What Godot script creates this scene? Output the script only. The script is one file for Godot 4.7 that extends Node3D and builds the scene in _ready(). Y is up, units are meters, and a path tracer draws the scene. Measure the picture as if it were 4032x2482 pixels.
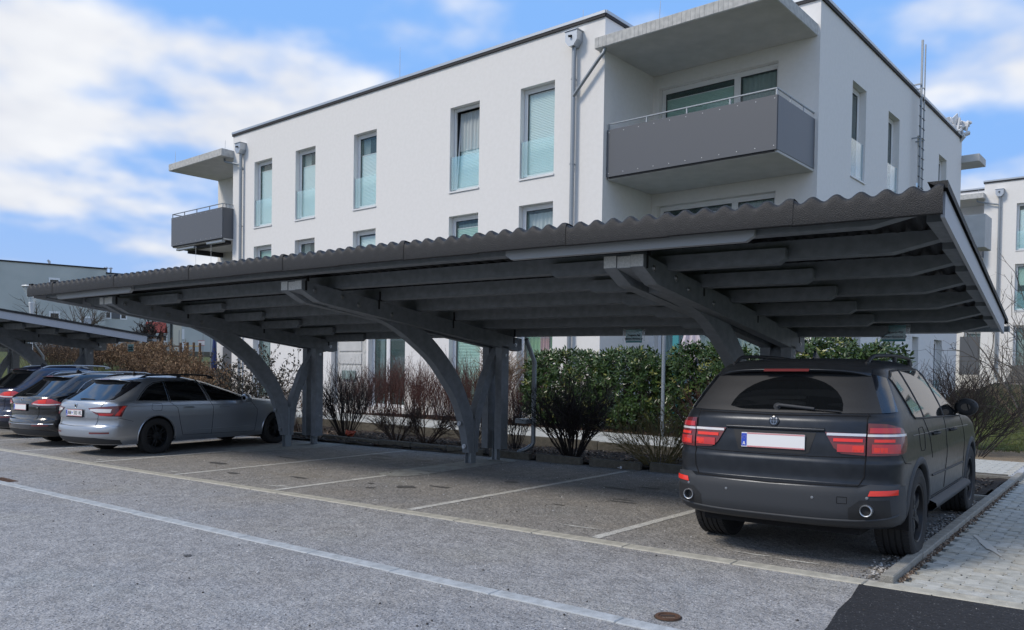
extends Node3D
# Residential car park: timber carport, four cars, white apartment block behind.
# X runs right along the bays, Y is up, Z towards the viewer; the lot falls gently to the left.

const SLOPE := 0.0146
const BK := 1.06                      # metres per unit of the block's drawing grid

var M := {}
var used_names := {}
var rng := RandomNumberGenerator.new()


func ground_y(x: float) -> float:
	return SLOPE * clampf(x, -45.0, 30.0)


func terrain_y(x: float, z: float) -> float:
	var y := ground_y(x)
	# garden level behind the bays, lawn rising to the right, play area rising to the far left
	var back := smoothstep(-13.5, -14.5, z)
	y = lerpf(y, 0.02, back * smoothstep(-30.0, -14.0, x))
	y = lerpf(y, 1.18, smoothstep(-17.5, -34.0, z) * smoothstep(-14.0, -6.0, x))
	y += 0.75 * smoothstep(-35.5, -40.0, z) * smoothstep(-14.0, -6.0, x)
	y = lerpf(y, 1.3, smoothstep(-14.0, -17.0, z) * smoothstep(-24.0, -34.0, x))
	y += 0.7 * smoothstep(-36.0, -58.0, x) * smoothstep(-8.0, -14.0, z)
	return y


# ---------------------------------------------------------------- mesh builder
class MB:
	var v := PackedVector3Array()
	var n := PackedVector3Array()
	var c := PackedColorArray()
	var uv := PackedVector2Array()
	var idx := PackedInt32Array()
	var color := Color.WHITE
	var use_color := false

	func vert(p: Vector3, nn: Vector3, t := Vector2.ZERO) -> int:
		v.append(p); n.append(nn); c.append(color); uv.append(t)
		return v.size() - 1

	func tri(a: Vector3, b: Vector3, d: Vector3) -> void:
		var nn := (b - a).cross(d - a).normalized()
		var i := vert(a, nn); vert(b, nn); vert(d, nn)
		idx.append_array(PackedInt32Array([i, i + 2, i + 1]))

	# corners counter-clockwise as seen from outside
	func quad(a: Vector3, b: Vector3, cc: Vector3, d: Vector3) -> void:
		var nn := (cc - a).cross(d - b).normalized()
		var i := vert(a, nn, Vector2(0, 1)); vert(b, nn, Vector2(1, 1)); vert(cc, nn, Vector2(1, 0)); vert(d, nn, Vector2(0, 0))
		idx.append_array(PackedInt32Array([i, i + 2, i + 1, i, i + 3, i + 2]))

	func grid(P: Array, flip := false) -> void:
		var rows := P.size()
		var cols: int = P[0].size()
		var base := v.size()
		var nn := PackedVector3Array(); nn.resize(rows * cols)
		var s := -1.0 if flip else 1.0
		for i in rows - 1:
			for j in cols - 1:
				var a: Vector3 = P[i][j]; var b: Vector3 = P[i][j + 1]; var cc: Vector3 = P[i + 1][j + 1]; var d: Vector3 = P[i + 1][j]
				var f := (cc - a).cross(d - b) * s
				nn[i * cols + j] += f; nn[i * cols + j + 1] += f; nn[(i + 1) * cols + j + 1] += f; nn[(i + 1) * cols + j] += f
		for i in rows:
			for j in cols:
				var q := nn[i * cols + j]
				vert(P[i][j], q.normalized() if q.length_squared() > 1e-14 else Vector3.UP, Vector2(float(j) / (cols - 1), float(i) / (rows - 1)))
		for i in rows - 1:
			for j in cols - 1:
				var a := base + i * cols + j; var b := a + 1; var d := a + cols; var cc := d + 1
				if flip:
					idx.append_array(PackedInt32Array([a, b, cc, a, cc, d]))
				else:
					idx.append_array(PackedInt32Array([a, cc, b, a, d, cc]))

	func box(center: Vector3, size: Vector3, ch := 0.0, b := Basis.IDENTITY) -> void:
		var h := size * 0.5
		ch = minf(ch, minf(h.x, minf(h.y, h.z)) * 0.9)
		var T := func(p: Vector3) -> Vector3: return center + b * p
		var k := h - Vector3(ch, ch, ch)
		for ax in 3:
			for s in [-1.0, 1.0]:
				var u := (ax + 1) % 3; var w := (ax + 2) % 3
				var q: Array[Vector3] = []
				for e in [[-1, -1], [1, -1], [1, 1], [-1, 1]]:
					var p := Vector3.ZERO
					p[ax] = h[ax] * s; p[u] = k[u] * e[0]; p[w] = k[w] * e[1]
					q.append(T.call(p))
				if s > 0: quad(q[0], q[1], q[2], q[3])
				else: quad(q[0], q[3], q[2], q[1])
		if ch <= 0.0: return
		for ax in 3:
			var u := (ax + 1) % 3; var w := (ax + 2) % 3
			for su in [-1.0, 1.0]:
				for sw in [-1.0, 1.0]:
					var q: Array[Vector3] = []
					for e in [[0, -1], [0, 1], [1, 1], [1, -1]]:
						var p := Vector3.ZERO
						p[ax] = k[ax] * e[1]
						p[u] = (h[u] if e[0] == 0 else k[u]) * su
						p[w] = (k[w] if e[0] == 0 else h[w]) * sw
						q.append(T.call(p))
					if (q[2] - q[0]).cross(q[3] - q[1]).dot(b * (Vector3.ZERO + _axis(u) * su + _axis(w) * sw)) > 0: quad(q[0], q[1], q[2], q[3])
					else: quad(q[0], q[3], q[2], q[1])
		for sx in [-1.0, 1.0]:
			for sy in [-1.0, 1.0]:
				for sz in [-1.0, 1.0]:
					var a: Vector3 = T.call(Vector3(h.x * sx, k.y * sy, k.z * sz)); var d: Vector3 = T.call(Vector3(k.x * sx, h.y * sy, k.z * sz)); var e: Vector3 = T.call(Vector3(k.x * sx, k.y * sy, h.z * sz))
					if sx * sy * sz > 0: tri(a, d, e)
					else: tri(a, e, d)

	func _axis(i: int) -> Vector3:
		return [Vector3.RIGHT, Vector3.UP, Vector3.BACK][i]

	# box between two corner points
	func bx(a: Vector3, b: Vector3, ch := 0.0) -> void:
		box((a + b) * 0.5, (b - a).abs(), ch)

	func tube(path: PackedVector3Array, r0: float, r1: float, sides := 8, cap := true) -> void:
		var m := path.size()
		if m < 2: return
		var t0 := (path[1] - path[0]).normalized()
		var up := Vector3.UP if absf(t0.y) < 0.9 else Vector3.RIGHT
		var nx := t0.cross(up).normalized()
		var base := v.size()
		for i in m:
			var t := (path[mini(i + 1, m - 1)] - path[maxi(i - 1, 0)]).normalized()
			nx = (nx - t * nx.dot(t)).normalized()
			var ny := t.cross(nx)
			var r := lerpf(r0, r1, float(i) / (m - 1))
			for j in sides:
				var a := TAU * j / sides
				var d := nx * cos(a) + ny * sin(a)
				vert(path[i] + d * r, d)
		for i in m - 1:
			for j in sides:
				var a := base + i * sides + j; var b := base + i * sides + (j + 1) % sides; var d := a + sides; var e := b + sides
				idx.append_array(PackedInt32Array([a, e, b, a, d, e]))
		if cap:
			for e in [0, m - 1]:
				var t := ((path[1] - path[0]) if e else (path[1] - path[0])).normalized()
				t = (path[0] - path[1]).normalized() if e == 0 else (path[m - 1] - path[m - 2]).normalized()
				var s := v.size()
				for j in sides: vert(v[base + e * sides + j], t)
				for j in range(1, sides - 1):
					if e == 0: idx.append_array(PackedInt32Array([s, s + j, s + j + 1]))
					else: idx.append_array(PackedInt32Array([s, s + j + 1, s + j]))

	# profile of (radius, height) about the local Y axis of xf
	func lathe(prof: Array, seg: int, xf := Transform3D.IDENTITY, smooth := false) -> void:
		var rings: Array = []
		for p in prof:
			var row := PackedVector3Array()
			for j in seg + 1:
				var a := TAU * j / seg
				row.append(xf * Vector3(cos(a) * p.x, p.y, -sin(a) * p.x))
			rings.append(row)
		if smooth: grid(rings)
		else:
			for i in rings.size() - 1: grid([rings[i], rings[i + 1]])

	# polygon in local XY (counter-clockwise), from z0 to z1
	func prism(poly: PackedVector2Array, z0: float, z1: float, xf := Transform3D.IDENTITY) -> void:
		var ids := Geometry2D.triangulate_polygon(poly)
		var area := 0.0
		for i in poly.size(): area += poly[i].cross(poly[(i + 1) % poly.size()])
		var q := poly
		if area < 0.0:
			q = poly.duplicate(); q.reverse(); ids = Geometry2D.triangulate_polygon(q)
		for k in range(0, ids.size(), 3):
			var a := q[ids[k]]; var b := q[ids[k + 1]]; var d := q[ids[k + 2]]
			if (b - a).cross(d - a) < 0: var tmp := b; b = d; d = tmp
			tri(xf * Vector3(a.x, a.y, z1), xf * Vector3(b.x, b.y, z1), xf * Vector3(d.x, d.y, z1))
			tri(xf * Vector3(a.x, a.y, z0), xf * Vector3(d.x, d.y, z0), xf * Vector3(b.x, b.y, z0))
		for i in q.size():
			var a := q[i]; var b := q[(i + 1) % q.size()]
			quad(xf * Vector3(a.x, a.y, z0), xf * Vector3(b.x, b.y, z0), xf * Vector3(b.x, b.y, z1), xf * Vector3(a.x, a.y, z1))

	func mesh() -> ArrayMesh:
		var a := []
		a.resize(Mesh.ARRAY_MAX)
		a[Mesh.ARRAY_VERTEX] = v; a[Mesh.ARRAY_NORMAL] = n; a[Mesh.ARRAY_INDEX] = idx; a[Mesh.ARRAY_TEX_UV] = uv
		if use_color: a[Mesh.ARRAY_COLOR] = c
		var m := ArrayMesh.new()
		m.add_surface_from_arrays(Mesh.PRIMITIVE_TRIANGLES, a)
		return m


# ---------------------------------------------------------------- naming and placing
func numbered(called: String) -> String:
	if not used_names.has(called):
		used_names[called] = 0
		return called
	used_names[called] += 1
	return "%s_%03d" % [called, used_names[called]]


func tag(o: Node3D, label: String, category := "", group := "", kind := "") -> Node3D:
	if label: o.set_meta("label", label)
	if category: o.set_meta("category", category)
	if group: o.set_meta("group", group)
	if kind: o.set_meta("kind", kind)
	return o


func thing(called: String, label: String, category: String, at := Vector3.ZERO, group := "") -> Node3D:
	var o := Node3D.new()
	o.name = numbered(called)
	add_child(o)
	o.position = at
	tag(o, label, category, group)
	return o


func put(called: String, mesh: Mesh, mat: Material, parent: Node3D = null, at := Transform3D.IDENTITY) -> MeshInstance3D:
	var o := MeshInstance3D.new()
	o.mesh = mesh
	o.material_override = mat
	if parent == null:
		o.name = numbered(called)
		add_child(o)
	else:
		var nm := called; var k := 0
		while parent.has_node(NodePath(nm)):
			k += 1
			nm = "%s_%03d" % [called, k]
		o.name = nm
		parent.add_child(o, true)
	o.transform = at
	return o


func many(called: String, mesh: Mesh, mat: Material, xfs: Array, cols: Array, parent: Node3D = null) -> MultiMeshInstance3D:
	var mm := MultiMesh.new()
	mm.transform_format = MultiMesh.TRANSFORM_3D
	mm.use_colors = not cols.is_empty()
	mm.mesh = mesh
	mm.instance_count = xfs.size()
	for i in xfs.size():
		mm.set_instance_transform(i, xfs[i])
		if cols: mm.set_instance_color(i, cols[i])
	var o := MultiMeshInstance3D.new()
	o.multimesh = mm
	o.material_override = mat
	o.set_meta("kind", "stuff")
	if parent == null:
		o.name = numbered(called)
		add_child(o)
	else:
		var nm := called; var k := 0
		while parent.has_node(NodePath(nm)):
			k += 1
			nm = "%s_%03d" % [called, k]
		o.name = nm
		parent.add_child(o, true)
	return o


func words(text: String, size: float, depth := 0.002, font_name := "Droid Sans") -> TextMesh:
	var t := TextMesh.new()
	var f := SystemFont.new()
	f.font_names = PackedStringArray([font_name])
	f.font_weight = 700
	t.font = f
	t.text = text
	t.font_size = 48
	t.pixel_size = size / 34.0
	t.depth = depth
	t.curve_step = 4.0
	return t


# ---------------------------------------------------------------- materials
func lin(r: float, g: float, b: float, a := 1.0) -> Color:
	var q := Color(r, g, b).linear_to_srgb()
	q.a = a
	return q


func mat(base: Color, rough := 0.8, metal := 0.0) -> StandardMaterial3D:
	var m := StandardMaterial3D.new()
	m.albedo_color = base
	m.roughness = rough
	m.metallic = metal
	return m


func tri_map(m: StandardMaterial3D, metres: float, world := false) -> void:
	m.uv1_triplanar = true
	m.uv1_world_triplanar = world
	m.uv1_scale = Vector3.ONE / metres
	m.uv1_triplanar_sharpness = 4.0


func noise_tex(sd: int, freq: float, lo: Color, hi: Color, size := 256, octaves := 4, kind := FastNoiseLite.TYPE_SIMPLEX_SMOOTH) -> ImageTexture:
	var f := FastNoiseLite.new()
	f.seed = sd
	f.noise_type = kind
	f.frequency = freq
	f.fractal_octaves = octaves
	var im := f.get_seamless_image(size, size)
	im.convert(Image.FORMAT_L8)
	var d := im.get_data()
	var lut := PackedByteArray()
	lut.resize(768)
	for i in 256:
		var q := lo.lerp(hi, i / 255.0)
		lut[i * 3] = int(q.r * 255.0); lut[i * 3 + 1] = int(q.g * 255.0); lut[i * 3 + 2] = int(q.b * 255.0)
	var o := PackedByteArray()
	o.resize(size * size * 3)
	for i in size * size:
		var b := d[i] * 3
		o[i * 3] = lut[b]; o[i * 3 + 1] = lut[b + 1]; o[i * 3 + 2] = lut[b + 2]
	return ImageTexture.create_from_image(Image.create_from_data(size, size, false, Image.FORMAT_RGB8, o))


func noise_normal(sd: int, freq: float, strength: float, size := 256, octaves := 4) -> ImageTexture:
	var f := FastNoiseLite.new()
	f.seed = sd
	f.noise_type = FastNoiseLite.TYPE_SIMPLEX_SMOOTH
	f.frequency = freq
	f.fractal_octaves = octaves
	var im := f.get_seamless_image(size, size)
	im.convert(Image.FORMAT_RGBA8)
	im.bump_map_to_normal_map(strength)
	return ImageTexture.create_from_image(im)


# stone-chip surface: fine light and dark grains over a mottled base
func grain_tex(sd: int, base: Color, spread: float, light_share: float, light: Color, dark_share: float, dark: Color, size := 1024) -> ImageTexture:
	var r := RandomNumberGenerator.new()
	r.seed = sd
	var f := FastNoiseLite.new()
	f.seed = sd; f.frequency = 0.012; f.fractal_octaves = 4
	var im := f.get_seamless_image(size, size)
	im.convert(Image.FORMAT_L8)
	var d := im.get_data()
	var f2 := FastNoiseLite.new()
	f2.seed = sd + 5; f2.frequency = 0.22; f2.fractal_octaves = 2
	var im2 := f2.get_seamless_image(size, size)
	im2.convert(Image.FORMAT_L8)
	var d2 := im2.get_data()
	var o := PackedByteArray()
	o.resize(size * size * 3)
	var br := base.r * 255.0; var bg := base.g * 255.0; var bb := base.b * 255.0
	for i in size * size:
		var k := 1.0 + (d[i] / 255.0 - 0.5) * 0.22 + (d2[i] / 255.0 - 0.5) * spread + (r.randf() - 0.5) * spread * 0.8
		o[i * 3] = clampi(int(br * k), 0, 255); o[i * 3 + 1] = clampi(int(bg * k), 0, 255); o[i * 3 + 2] = clampi(int(bb * k), 0, 255)
	for pass_no in 2:
		var share := light_share if pass_no == 0 else dark_share
		var q := light if pass_no == 0 else dark
		for k in int(size * size * share):
			var x := r.randi() % size; var y := r.randi() % size
			var w := 1 + r.randi() % 3
			var mixk := r.randf_range(0.35, 1.0)
			for a in w:
				for b in 1 + r.randi() % w:
					var i := (((y + b) % size) * size + (x + a) % size) * 3
					o[i] = int(lerpf(o[i], q.r * 255.0, mixk)); o[i + 1] = int(lerpf(o[i + 1], q.g * 255.0, mixk)); o[i + 2] = int(lerpf(o[i + 2], q.b * 255.0, mixk))
	return ImageTexture.create_from_image(Image.create_from_data(size, size, false, Image.FORMAT_RGB8, o))


func textured(tex: Texture2D, metres: float, rough := 0.9, world := true) -> StandardMaterial3D:
	var m := mat(Color.WHITE, rough)
	m.albedo_texture = tex
	tri_map(m, metres, world)
	return m


func make_materials() -> void:
	var rough_n := noise_normal(3, 0.09, 3.0, 512, 3)
	var fine_n := noise_normal(4, 0.2, 1.6, 256, 3)
	var soft_n := noise_normal(8, 0.02, 1.2, 256, 3)

	M.lane = textured(grain_tex(11, Color(0.575, 0.57, 0.565), 0.34, 0.035, Color(0.80, 0.80, 0.80), 0.05, Color(0.27, 0.27, 0.28)), 3.2, 0.92)
	M.bay = textured(grain_tex(12, Color(0.545, 0.535, 0.52), 0.36, 0.035, Color(0.78, 0.76, 0.73), 0.05, Color(0.26, 0.25, 0.24)), 3.2, 0.93)
	M.patch = textured(grain_tex(13, Color(0.145, 0.15, 0.165), 0.5, 0.007, Color(0.62, 0.62, 0.62), 0.12, Color(0.05, 0.05, 0.06)), 2.6, 0.85)
	for k in ["lane", "bay", "patch"]:
		M[k].normal_enabled = true; M[k].normal_texture = rough_n; M[k].normal_scale = 0.7
		M[k].vertex_color_use_as_albedo = true
	M.concrete = textured(grain_tex(14, Color(0.60, 0.60, 0.575), 0.12, 0.004, Color(0.72, 0.72, 0.7), 0.01, Color(0.42, 0.42, 0.41), 512), 1.8, 0.92)
	M.kerb = textured(grain_tex(15, Color(0.56, 0.55, 0.52), 0.16, 0.01, Color(0.74, 0.72, 0.68), 0.02, Color(0.38, 0.37, 0.35), 512), 0.9, 0.93)
	M.strip_warm = textured(grain_tex(16, Color(0.68, 0.665, 0.615), 0.12, 0.006, Color(0.8, 0.79, 0.74), 0.012, Color(0.5, 0.48, 0.44), 512), 0.9, 0.93)
	M.strip_cool = textured(grain_tex(17, Color(0.665, 0.68, 0.685), 0.10, 0.006, Color(0.82, 0.82, 0.82), 0.008, Color(0.5, 0.5, 0.5), 512), 0.9, 0.93)
	M.old_kerb = textured(grain_tex(18, Color(0.40, 0.385, 0.35), 0.22, 0.01, Color(0.55, 0.53, 0.48), 0.04, Color(0.22, 0.21, 0.18), 512), 0.7, 0.95)
	M.paver_a = textured(grain_tex(19, Color(0.70, 0.70, 0.675), 0.10, 0.006, Color(0.82, 0.82, 0.80), 0.01, Color(0.52, 0.52, 0.5), 512), 0.8, 0.93)
	M.paver_b = M.paver_a.duplicate(); M.paver_b.albedo_color = Color(0.95, 0.95, 0.945)
	M.paver_c = M.paver_a.duplicate(); M.paver_c.albedo_color = Color(0.97, 0.955, 0.93)
	M.path = textured(grain_tex(20, Color(0.66, 0.67, 0.685), 0.12, 0.006, Color(0.8, 0.8, 0.8), 0.015, Color(0.5, 0.5, 0.5), 512), 0.8, 0.93)
	M.soil = textured(grain_tex(21, Color(0.225, 0.19, 0.16), 0.7, 0.03, Color(0.42, 0.36, 0.29), 0.1, Color(0.09, 0.075, 0.065), 512), 0.9, 1.0)
	M.sand = textured(grain_tex(22, Color(0.53, 0.47, 0.385), 0.3, 0.02, Color(0.66, 0.6, 0.52), 0.04, Color(0.3, 0.26, 0.2), 512), 1.0, 1.0)
	M.turf = textured(grain_tex(23, Color(0.30, 0.335, 0.17), 0.6, 0.05, Color(0.47, 0.46, 0.28), 0.1, Color(0.14, 0.17, 0.08), 512), 1.1, 1.0)
	M.turf.vertex_color_use_as_albedo = true
	for k in ["soil", "sand", "turf"]:
		M[k].normal_enabled = true; M[k].normal_texture = rough_n; M[k].normal_scale = 1.5
	M.line = textured(grain_tex(24, Color(0.80, 0.80, 0.78), 0.16, 0.0, Color.WHITE, 0.09, Color(0.5, 0.49, 0.47), 512), 1.2, 0.9)
	M.gap_dirt = mat(lin(0.055, 0.045, 0.036), 1.0)

	# block
	M.plaster = textured(noise_tex(31, 0.05, Color(0.885, 0.88, 0.87), Color(0.905, 0.90, 0.892), 256), 2.2, 0.95, false)
	M.plaster.normal_enabled = true; M.plaster.normal_texture = fine_n; M.plaster.normal_scale = 0.06
	M.raw_concrete = textured(noise_tex(32, 0.03, Color(0.66, 0.665, 0.66), Color(0.80, 0.80, 0.79), 256), 1.6, 0.93, false)
	M.soffit = textured(noise_tex(33, 0.02, Color(0.74, 0.745, 0.74), Color(0.80, 0.80, 0.795), 256), 3.0, 0.95, false)
	M.zinc = mat(lin(0.46, 0.49, 0.52), 0.38, 0.75)
	M.zinc.normal_enabled = true; M.zinc.normal_texture = soft_n; M.zinc.normal_scale = 0.15; tri_map(M.zinc, 0.5)
	M.galv = textured(noise_tex(34, 0.06, Color(0.50, 0.53, 0.55), Color(0.66, 0.68, 0.70), 256), 0.35, 0.45, false)
	M.galv.metallic = 0.6
	M.edge_dark = mat(lin(0.02, 0.02, 0.024), 0.7)
	M.panel = mat(lin(0.105, 0.112, 0.125), 0.42)
	M.panel.normal_enabled = true; M.panel.normal_texture = soft_n; M.panel.normal_scale = 0.05; tri_map(M.panel, 2.0)
	M.frame_white = mat(lin(0.78, 0.79, 0.80), 0.35)
	M.sill = mat(lin(0.76, 0.77, 0.78), 0.4)
	M.gasket = mat(lin(0.012, 0.014, 0.016), 0.5)
	M.pane = mat(Color(0.72, 0.9, 0.9, 0.10), 0.02)
	M.pane.transparency = BaseMaterial3D.TRANSPARENCY_ALPHA
	M.pane.metallic_specular = 0.62
	M.guard = mat(Color(0.66, 0.9, 0.93, 0.16), 0.03)
	M.guard.transparency = BaseMaterial3D.TRANSPARENCY_ALPHA
	M.blind = mat(lin(0.60, 0.74, 0.76), 0.85)
	M.blind_green = mat(lin(0.36, 0.55, 0.49), 0.85)
	M.curtain = mat(lin(0.42, 0.47, 0.48), 0.9)
	M.curtain_grey = mat(lin(0.23, 0.30, 0.295), 0.9)
	M.curtain_green = mat(lin(0.20, 0.36, 0.20), 0.9)
	M.curtain_rose = mat(lin(0.42, 0.24, 0.26), 0.9)
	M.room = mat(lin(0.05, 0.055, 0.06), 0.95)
	M.steel = mat(lin(0.55, 0.57, 0.59), 0.3, 0.9)
	M.fuzzy = mat(lin(0.75, 0.76, 0.77), 0.9)

	# carport
	var wood := noise_tex(41, 0.02, Color(0.43, 0.45, 0.47), Color(0.50, 0.52, 0.54), 256)
	M.timber = textured(wood, 0.9, 0.62, false)
	M.timber.uv1_scale = Vector3(1.2, 1.2, 1.2)
	M.timber.normal_enabled = true; M.timber.normal_texture = fine_n; M.timber.normal_scale = 0.3
	M.end_grain = textured(noise_tex(42, 0.04, Color(0.72, 0.725, 0.71), Color(0.83, 0.83, 0.82), 256), 0.35, 0.85, false)
	M.splice_daylit = mat(lin(0.33, 0.345, 0.36), 0.6)  # timber tone made paler, daylight on the front face put into the colour
	M.fascia = mat(lin(0.42, 0.44, 0.48), 0.5)
	M.roofing = textured(grain_tex(43, Color(0.118, 0.122, 0.132), 0.35, 0.012, Color(0.40, 0.40, 0.40), 0.05, Color(0.06, 0.06, 0.07), 512), 0.55, 0.6, false)
	M.roofing.normal_enabled = true; M.roofing.normal_texture = rough_n; M.roofing.normal_scale = 0.9
	M.roof_under = mat(lin(0.035, 0.037, 0.042), 0.9)
	M.bolt = mat(lin(0.36, 0.37, 0.38), 0.35, 0.9)
	M.iron = mat(lin(0.02, 0.02, 0.022), 0.6, 0.4)
	M.sign_teal = mat(lin(0.09, 0.33, 0.36), 0.4)
	M.ink = mat(lin(0.01, 0.012, 0.014), 0.7)
	M.sleeve = mat(Color(0.85, 0.9, 0.92, 0.12), 0.15)
	M.sleeve.transparency = BaseMaterial3D.TRANSPARENCY_ALPHA
	M.terracotta = mat(lin(0.34, 0.10, 0.05), 0.8)

	# cars
	M.matte_blue = mat(lin(0.036, 0.041, 0.049), 0.36, 0.55)
	M.matte_blue.albedo_texture = noise_tex(51, 0.03, Color(0.86, 0.87, 0.88), Color(1, 1, 1), 256)
	M.matte_blue.roughness_texture = noise_tex(52, 0.04, Color(0.82, 0.82, 0.82), Color(1, 1, 1), 256)
	tri_map(M.matte_blue, 0.9)
	M.silver = mat(lin(0.40, 0.43, 0.47), 0.30, 0.72)
	M.silver.clearcoat_enabled = true; M.silver.clearcoat = 0.7; M.silver.clearcoat_roughness = 0.06
	M.black_gloss = mat(lin(0.006, 0.007, 0.010), 0.22, 0.0)
	M.black_gloss.clearcoat_enabled = true; M.black_gloss.clearcoat = 1.0; M.black_gloss.clearcoat_roughness = 0.02
	M.navy = mat(lin(0.010, 0.016, 0.045), 0.25, 0.2)
	M.navy.clearcoat_enabled = true; M.navy.clearcoat = 1.0; M.navy.clearcoat_roughness = 0.03
	M.trim = mat(lin(0.014, 0.015, 0.017), 0.6)
	M.plastic = mat(lin(0.030, 0.034, 0.040), 0.62)
	M.plastic.normal_enabled = true; M.plastic.normal_texture = fine_n; M.plastic.normal_scale = 0.2; tri_map(M.plastic, 0.3)
	M.gap = mat(lin(0.003, 0.003, 0.004), 0.9)  # near-black; also paints the shade in the gaps between car panels
	M.glass_dark = mat(lin(0.006, 0.007, 0.008), 0.03)
	M.glass_dark.metallic_specular = 0.65
	M.dusty = mat(lin(0.030, 0.031, 0.033), 0.5)
	M.dusty.albedo_texture = noise_tex(53, 0.08, Color(0.75, 0.75, 0.75), Color(1, 1, 1), 256); tri_map(M.dusty, 0.25)
	M.chrome = mat(lin(0.62, 0.63, 0.65), 0.12, 1.0)
	M.alloy = mat(lin(0.16, 0.165, 0.17), 0.35, 0.8)
	M.alloy_dark = mat(lin(0.022, 0.023, 0.026), 0.4, 0.5)
	M.rubber = mat(lin(0.020, 0.020, 0.021), 0.85)
	M.rubber.normal_enabled = true; M.rubber.normal_texture = fine_n; M.rubber.normal_scale = 0.25; tri_map(M.rubber, 0.15)
	M.lens_dark = mat(lin(0.12, 0.004, 0.008), 0.08)
	M.lens_dark.clearcoat_enabled = true; M.lens_dark.clearcoat = 1.0
	M.lens_red = mat(lin(0.50, 0.014, 0.018), 0.12)
	M.lens_red.clearcoat_enabled = true; M.lens_red.clearcoat = 1.0
	M.lens_bright = mat(lin(0.80, 0.045, 0.03), 0.15)
	M.lens_clear = mat(lin(0.72, 0.70, 0.70), 0.12, 0.2)
	M.plate_white = mat(lin(0.78, 0.78, 0.78), 0.5)
	M.plate_blue = mat(lin(0.02, 0.07, 0.48), 0.5)
	M.plate_red = mat(lin(0.55, 0.03, 0.04), 0.5)

	# planting and play area
	M.twig_dark = mat(lin(0.030, 0.024, 0.022), 0.95)
	M.twig_brown = mat(lin(0.075, 0.050, 0.038), 0.95)
	M.twig_red = mat(lin(0.085, 0.036, 0.030), 0.95)
	M.twig_olive = mat(lin(0.155, 0.125, 0.050), 0.9)
	M.twig_pale = mat(lin(0.26, 0.19, 0.13), 0.95)
	M.bark_grey = mat(lin(0.12, 0.11, 0.10), 0.95)
	for k in ["leaf", "dry_leaf", "grass", "litter"]:
		M[k] = mat(Color.WHITE, 0.55)
		M[k].vertex_color_use_as_albedo = true
		M[k].cull_mode = BaseMaterial3D.CULL_DISABLED
	M.leaf.roughness = 0.32
	M.leaf.backlight_enabled = true; M.leaf.backlight = Color(0.25, 0.3, 0.1)
	M.dry_leaf.roughness = 0.8; M.litter.roughness = 0.9; M.grass.roughness = 0.8
	M.far_wall = textured(noise_tex(61, 0.01, Color(0.70, 0.72, 0.71), Color(0.76, 0.775, 0.76), 256), 6.0, 0.95, false)
	M.cream_wall = mat(lin(0.62, 0.58, 0.48), 0.95)
	M.play_wood = mat(lin(0.12, 0.075, 0.05), 0.85)
	M.play_red = mat(lin(0.22, 0.035, 0.03), 0.7)
	M.play_yellow = mat(lin(0.62, 0.42, 0.05), 0.5)
	M.cloth_blue = mat(lin(0.02, 0.035, 0.12), 0.9)
	M.cloth_pink = mat(lin(0.62, 0.56, 0.62), 0.9)
	M.cloth_pink.cull_mode = BaseMaterial3D.CULL_DISABLED
	M.teal = mat(lin(0.05, 0.27, 0.30), 0.8)
	M.lamp_white = mat(lin(0.6, 0.63, 0.64), 0.4)
	M.rust = textured(noise_tex(62, 0.08, Color(0.30, 0.22, 0.17), Color(0.44, 0.33, 0.26), 128), 0.2, 0.85, false)
	M.rust.metallic = 0.3


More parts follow.
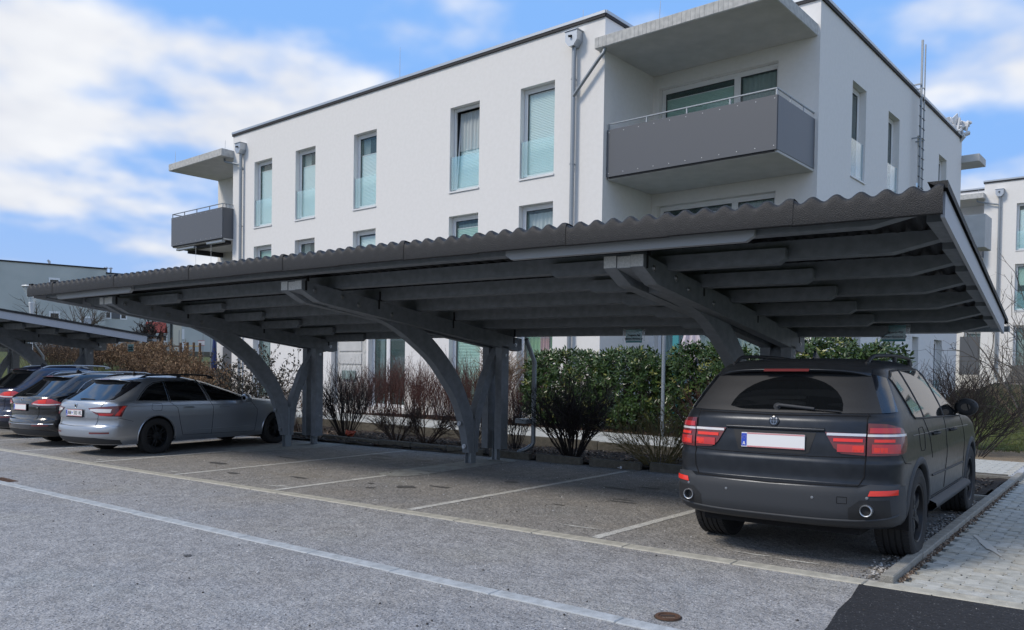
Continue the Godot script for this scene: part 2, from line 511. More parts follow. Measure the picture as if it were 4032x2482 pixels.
func make_sky() -> ImageTexture:
	var W := 2048; var H := 1024
	var f := FastNoiseLite.new()
	f.seed = 77; f.noise_type = FastNoiseLite.TYPE_SIMPLEX_SMOOTH; f.frequency = 1.0; f.fractal_octaves = 6; f.fractal_gain = 0.52
	var g := FastNoiseLite.new()
	g.seed = 19; g.noise_type = FastNoiseLite.TYPE_SIMPLEX_SMOOTH; g.frequency = 0.45; g.fractal_octaves = 3
	# where the cloud banks and the clear gaps stand: azimuth, elevation (degrees from straight ahead), spread, strength
	var banks := [[-30.5, 15.3, 3.2, 2.0, 0.45], [-20, 14.0, 8.0, 2.8, 0.42], [-12, 11.5, 8.0, 3.0, 0.40], [-1, 19.0, 7.5, 4.5, 0.62], [-11, 16.0, 3.0, 1.6, 0.40], [-17, 8.5, 7.0, 2.0, 0.25],
		[31, 10.5, 6.0, 3.2, 0.60], [30, 5.0, 8.0, 3.0, 0.4], [9, 13.0, 9.0, 5.0, 0.5], [-29, 20.5, 5.0, 1.4, 0.25],
		[-19, 19.5, 9.0, 2.2, -0.55], [-9.5, 21.0, 4.0, 2.4, -0.55], [-30, 11.8, 5.0, 1.4, -0.40], [-25.5, 10.0, 4.5, 1.6, -0.35], [25, 19.0, 11.0, 6.0, -0.95], [10, 24.0, 5.0, 2.2, -0.45], [17, 26.0, 9.0, 4.0, -0.6]]
	var o := PackedFloat32Array()
	o.resize(W * H * 3)
	var ahead := atan2(-0.616, 0.787)
	for y in H:
		var th := PI * (y + 0.5) / H
		var dy := cos(th); var sh := sin(th)
		for x in W:
			var i := (y * W + x) * 3
			if dy < -0.02:
				o[i] = 0.24; o[i + 1] = 0.235; o[i + 2] = 0.225
				continue
			var ph := TAU * ((x + 0.5) / W - 0.5)
			var dx := sin(ph) * sh; var dz := -cos(ph) * sh
			var e := maxf(dy, 0.0)
			var k := 1.0 / (e + 0.16)
			var px := dx * k * 1.25; var pz := dz * k * 1.25
			var n := f.get_noise_3d(px, pz, 0.0)
			var b := 0.57 + 0.58 * n + 0.16 * g.get_noise_3d(px, pz, 9.0)
			var el := rad_to_deg(asin(e))
			var az := rad_to_deg(wrapf(ph - ahead, -PI, PI))
			if absf(az) < 50.0 and el < 36.0:
				for q in banks:
					var u: float = (az - q[0]) / q[2]; var w: float = (el - q[1]) / q[3]
					var r := u * u + w * w
					if r < 6.0: b += q[4] * exp(-r)
			var cover := smoothstep(0.44, 0.78, b)
			var shade := clampf(0.62 + 0.9 * (n - f.get_noise_3d(px - 0.10, pz + 0.16, 0.0)) + 0.25 * (0.7 - b), 0.25, 1.0)
			var low := pow(1.0 - e, 9.0)
			var blue := Vector3(0.165, 0.335, 0.66).lerp(Vector3(0.12, 0.27, 0.58), smoothstep(0.3, 1.0, e))
			blue = blue.lerp(Vector3(0.38, 0.44, 0.56), low * 0.95)
			var cloud := Vector3(0.44, 0.465, 0.53).lerp(Vector3(0.64, 0.65, 0.67), shade)
			cloud = cloud.lerp(Vector3(0.46, 0.50, 0.585), low * 0.7)
			var q2 := blue.lerp(cloud, cover)
			o[i] = q2.x; o[i + 1] = q2.y; o[i + 2] = q2.z
	return ImageTexture.create_from_image(Image.create_from_data(W, H, false, Image.FORMAT_RGBF, o.to_byte_array()))


func _ready() -> void:
	rng.seed = 20240311
	# camera: a phone held at chest height, picture cropped at the foot (shifted lens)
	var cam := Camera3D.new()
	cam.name = "camera"
	cam.projection = Camera3D.PROJECTION_FRUSTUM
	cam.near = 0.1
	cam.far = 800.0
	cam.keep_aspect = Camera3D.KEEP_HEIGHT
	cam.size = 2.0 * 0.1 * 1241.0 / 3172.66
	cam.frustum_offset = Vector2(0, 0.1 * 271.0 / 3172.66)
	add_child(cam)
	cam.transform = Transform3D(Basis(Vector3(0.78728599, 0.01564347, -0.61638953), Vector3(-0.02527596, 0.99965661, -0.00691334), Vector3(0.61606972, 0.02102261, 0.78741104)), Vector3(0, 1.52, 0))
	cam.current = true

	var we := WorldEnvironment.new()
	we.name = "environment"
	var env := Environment.new()
	env.background_mode = Environment.BG_SKY
	var sky := Sky.new()
	var sm := PanoramaSkyMaterial.new()
	sm.panorama = make_sky()
	sm.energy_multiplier = 0.85
	sky.sky_material = sm
	env.sky = sky
	env.background_energy_multiplier = 1.0
	env.tonemap_mode = Environment.TONE_MAPPER_LINEAR
	env.tonemap_exposure = 1.75
	env.sdfgi_enabled = true
	env.ssao_enabled = true
	env.ssil_enabled = true
	we.environment = env
	add_child(we)

	var sun := DirectionalLight3D.new()
	sun.name = "sun"
	sun.light_color = Color(1.0, 0.955, 0.89)
	sun.light_energy = 0.46
	sun.light_angular_distance = 14.0
	sun.shadow_enabled = true
	add_child(sun)
	sun.look_at_from_position(Vector3(-0.42, 0.78, 0.66) * 50.0, Vector3.ZERO)

	make_materials()
	build_ground()
	build_block()
	build_far_houses()
	build_carports()
	build_cars()
	build_planting()
	build_play_area()
	build_small_things()


# ---------------------------------------------------------------- ground
func sheet(called: String, m: Material, x0: float, x1: float, z0: float, z1: float, step: float, lift: float, hf: Callable, tint := 0.0, sd := 0) -> MeshInstance3D:
	var b := MB.new()
	var f := FastNoiseLite.new()
	f.seed = sd + 3; f.frequency = 0.35; f.fractal_octaves = 4
	var nx := maxi(1, ceili((x1 - x0) / step)); var nz := maxi(1, ceili((z1 - z0) / step))
	var P: Array = []
	for j in nz + 1:
		var row := PackedVector3Array()
		var z := lerpf(z1, z0, float(j) / nz)
		for i in nx + 1:
			var x := lerpf(x0, x1, float(i) / nx)
			row.append(Vector3(x, hf.call(x, z) + lift, z))
		P.append(row)
	b.grid(P)
	if tint > 0.0:
		b.use_color = true
		for i in b.v.size():
			var k := 1.0 + tint * f.get_noise_2d(b.v[i].x, b.v[i].z) + tint * 0.6 * f.get_noise_2d(b.v[i].x * 4.0 + 90.0, b.v[i].z * 4.0)
			var w := 0.05 * f.get_noise_2d(b.v[i].x * 1.7 - 40.0, b.v[i].z * 1.7)
			b.c[i] = Color(k * (1.0 + w), k, k * (1.0 - w * 1.6))
	var o := put(called, b.mesh(), m)
	o.set_meta("kind", "structure")
	return o


func flat_poly(poly: Array, lift: float) -> MB:
	var b := MB.new()
	var pp := PackedVector2Array()
	for p in poly: pp.append(p)
	var ids := Geometry2D.triangulate_polygon(pp)
	for k in range(0, ids.size(), 3):
		var q: Array[Vector3] = []
		for e in 3:
			var p := pp[ids[k + e]]
			q.append(Vector3(p.x, ground_y(p.x) + lift, p.y))
		if (q[1] - q[0]).cross(q[2] - q[0]).y > 0: b.tri(q[0], q[1], q[2])
		else: b.tri(q[0], q[2], q[1])
	return b


# a slightly ragged polygon round a spot, for stains, patches and covers
func blot(cx: float, cz: float, rx: float, rz: float, rough: float, sd: int, count := 20, turn := 0.0) -> Array:
	var r := RandomNumberGenerator.new(); r.seed = sd
	var o: Array = []
	for i in count:
		var a := -TAU * i / count
		var k := 1.0 + r.randf_range(-rough, rough)
		o.append(Vector2(cx, cz) + Vector2(cos(a) * rx * k, sin(a) * rz * k).rotated(turn))
	return o


func build_ground() -> void:
	var gy := func(x: float, _z: float) -> float: return ground_y(x)
	var far := func(x: float, z: float) -> float: return terrain_y(x, z) - 0.12 - 0.0
	var g := sheet("ground", M.turf, -380, 340, -420, 120, 20.0, -0.6, far)
	g.set_meta("label", "grassy ground reaching to the horizon")
	# lane and bays
	sheet("lane", M.lane, -40, 4, -6.3, 3.0, 0.22, 0.0, gy, 0.13, 1)
	sheet("parking_bays", M.bay, -40, -1.46, -11.75, -6.3, 0.22, 0.0, gy, 0.12, 2)
	# dark new asphalt at the right
	var pb := flat_poly([Vector2(-1.585, -6.17), Vector2(-1.53, -5.75), Vector2(-1.515, -5.40), Vector2(-1.46, -5.0), Vector2(-1.40, -4.2), Vector2(-1.32, -2.0), Vector2(-1.25, 3.0), Vector2(4, 3.0), Vector2(4, -6.17)], 0.004)
	put("asphalt_patch", pb.mesh(), M.patch).set_meta("kind", "structure")

	# two rows of edging stones set flush in the asphalt; each stone its own piece
	var s2 := Node3D.new(); s2.name = "edging_strip"; add_child(s2); s2.set_meta("kind", "structure"); s2.set_meta("label", "warm grey row of edging stones between lane and bays")
	var x := 3.44
	while x > -31.0:
		var b := MB.new()
		var y := ground_y(x - 0.5)
		b.box(Vector3(0, -0.06, 0), Vector3(0.992 + rng.randf_range(-0.006, 0.002), 0.128, 0.155), 0.006, Basis(Vector3(0, 0, 1), atan(SLOPE)))
		put("edging_stone", b.mesh(), M.strip_warm, s2, Transform3D(Basis(Vector3.UP, rng.randf_range(-0.004, 0.004)), Vector3(x - 0.5, y + 0.004 + rng.randf_range(0, 0.002), -6.235 + rng.randf_range(-0.006, 0.006))))
		x -= 1.0
	var s1 := Node3D.new(); s1.name = "gutter_strip"; add_child(s1); s1.set_meta("kind", "structure"); s1.set_meta("label", "pale row of gutter stones crossing the lane")
	x = 3.5
	while x > -12.4:
		var b := MB.new()
		b.box(Vector3(0, -0.06, 0), Vector3(0.992 + rng.randf_range(-0.006, 0.002), 0.128, 0.125), 0.006, Basis(Vector3(0, 0, 1), atan(SLOPE)))
		var zz := lerpf(-4.37, -4.30, (x + 12.0) / 12.0)
		put("gutter_stone", b.mesh(), M.strip_cool, s1, Transform3D(Basis(Vector3.UP, rng.randf_range(-0.004, 0.004)), Vector3(x - 0.5, ground_y(x - 0.5) + 0.004 + rng.randf_range(0, 0.002), zz + rng.randf_range(-0.005, 0.005))))
		x -= 1.0

	# painted bay lines: worn edges, one sheet each
	var lines := [[-16.95, -6.36, -16.97, -9.2], [-13.91, -6.36, -13.94, -9.05], [-11.30, -6.33, -11.38, -11.2], [-8.83, -6.33, -8.83, -8.28], [-6.40, -6.36, -6.34, -11.1], [-3.97, -6.36, -3.80, -11.0], [-19.9, -6.36, -19.95, -11.2], [-22.6, -6.36, -22.65, -11.2], [-25.2, -6.36, -25.2, -11.2]]
	for L in lines:
		var b := MB.new()
		var a := Vector2(L[0], L[1]); var e := Vector2(L[2], L[3])
		var m := int(a.distance_to(e) / 0.05)
		var P: Array = [PackedVector3Array(), PackedVector3Array()]
		for i in m + 1:
			var p := a.lerp(e, float(i) / m)
			var hw := 0.048
			P[0].append(Vector3(p.x - hw + rng.randf_range(-0.006, 0.006), ground_y(p.x) + 0.0045, p.y))
			P[1].append(Vector3(p.x + hw + rng.randf_range(-0.006, 0.006), ground_y(p.x) + 0.0045, p.y))
		b.grid(P, true)
		put("painted_line", b.mesh(), M.line).set_meta("kind", "structure")
	# flaked paint scraps beside the line ends
	for q in [[-11.62, -6.52, 0.16], [-9.16, -6.55, 0.18], [-9.05, -6.62, 0.22], [-4.35, -6.72, 0.2], [-2.55, -6.62, 0.16], [-2.2, -6.6, 0.14], [-14.2, -6.6, 0.16]]:
		var b := flat_poly(blot(q[0], q[1], q[2], 0.022, 0.5, int(q[0] * 100), 14), 0.0048)
		put("paint_scrap", b.mesh(), M.line).set_meta("kind", "structure")

	# concrete pads under the carport feet
	var cm: Material = M.concrete
	var pad := flat_poly([Vector2(-9.13, -8.40), Vector2(-8.95, -8.27), Vector2(-8.70, -8.26), Vector2(-8.52, -8.40), Vector2(-8.46, -8.75), Vector2(-8.50, -9.4), Vector2(-8.56, -11.2), Vector2(-9.28, -11.3), Vector2(-9.2, -9.6), Vector2(-9.17, -8.8)], 0.005)
	put("concrete_pad", pad.mesh(), cm).set_meta("kind", "structure")
	pad = flat_poly([Vector2(-13.47, -8.92), Vector2(-13.20, -10.6), Vector2(-13.35, -11.4), Vector2(-14.5, -11.45), Vector2(-14.45, -9.02)], 0.005)
	put("concrete_pad", pad.mesh(), cm).set_meta("kind", "structure")
	pad = flat_poly([Vector2(-3.55, -9.0), Vector2(-3.6, -11.2), Vector2(-4.2, -11.25), Vector2(-4.15, -9.0)], 0.005)
	put("concrete_pad", pad.mesh(), cm).set_meta("kind", "structure")

	# oil spots and worn marks in the bays (their own outlines on the asphalt)
	var oil := mat(lin(0.075, 0.073, 0.070), 0.6)
	for q in [[-12.2, -7.6, 0.20, 0.07], [-12.0, -8.9, 0.30, 0.05], [-9.6, -7.3, 0.22, 0.04], [-10.8, -7.0, 0.13, 0.05], [-7.75, -7.6, 0.15, 0.11], [-7.35, -7.9, 0.17, 0.05], [-6.95, -8.9, 0.14, 0.06], [-5.5, -9.3, 0.25, 0.06], [-5.15, -9.6, 0.20, 0.05], [-8.05, -7.25, 0.07, 0.05], [-8.35, -7.55, 0.06, 0.04], [-4.9, -8.5, 0.18, 0.03], [-4.85, -8.35, 0.2, 0.025], [-11.1, -10.2, 0.3, 0.09], [-10.6, -9.8, 0.25, 0.06], [-9.9, -10.1, 0.22, 0.08], [-5.3, -7.7, 0.11, 0.02], [-6.2, -3.6, 0.05, 0.03], [-4.0, -1.9, 0.06, 0.02], [-2.55, -1.35, 0.03, 0.012]]:
		var b := flat_poly(blot(q[0], q[1], q[2], q[3], 0.35, int(q[0] * 77 + q[1] * 31), 16), 0.0042)
		put("oil_spot", b.mesh(), oil).set_meta("kind", "structure")
	# loose grit: pale chips and dark crumbs on the asphalt
	var chip := MB.new(); chip.box(Vector3.ZERO, Vector3(0.016, 0.008, 0.013), 0.003)
	var xf: Array = []; var cl: Array = []
	var grit: Material = M.litter
	for i in 900:
		var px := rng.randf_range(-14, 0.6); var pz := rng.randf_range(-11.2, -1.6)
		var s := rng.randf_range(0.35, 1.1)
		xf.append(Transform3D(Basis(Vector3.UP, rng.randf() * TAU).scaled(Vector3.ONE * s), Vector3(px, ground_y(px) + 0.006, pz)))
		cl.append(Color(0.6, 0.59, 0.57) if rng.randf() < 0.55 else Color(0.05, 0.045, 0.04))
	for i in 1300:                                       # along the kerb beside the right-hand car
		var pz := rng.randf_range(-11.6, -6.35)
		var px := -1.52 - absf(rng.randfn(0, 0.07))
		xf.append(Transform3D(Basis(Vector3.UP, rng.randf() * TAU).scaled(Vector3.ONE * rng.randf_range(0.4, 1.5)), Vector3(px, ground_y(px) + 0.006, pz)))
		cl.append([Color(0.55, 0.53, 0.5), Color(0.09, 0.08, 0.07), Color(0.25, 0.22, 0.19)][rng.randi() % 3])
	many("gravel", chip.mesh(), grit, xf, cl)

	# right-hand kerb, pavers and beds
	var kb := Node3D.new(); kb.name = "kerb"; add_child(kb); kb.set_meta("kind", "structure"); kb.set_meta("label", "pale kerb between the right-hand bay and the paved footway")
	var z := -6.32
	while z > -13.7:
		var b := MB.new()
		b.box(Vector3(0, -0.04, 0), Vector3(0.092, 0.20, 0.993), 0.008)
		put("kerb_stone", b.mesh(), M.kerb, kb, Transform3D(Basis(Vector3.UP, rng.randf_range(-0.004, 0.004)), Vector3(-1.437 + rng.randf_range(-0.003, 0.003) - 0.003 * (z + 6.3), ground_y(-1.43) + rng.randf_range(-0.003, 0.004), z - 0.5)))
		z -= 1.0
	for zz in [-11.25, -13.66]:
		var b := MB.new(); b.box(Vector3(0, -0.03, 0), Vector3(1.6, 0.16, 0.07), 0.006)
		put("kerb_stone", b.mesh(), M.kerb, kb, Transform3D(Basis.IDENTITY, Vector3(-2.24, -0.005, zz)))
	var base := MB.new(); base.bx(Vector3(-1.40, -0.30, -16.2), Vector3(2.4, -0.055, -6.31))
	var sw := put("footway", base.mesh(), M.gap_dirt); sw.set_meta("kind", "structure"); sw.set_meta("label", "paved footway of interlocking pale pavers")
	# interlocking paver: long edges straight with a slight ripple, short ends in a zigzag
	var shapes: Array = []
	for vkind in 3:
		var hl := 0.0985; var hw := 0.0640
		var poly := PackedVector2Array([Vector2(-hl, -hw), Vector2(-0.04, -hw + 0.003), Vector2(0.04, -hw - 0.002), Vector2(hl - 0.006, -hw), Vector2(hl - 0.006, -hw * 0.45), Vector2(hl + 0.018, -hw * 0.12), Vector2(hl - 0.014, hw * 0.22), Vector2(hl + 0.010, hw * 0.5), Vector2(hl, hw), Vector2(0.04, hw - 0.002), Vector2(-0.04, hw + 0.003), Vector2(-hl - 0.0, hw), Vector2(-hl + 0.012, hw * 0.5), Vector2(-hl - 0.012, hw * 0.22), Vector2(-hl + 0.020, -hw * 0.12), Vector2(-hl - 0.004, -hw * 0.45)])
		var b := MB.new()
		b.prism(poly, 0.0, 0.07, Transform3D(Basis(Vector3.RIGHT, -PI / 2), Vector3(0, -0.07, 0)))
		shapes.append(b.mesh())
	var spots: Array = []
	var r := 0
	z = -6.40
	while z > -15.9:
		var px := -1.305 + (0.0 if r % 2 == 0 else 0.102)
		while px < 2.3:
			if px > -1.33: spots.append(Vector2(px, z))
			px += 0.204
		z -= 0.1315
		r += 1
	spots.sort_custom(func(a: Vector2, c: Vector2) -> bool: return a.x * 2.2 - a.y * 0.35 < c.x * 2.2 - c.y * 0.35)
	var mats := [M.paver_a, M.paver_b, M.paver_c]
	var rest: Array = []
	for i in spots.size():
		var p: Vector2 = spots[i]
		var t := Transform3D(Basis(Vector3.UP, rng.randf_range(-0.012, 0.012)) * Basis(Vector3.RIGHT, rng.randf_range(-0.008, 0.008)), Vector3(p.x, ground_y(p.x) + rng.randf_range(-0.002, 0.003), p.y))
		if i < 300: put("paver", shapes[i % 3], mats[rng.randi() % 3], sw, t)
		else: rest.append(t)
	many("more_pavers", shapes[0], M.paver_a, rest, [], sw)
	# leaf and grit line in the joint behind the kerb
	xf = []; cl = []
	for i in 1500:
		var pz := rng.randf_range(-13.6, -6.4)
		var px := -1.378 + absf(rng.randfn(0, 0.018))
		xf.append(Transform3D(Basis.from_euler(Vector3(rng.randf() * 3, rng.randf() * 6, rng.randf() * 3)).scaled(Vector3.ONE * rng.randf_range(0.5, 1.6)), Vector3(px, -0.02 + rng.randf_range(0.0, 0.012), pz)))
		cl.append([Color(0.10, 0.07, 0.05), Color(0.18, 0.12, 0.08), Color(0.05, 0.04, 0.035), Color(0.3, 0.25, 0.2)][rng.randi() % 4])
	many("joint_litter", chip.mesh(), grit, xf, cl)
	# streak of spilled pale mortar on the pavers
	var sp := flat_poly(blot(-1.06, -8.3, 0.035, 0.42, 0.3, 5, 18, -0.35), 0.0065)
	put("mortar_stain", sp.mesh(), mat(lin(0.52, 0.50, 0.45), 0.95)).set_meta("kind", "structure")

	# rear kerb of the bays: separate weathered stones with gaps
	var rk := Node3D.new(); rk.name = "rear_kerb"; add_child(rk); rk.set_meta("kind", "structure"); rk.set_meta("label", "weathered low kerb stones along the back of the bays")
	x = -2.05
	while x > -27.0:
		var zz := -11.33 - 0.058 * maxf(0.0, -7.0 - x) if x > -15.0 else -11.8
		var b := MB.new(); b.box(Vector3(0, 0.0, 0), Vector3(0.95, 0.24, 0.085), 0.012)
		var gap := 0.06 if rng.randf() < 0.6 else 0.16
		put("rear_kerb_stone", b.mesh(), M.old_kerb, rk, Transform3D(Basis(Vector3.UP, rng.randf_range(-0.02, 0.02) + (-0.04 if x > -15.0 and x < -7.0 else 0.0)) * Basis(Vector3.BACK, rng.randf_range(-0.01, 0.012)), Vector3(x - 0.48, ground_y(x) + rng.randf_range(-0.012, 0.012), zz)))
		x -= 0.96 + gap
	# planting bed, raised path with its riser, garden behind
	var bumps := FastNoiseLite.new(); bumps.seed = 9; bumps.frequency = 1.7; bumps.fractal_octaves = 3
	var bed := func(px: float, pz: float) -> float: return lerpf(ground_y(px) + 0.05, maxf(ground_y(px) + 0.02, -0.14), smoothstep(-11.5, -13.4, pz)) + 0.05 * bumps.get_noise_2d(px, pz)
	sheet("planting_bed", M.soil, -40, -1.49, -13.72, -11.38, 0.12, 0.0, bed)
	var pm := MB.new()
	pm.bx(Vector3(-34.0, -0.6, -16.05), Vector3(-1.40, 0.03, -13.70))
	put("garden_path", pm.mesh(), M.path).set_meta("kind", "structure")
	# courses of slabs on the path, joints open
	var jm := MB.new()
	for rr in 17:
		for k in 100:
			var px := -1.6 - k * 0.235 - (0.117 if rr % 2 else 0.0)
			jm.box(Vector3(px, 0.034, -13.78 - rr * 0.135), Vector3(0.228, 0.02, 0.128), 0.004)
	var slabs := put("path_slabs", jm.mesh(), M.paver_a, get_node("garden_path") as Node3D); slabs.set_meta("kind", "stuff")
	var edge := Node3D.new(); edge.name = "path_edging"; add_child(edge); edge.set_meta("kind", "structure")
	x = -1.5
	while x > -33.0:
		var b := MB.new(); b.box(Vector3(0, -0.17, 0), Vector3(0.992, 0.46, 0.075), 0.008)
		put("path_edging_stone", b.mesh(), M.old_kerb, edge, Transform3D(Basis.IDENTITY, Vector3(x - 0.5, 0.005 + rng.randf_range(-0.006, 0.006), -13.69)))
		x -= 1.0
	var gard := func(px: float, pz: float) -> float: return terrain_y(px, pz) + 0.02 * bumps.get_noise_2d(px, pz)
	sheet("garden_soil", M.soil, -34, -4.2, -21.2, -16.05, 0.25, 0.0, gard)
	sheet("lawn", M.turf, -4.2, 26.0, -33.5, -18.4, 0.3, 0.012, gard, 0.25, 4)
	sheet("sandy_verge", M.sand, -4.2, 26.0, -18.6, -16.0, 0.2, 0.0, gard)
	sheet("mulch_strip", M.soil, -4.2, 26.0, -36.0, -33.2, 0.3, 0.03, gard)
	sheet("sandy_bank", M.sand, -4.2, 26.0, -60.0, -35.8, 0.5, 0.0, gard)
	sheet("play_lawn", M.turf, -78.0, -33.5, -60.0, -13.7, 0.6, 0.0, gard, 0.25, 6)
	# grass tufts on the lawn and on the ragged edge of the verge
	var bl := MB.new()
	bl.tri(Vector3(-0.006, 0, 0), Vector3(0.006, 0, 0), Vector3(0.004, 0.07, 0.02))
	bl.tri(Vector3(0.012, 0, 0.01), Vector3(0.024, 0, 0.0), Vector3(0.03, 0.055, -0.01))
	bl.tri(Vector3(-0.02, 0, -0.01), Vector3(-0.010, 0, 0.0), Vector3(-0.03, 0.06, 0.0))
	xf = []; cl = []
	for i in 26000:
		var px := rng.randf_range(-4.0, 4.5); var pz := rng.randf_range(-30.0, -17.2)
		if pz > -18.9 and rng.randf() < smoothstep(-18.9, -17.2, pz) + 0.25: continue
		xf.append(Transform3D(Basis(Vector3.UP, rng.randf() * TAU).scaled(Vector3.ONE * rng.randf_range(0.6, 1.3)), Vector3(px, terrain_y(px, pz), pz)))
		cl.append(Color(0.075, 0.115, 0.026).lerp(Color(0.20, 0.19, 0.07), rng.randf() * rng.randf()) * rng.randf_range(0.7, 1.2))
	many("grass", bl.mesh(), M.grass, xf, cl)
	# fallen leaves and bark in the beds
	var lf := MB.new()
	lf.quad(Vector3(-0.03, 0, 0.0), Vector3(0, 0.006, 0.016), Vector3(0.03, 0.0, 0.0), Vector3(0, 0.004, -0.016))
	xf = []; cl = []
	for i in 9000:
		var px := rng.randf_range(-22.0, -1.6); var pz := rng.randf_range(-13.6, -11.45)
		xf.append(Transform3D(Basis.from_euler(Vector3(rng.randf_range(-0.6, 0.6), rng.randf() * TAU, rng.randf_range(-0.6, 0.6))).scaled(Vector3.ONE * rng.randf_range(0.5, 1.4)), Vector3(px, bed.call(px, pz) + 0.008, pz)))
		cl.append([Color(0.10, 0.07, 0.05), Color(0.16, 0.105, 0.07), Color(0.05, 0.042, 0.036), Color(0.23, 0.18, 0.13), Color(0.07, 0.05, 0.04)][rng.randi() % 5])
	for i in 3500:
		var px := rng.randf_range(-22.0, -4.5); var pz := rng.randf_range(-16.9, -16.1)
		xf.append(Transform3D(Basis.from_euler(Vector3(rng.randf_range(-0.6, 0.6), rng.randf() * TAU, rng.randf_range(-0.6, 0.6))), Vector3(px, terrain_y(px, pz) + 0.03, pz)))
		cl.append([Color(0.13, 0.075, 0.05), Color(0.17, 0.10, 0.07), Color(0.06, 0.045, 0.04)][rng.randi() % 3])
	many("leaf_litter", lf.mesh(), M.litter, xf, cl)


# ---------------------------------------------------------------- the white block (drawn in grid units u right, y up, w inwards)
func B(u: float, y: float, w: float) -> Vector3:
	return Vector3(u * BK, y * BK - 0.0912, -w * BK)


# wall face between two corner points with rectangular openings [a0, a1, y0, y1]; reveals go in by "deep"
func wall_face(b: MB, p0: Vector3, along: Vector3, inward: Vector3, length: float, y0: float, y1: float, holes: Array, deep: float) -> void:
	var xs: Array = [0.0, length]; var ys: Array = [y0, y1]
	for h in holes:
		for q in [h[0], h[1]]: if not xs.has(q): xs.append(q)
		for q in [h[2], h[3]]: if not ys.has(q): ys.append(q)
	xs.sort(); ys.sort()
	var pt := func(a: float, y: float, d: float) -> Vector3: return p0 + along * a + Vector3.UP * y + inward * d
	for i in xs.size() - 1:
		for j in ys.size() - 1:
			var cx: float = (xs[i] + xs[i + 1]) * 0.5; var cy: float = (ys[j] + ys[j + 1]) * 0.5
			var open := false
			for h in holes:
				if cx > h[0] and cx < h[1] and cy > h[2] and cy < h[3]: open = true
			if not open: b.quad(pt.call(xs[i], ys[j], 0), pt.call(xs[i + 1], ys[j], 0), pt.call(xs[i + 1], ys[j + 1], 0), pt.call(xs[i], ys[j + 1], 0))
	for h in holes:
		b.quad(pt.call(h[0], h[3], 0), pt.call(h[1], h[3], 0), pt.call(h[1], h[3], deep), pt.call(h[0], h[3], deep))
		b.quad(pt.call(h[0], h[2], deep), pt.call(h[1], h[2], deep), pt.call(h[1], h[2], 0), pt.call(h[0], h[2], 0))
		b.quad(pt.call(h[0], h[2], 0), pt.call(h[0], h[3], 0), pt.call(h[0], h[3], deep), pt.call(h[0], h[2], deep))
		b.quad(pt.call(h[1], h[2], deep), pt.call(h[1], h[3], deep), pt.call(h[1], h[3], 0), pt.call(h[1], h[2], 0))


# folded cloth between two heights: one strip of vertical pleats in front of local z
func pleats(w: float, y0: float, y1: float, n: int, amp: float) -> MB:
	var b := MB.new()
	var P: Array = [PackedVector3Array(), PackedVector3Array()]
	for i in n * 6 + 1:
		var t := float(i) / (n * 6)
		var d := amp * sin(t * TAU * n) + amp * 0.5 * sin(t * TAU * n * 0.37 + 1.0)
		P[0].append(Vector3((t - 0.5) * w, y0, d)); P[1].append(Vector3((t - 0.5) * w, y1, d * 0.8))
	b.grid(P)
	return b


# horizontal cellular blind: shallow zigzag folds
func folded_blind(w: float, y0: float, y1: float) -> MB:
	var b := MB.new()
	var n := maxi(4, int((y1 - y0) / 0.045))
	var P: Array = []
	for i in n * 2 + 1:
		var y := lerpf(y0, y1, float(i) / (n * 2))
		var d := 0.016 if i % 2 else 0.0
		P.append(PackedVector3Array([Vector3(-w / 2, y, d), Vector3(w / 2, y, d)]))
	for i in n * 2: b.grid([P[i], P[i + 1]])
	return b


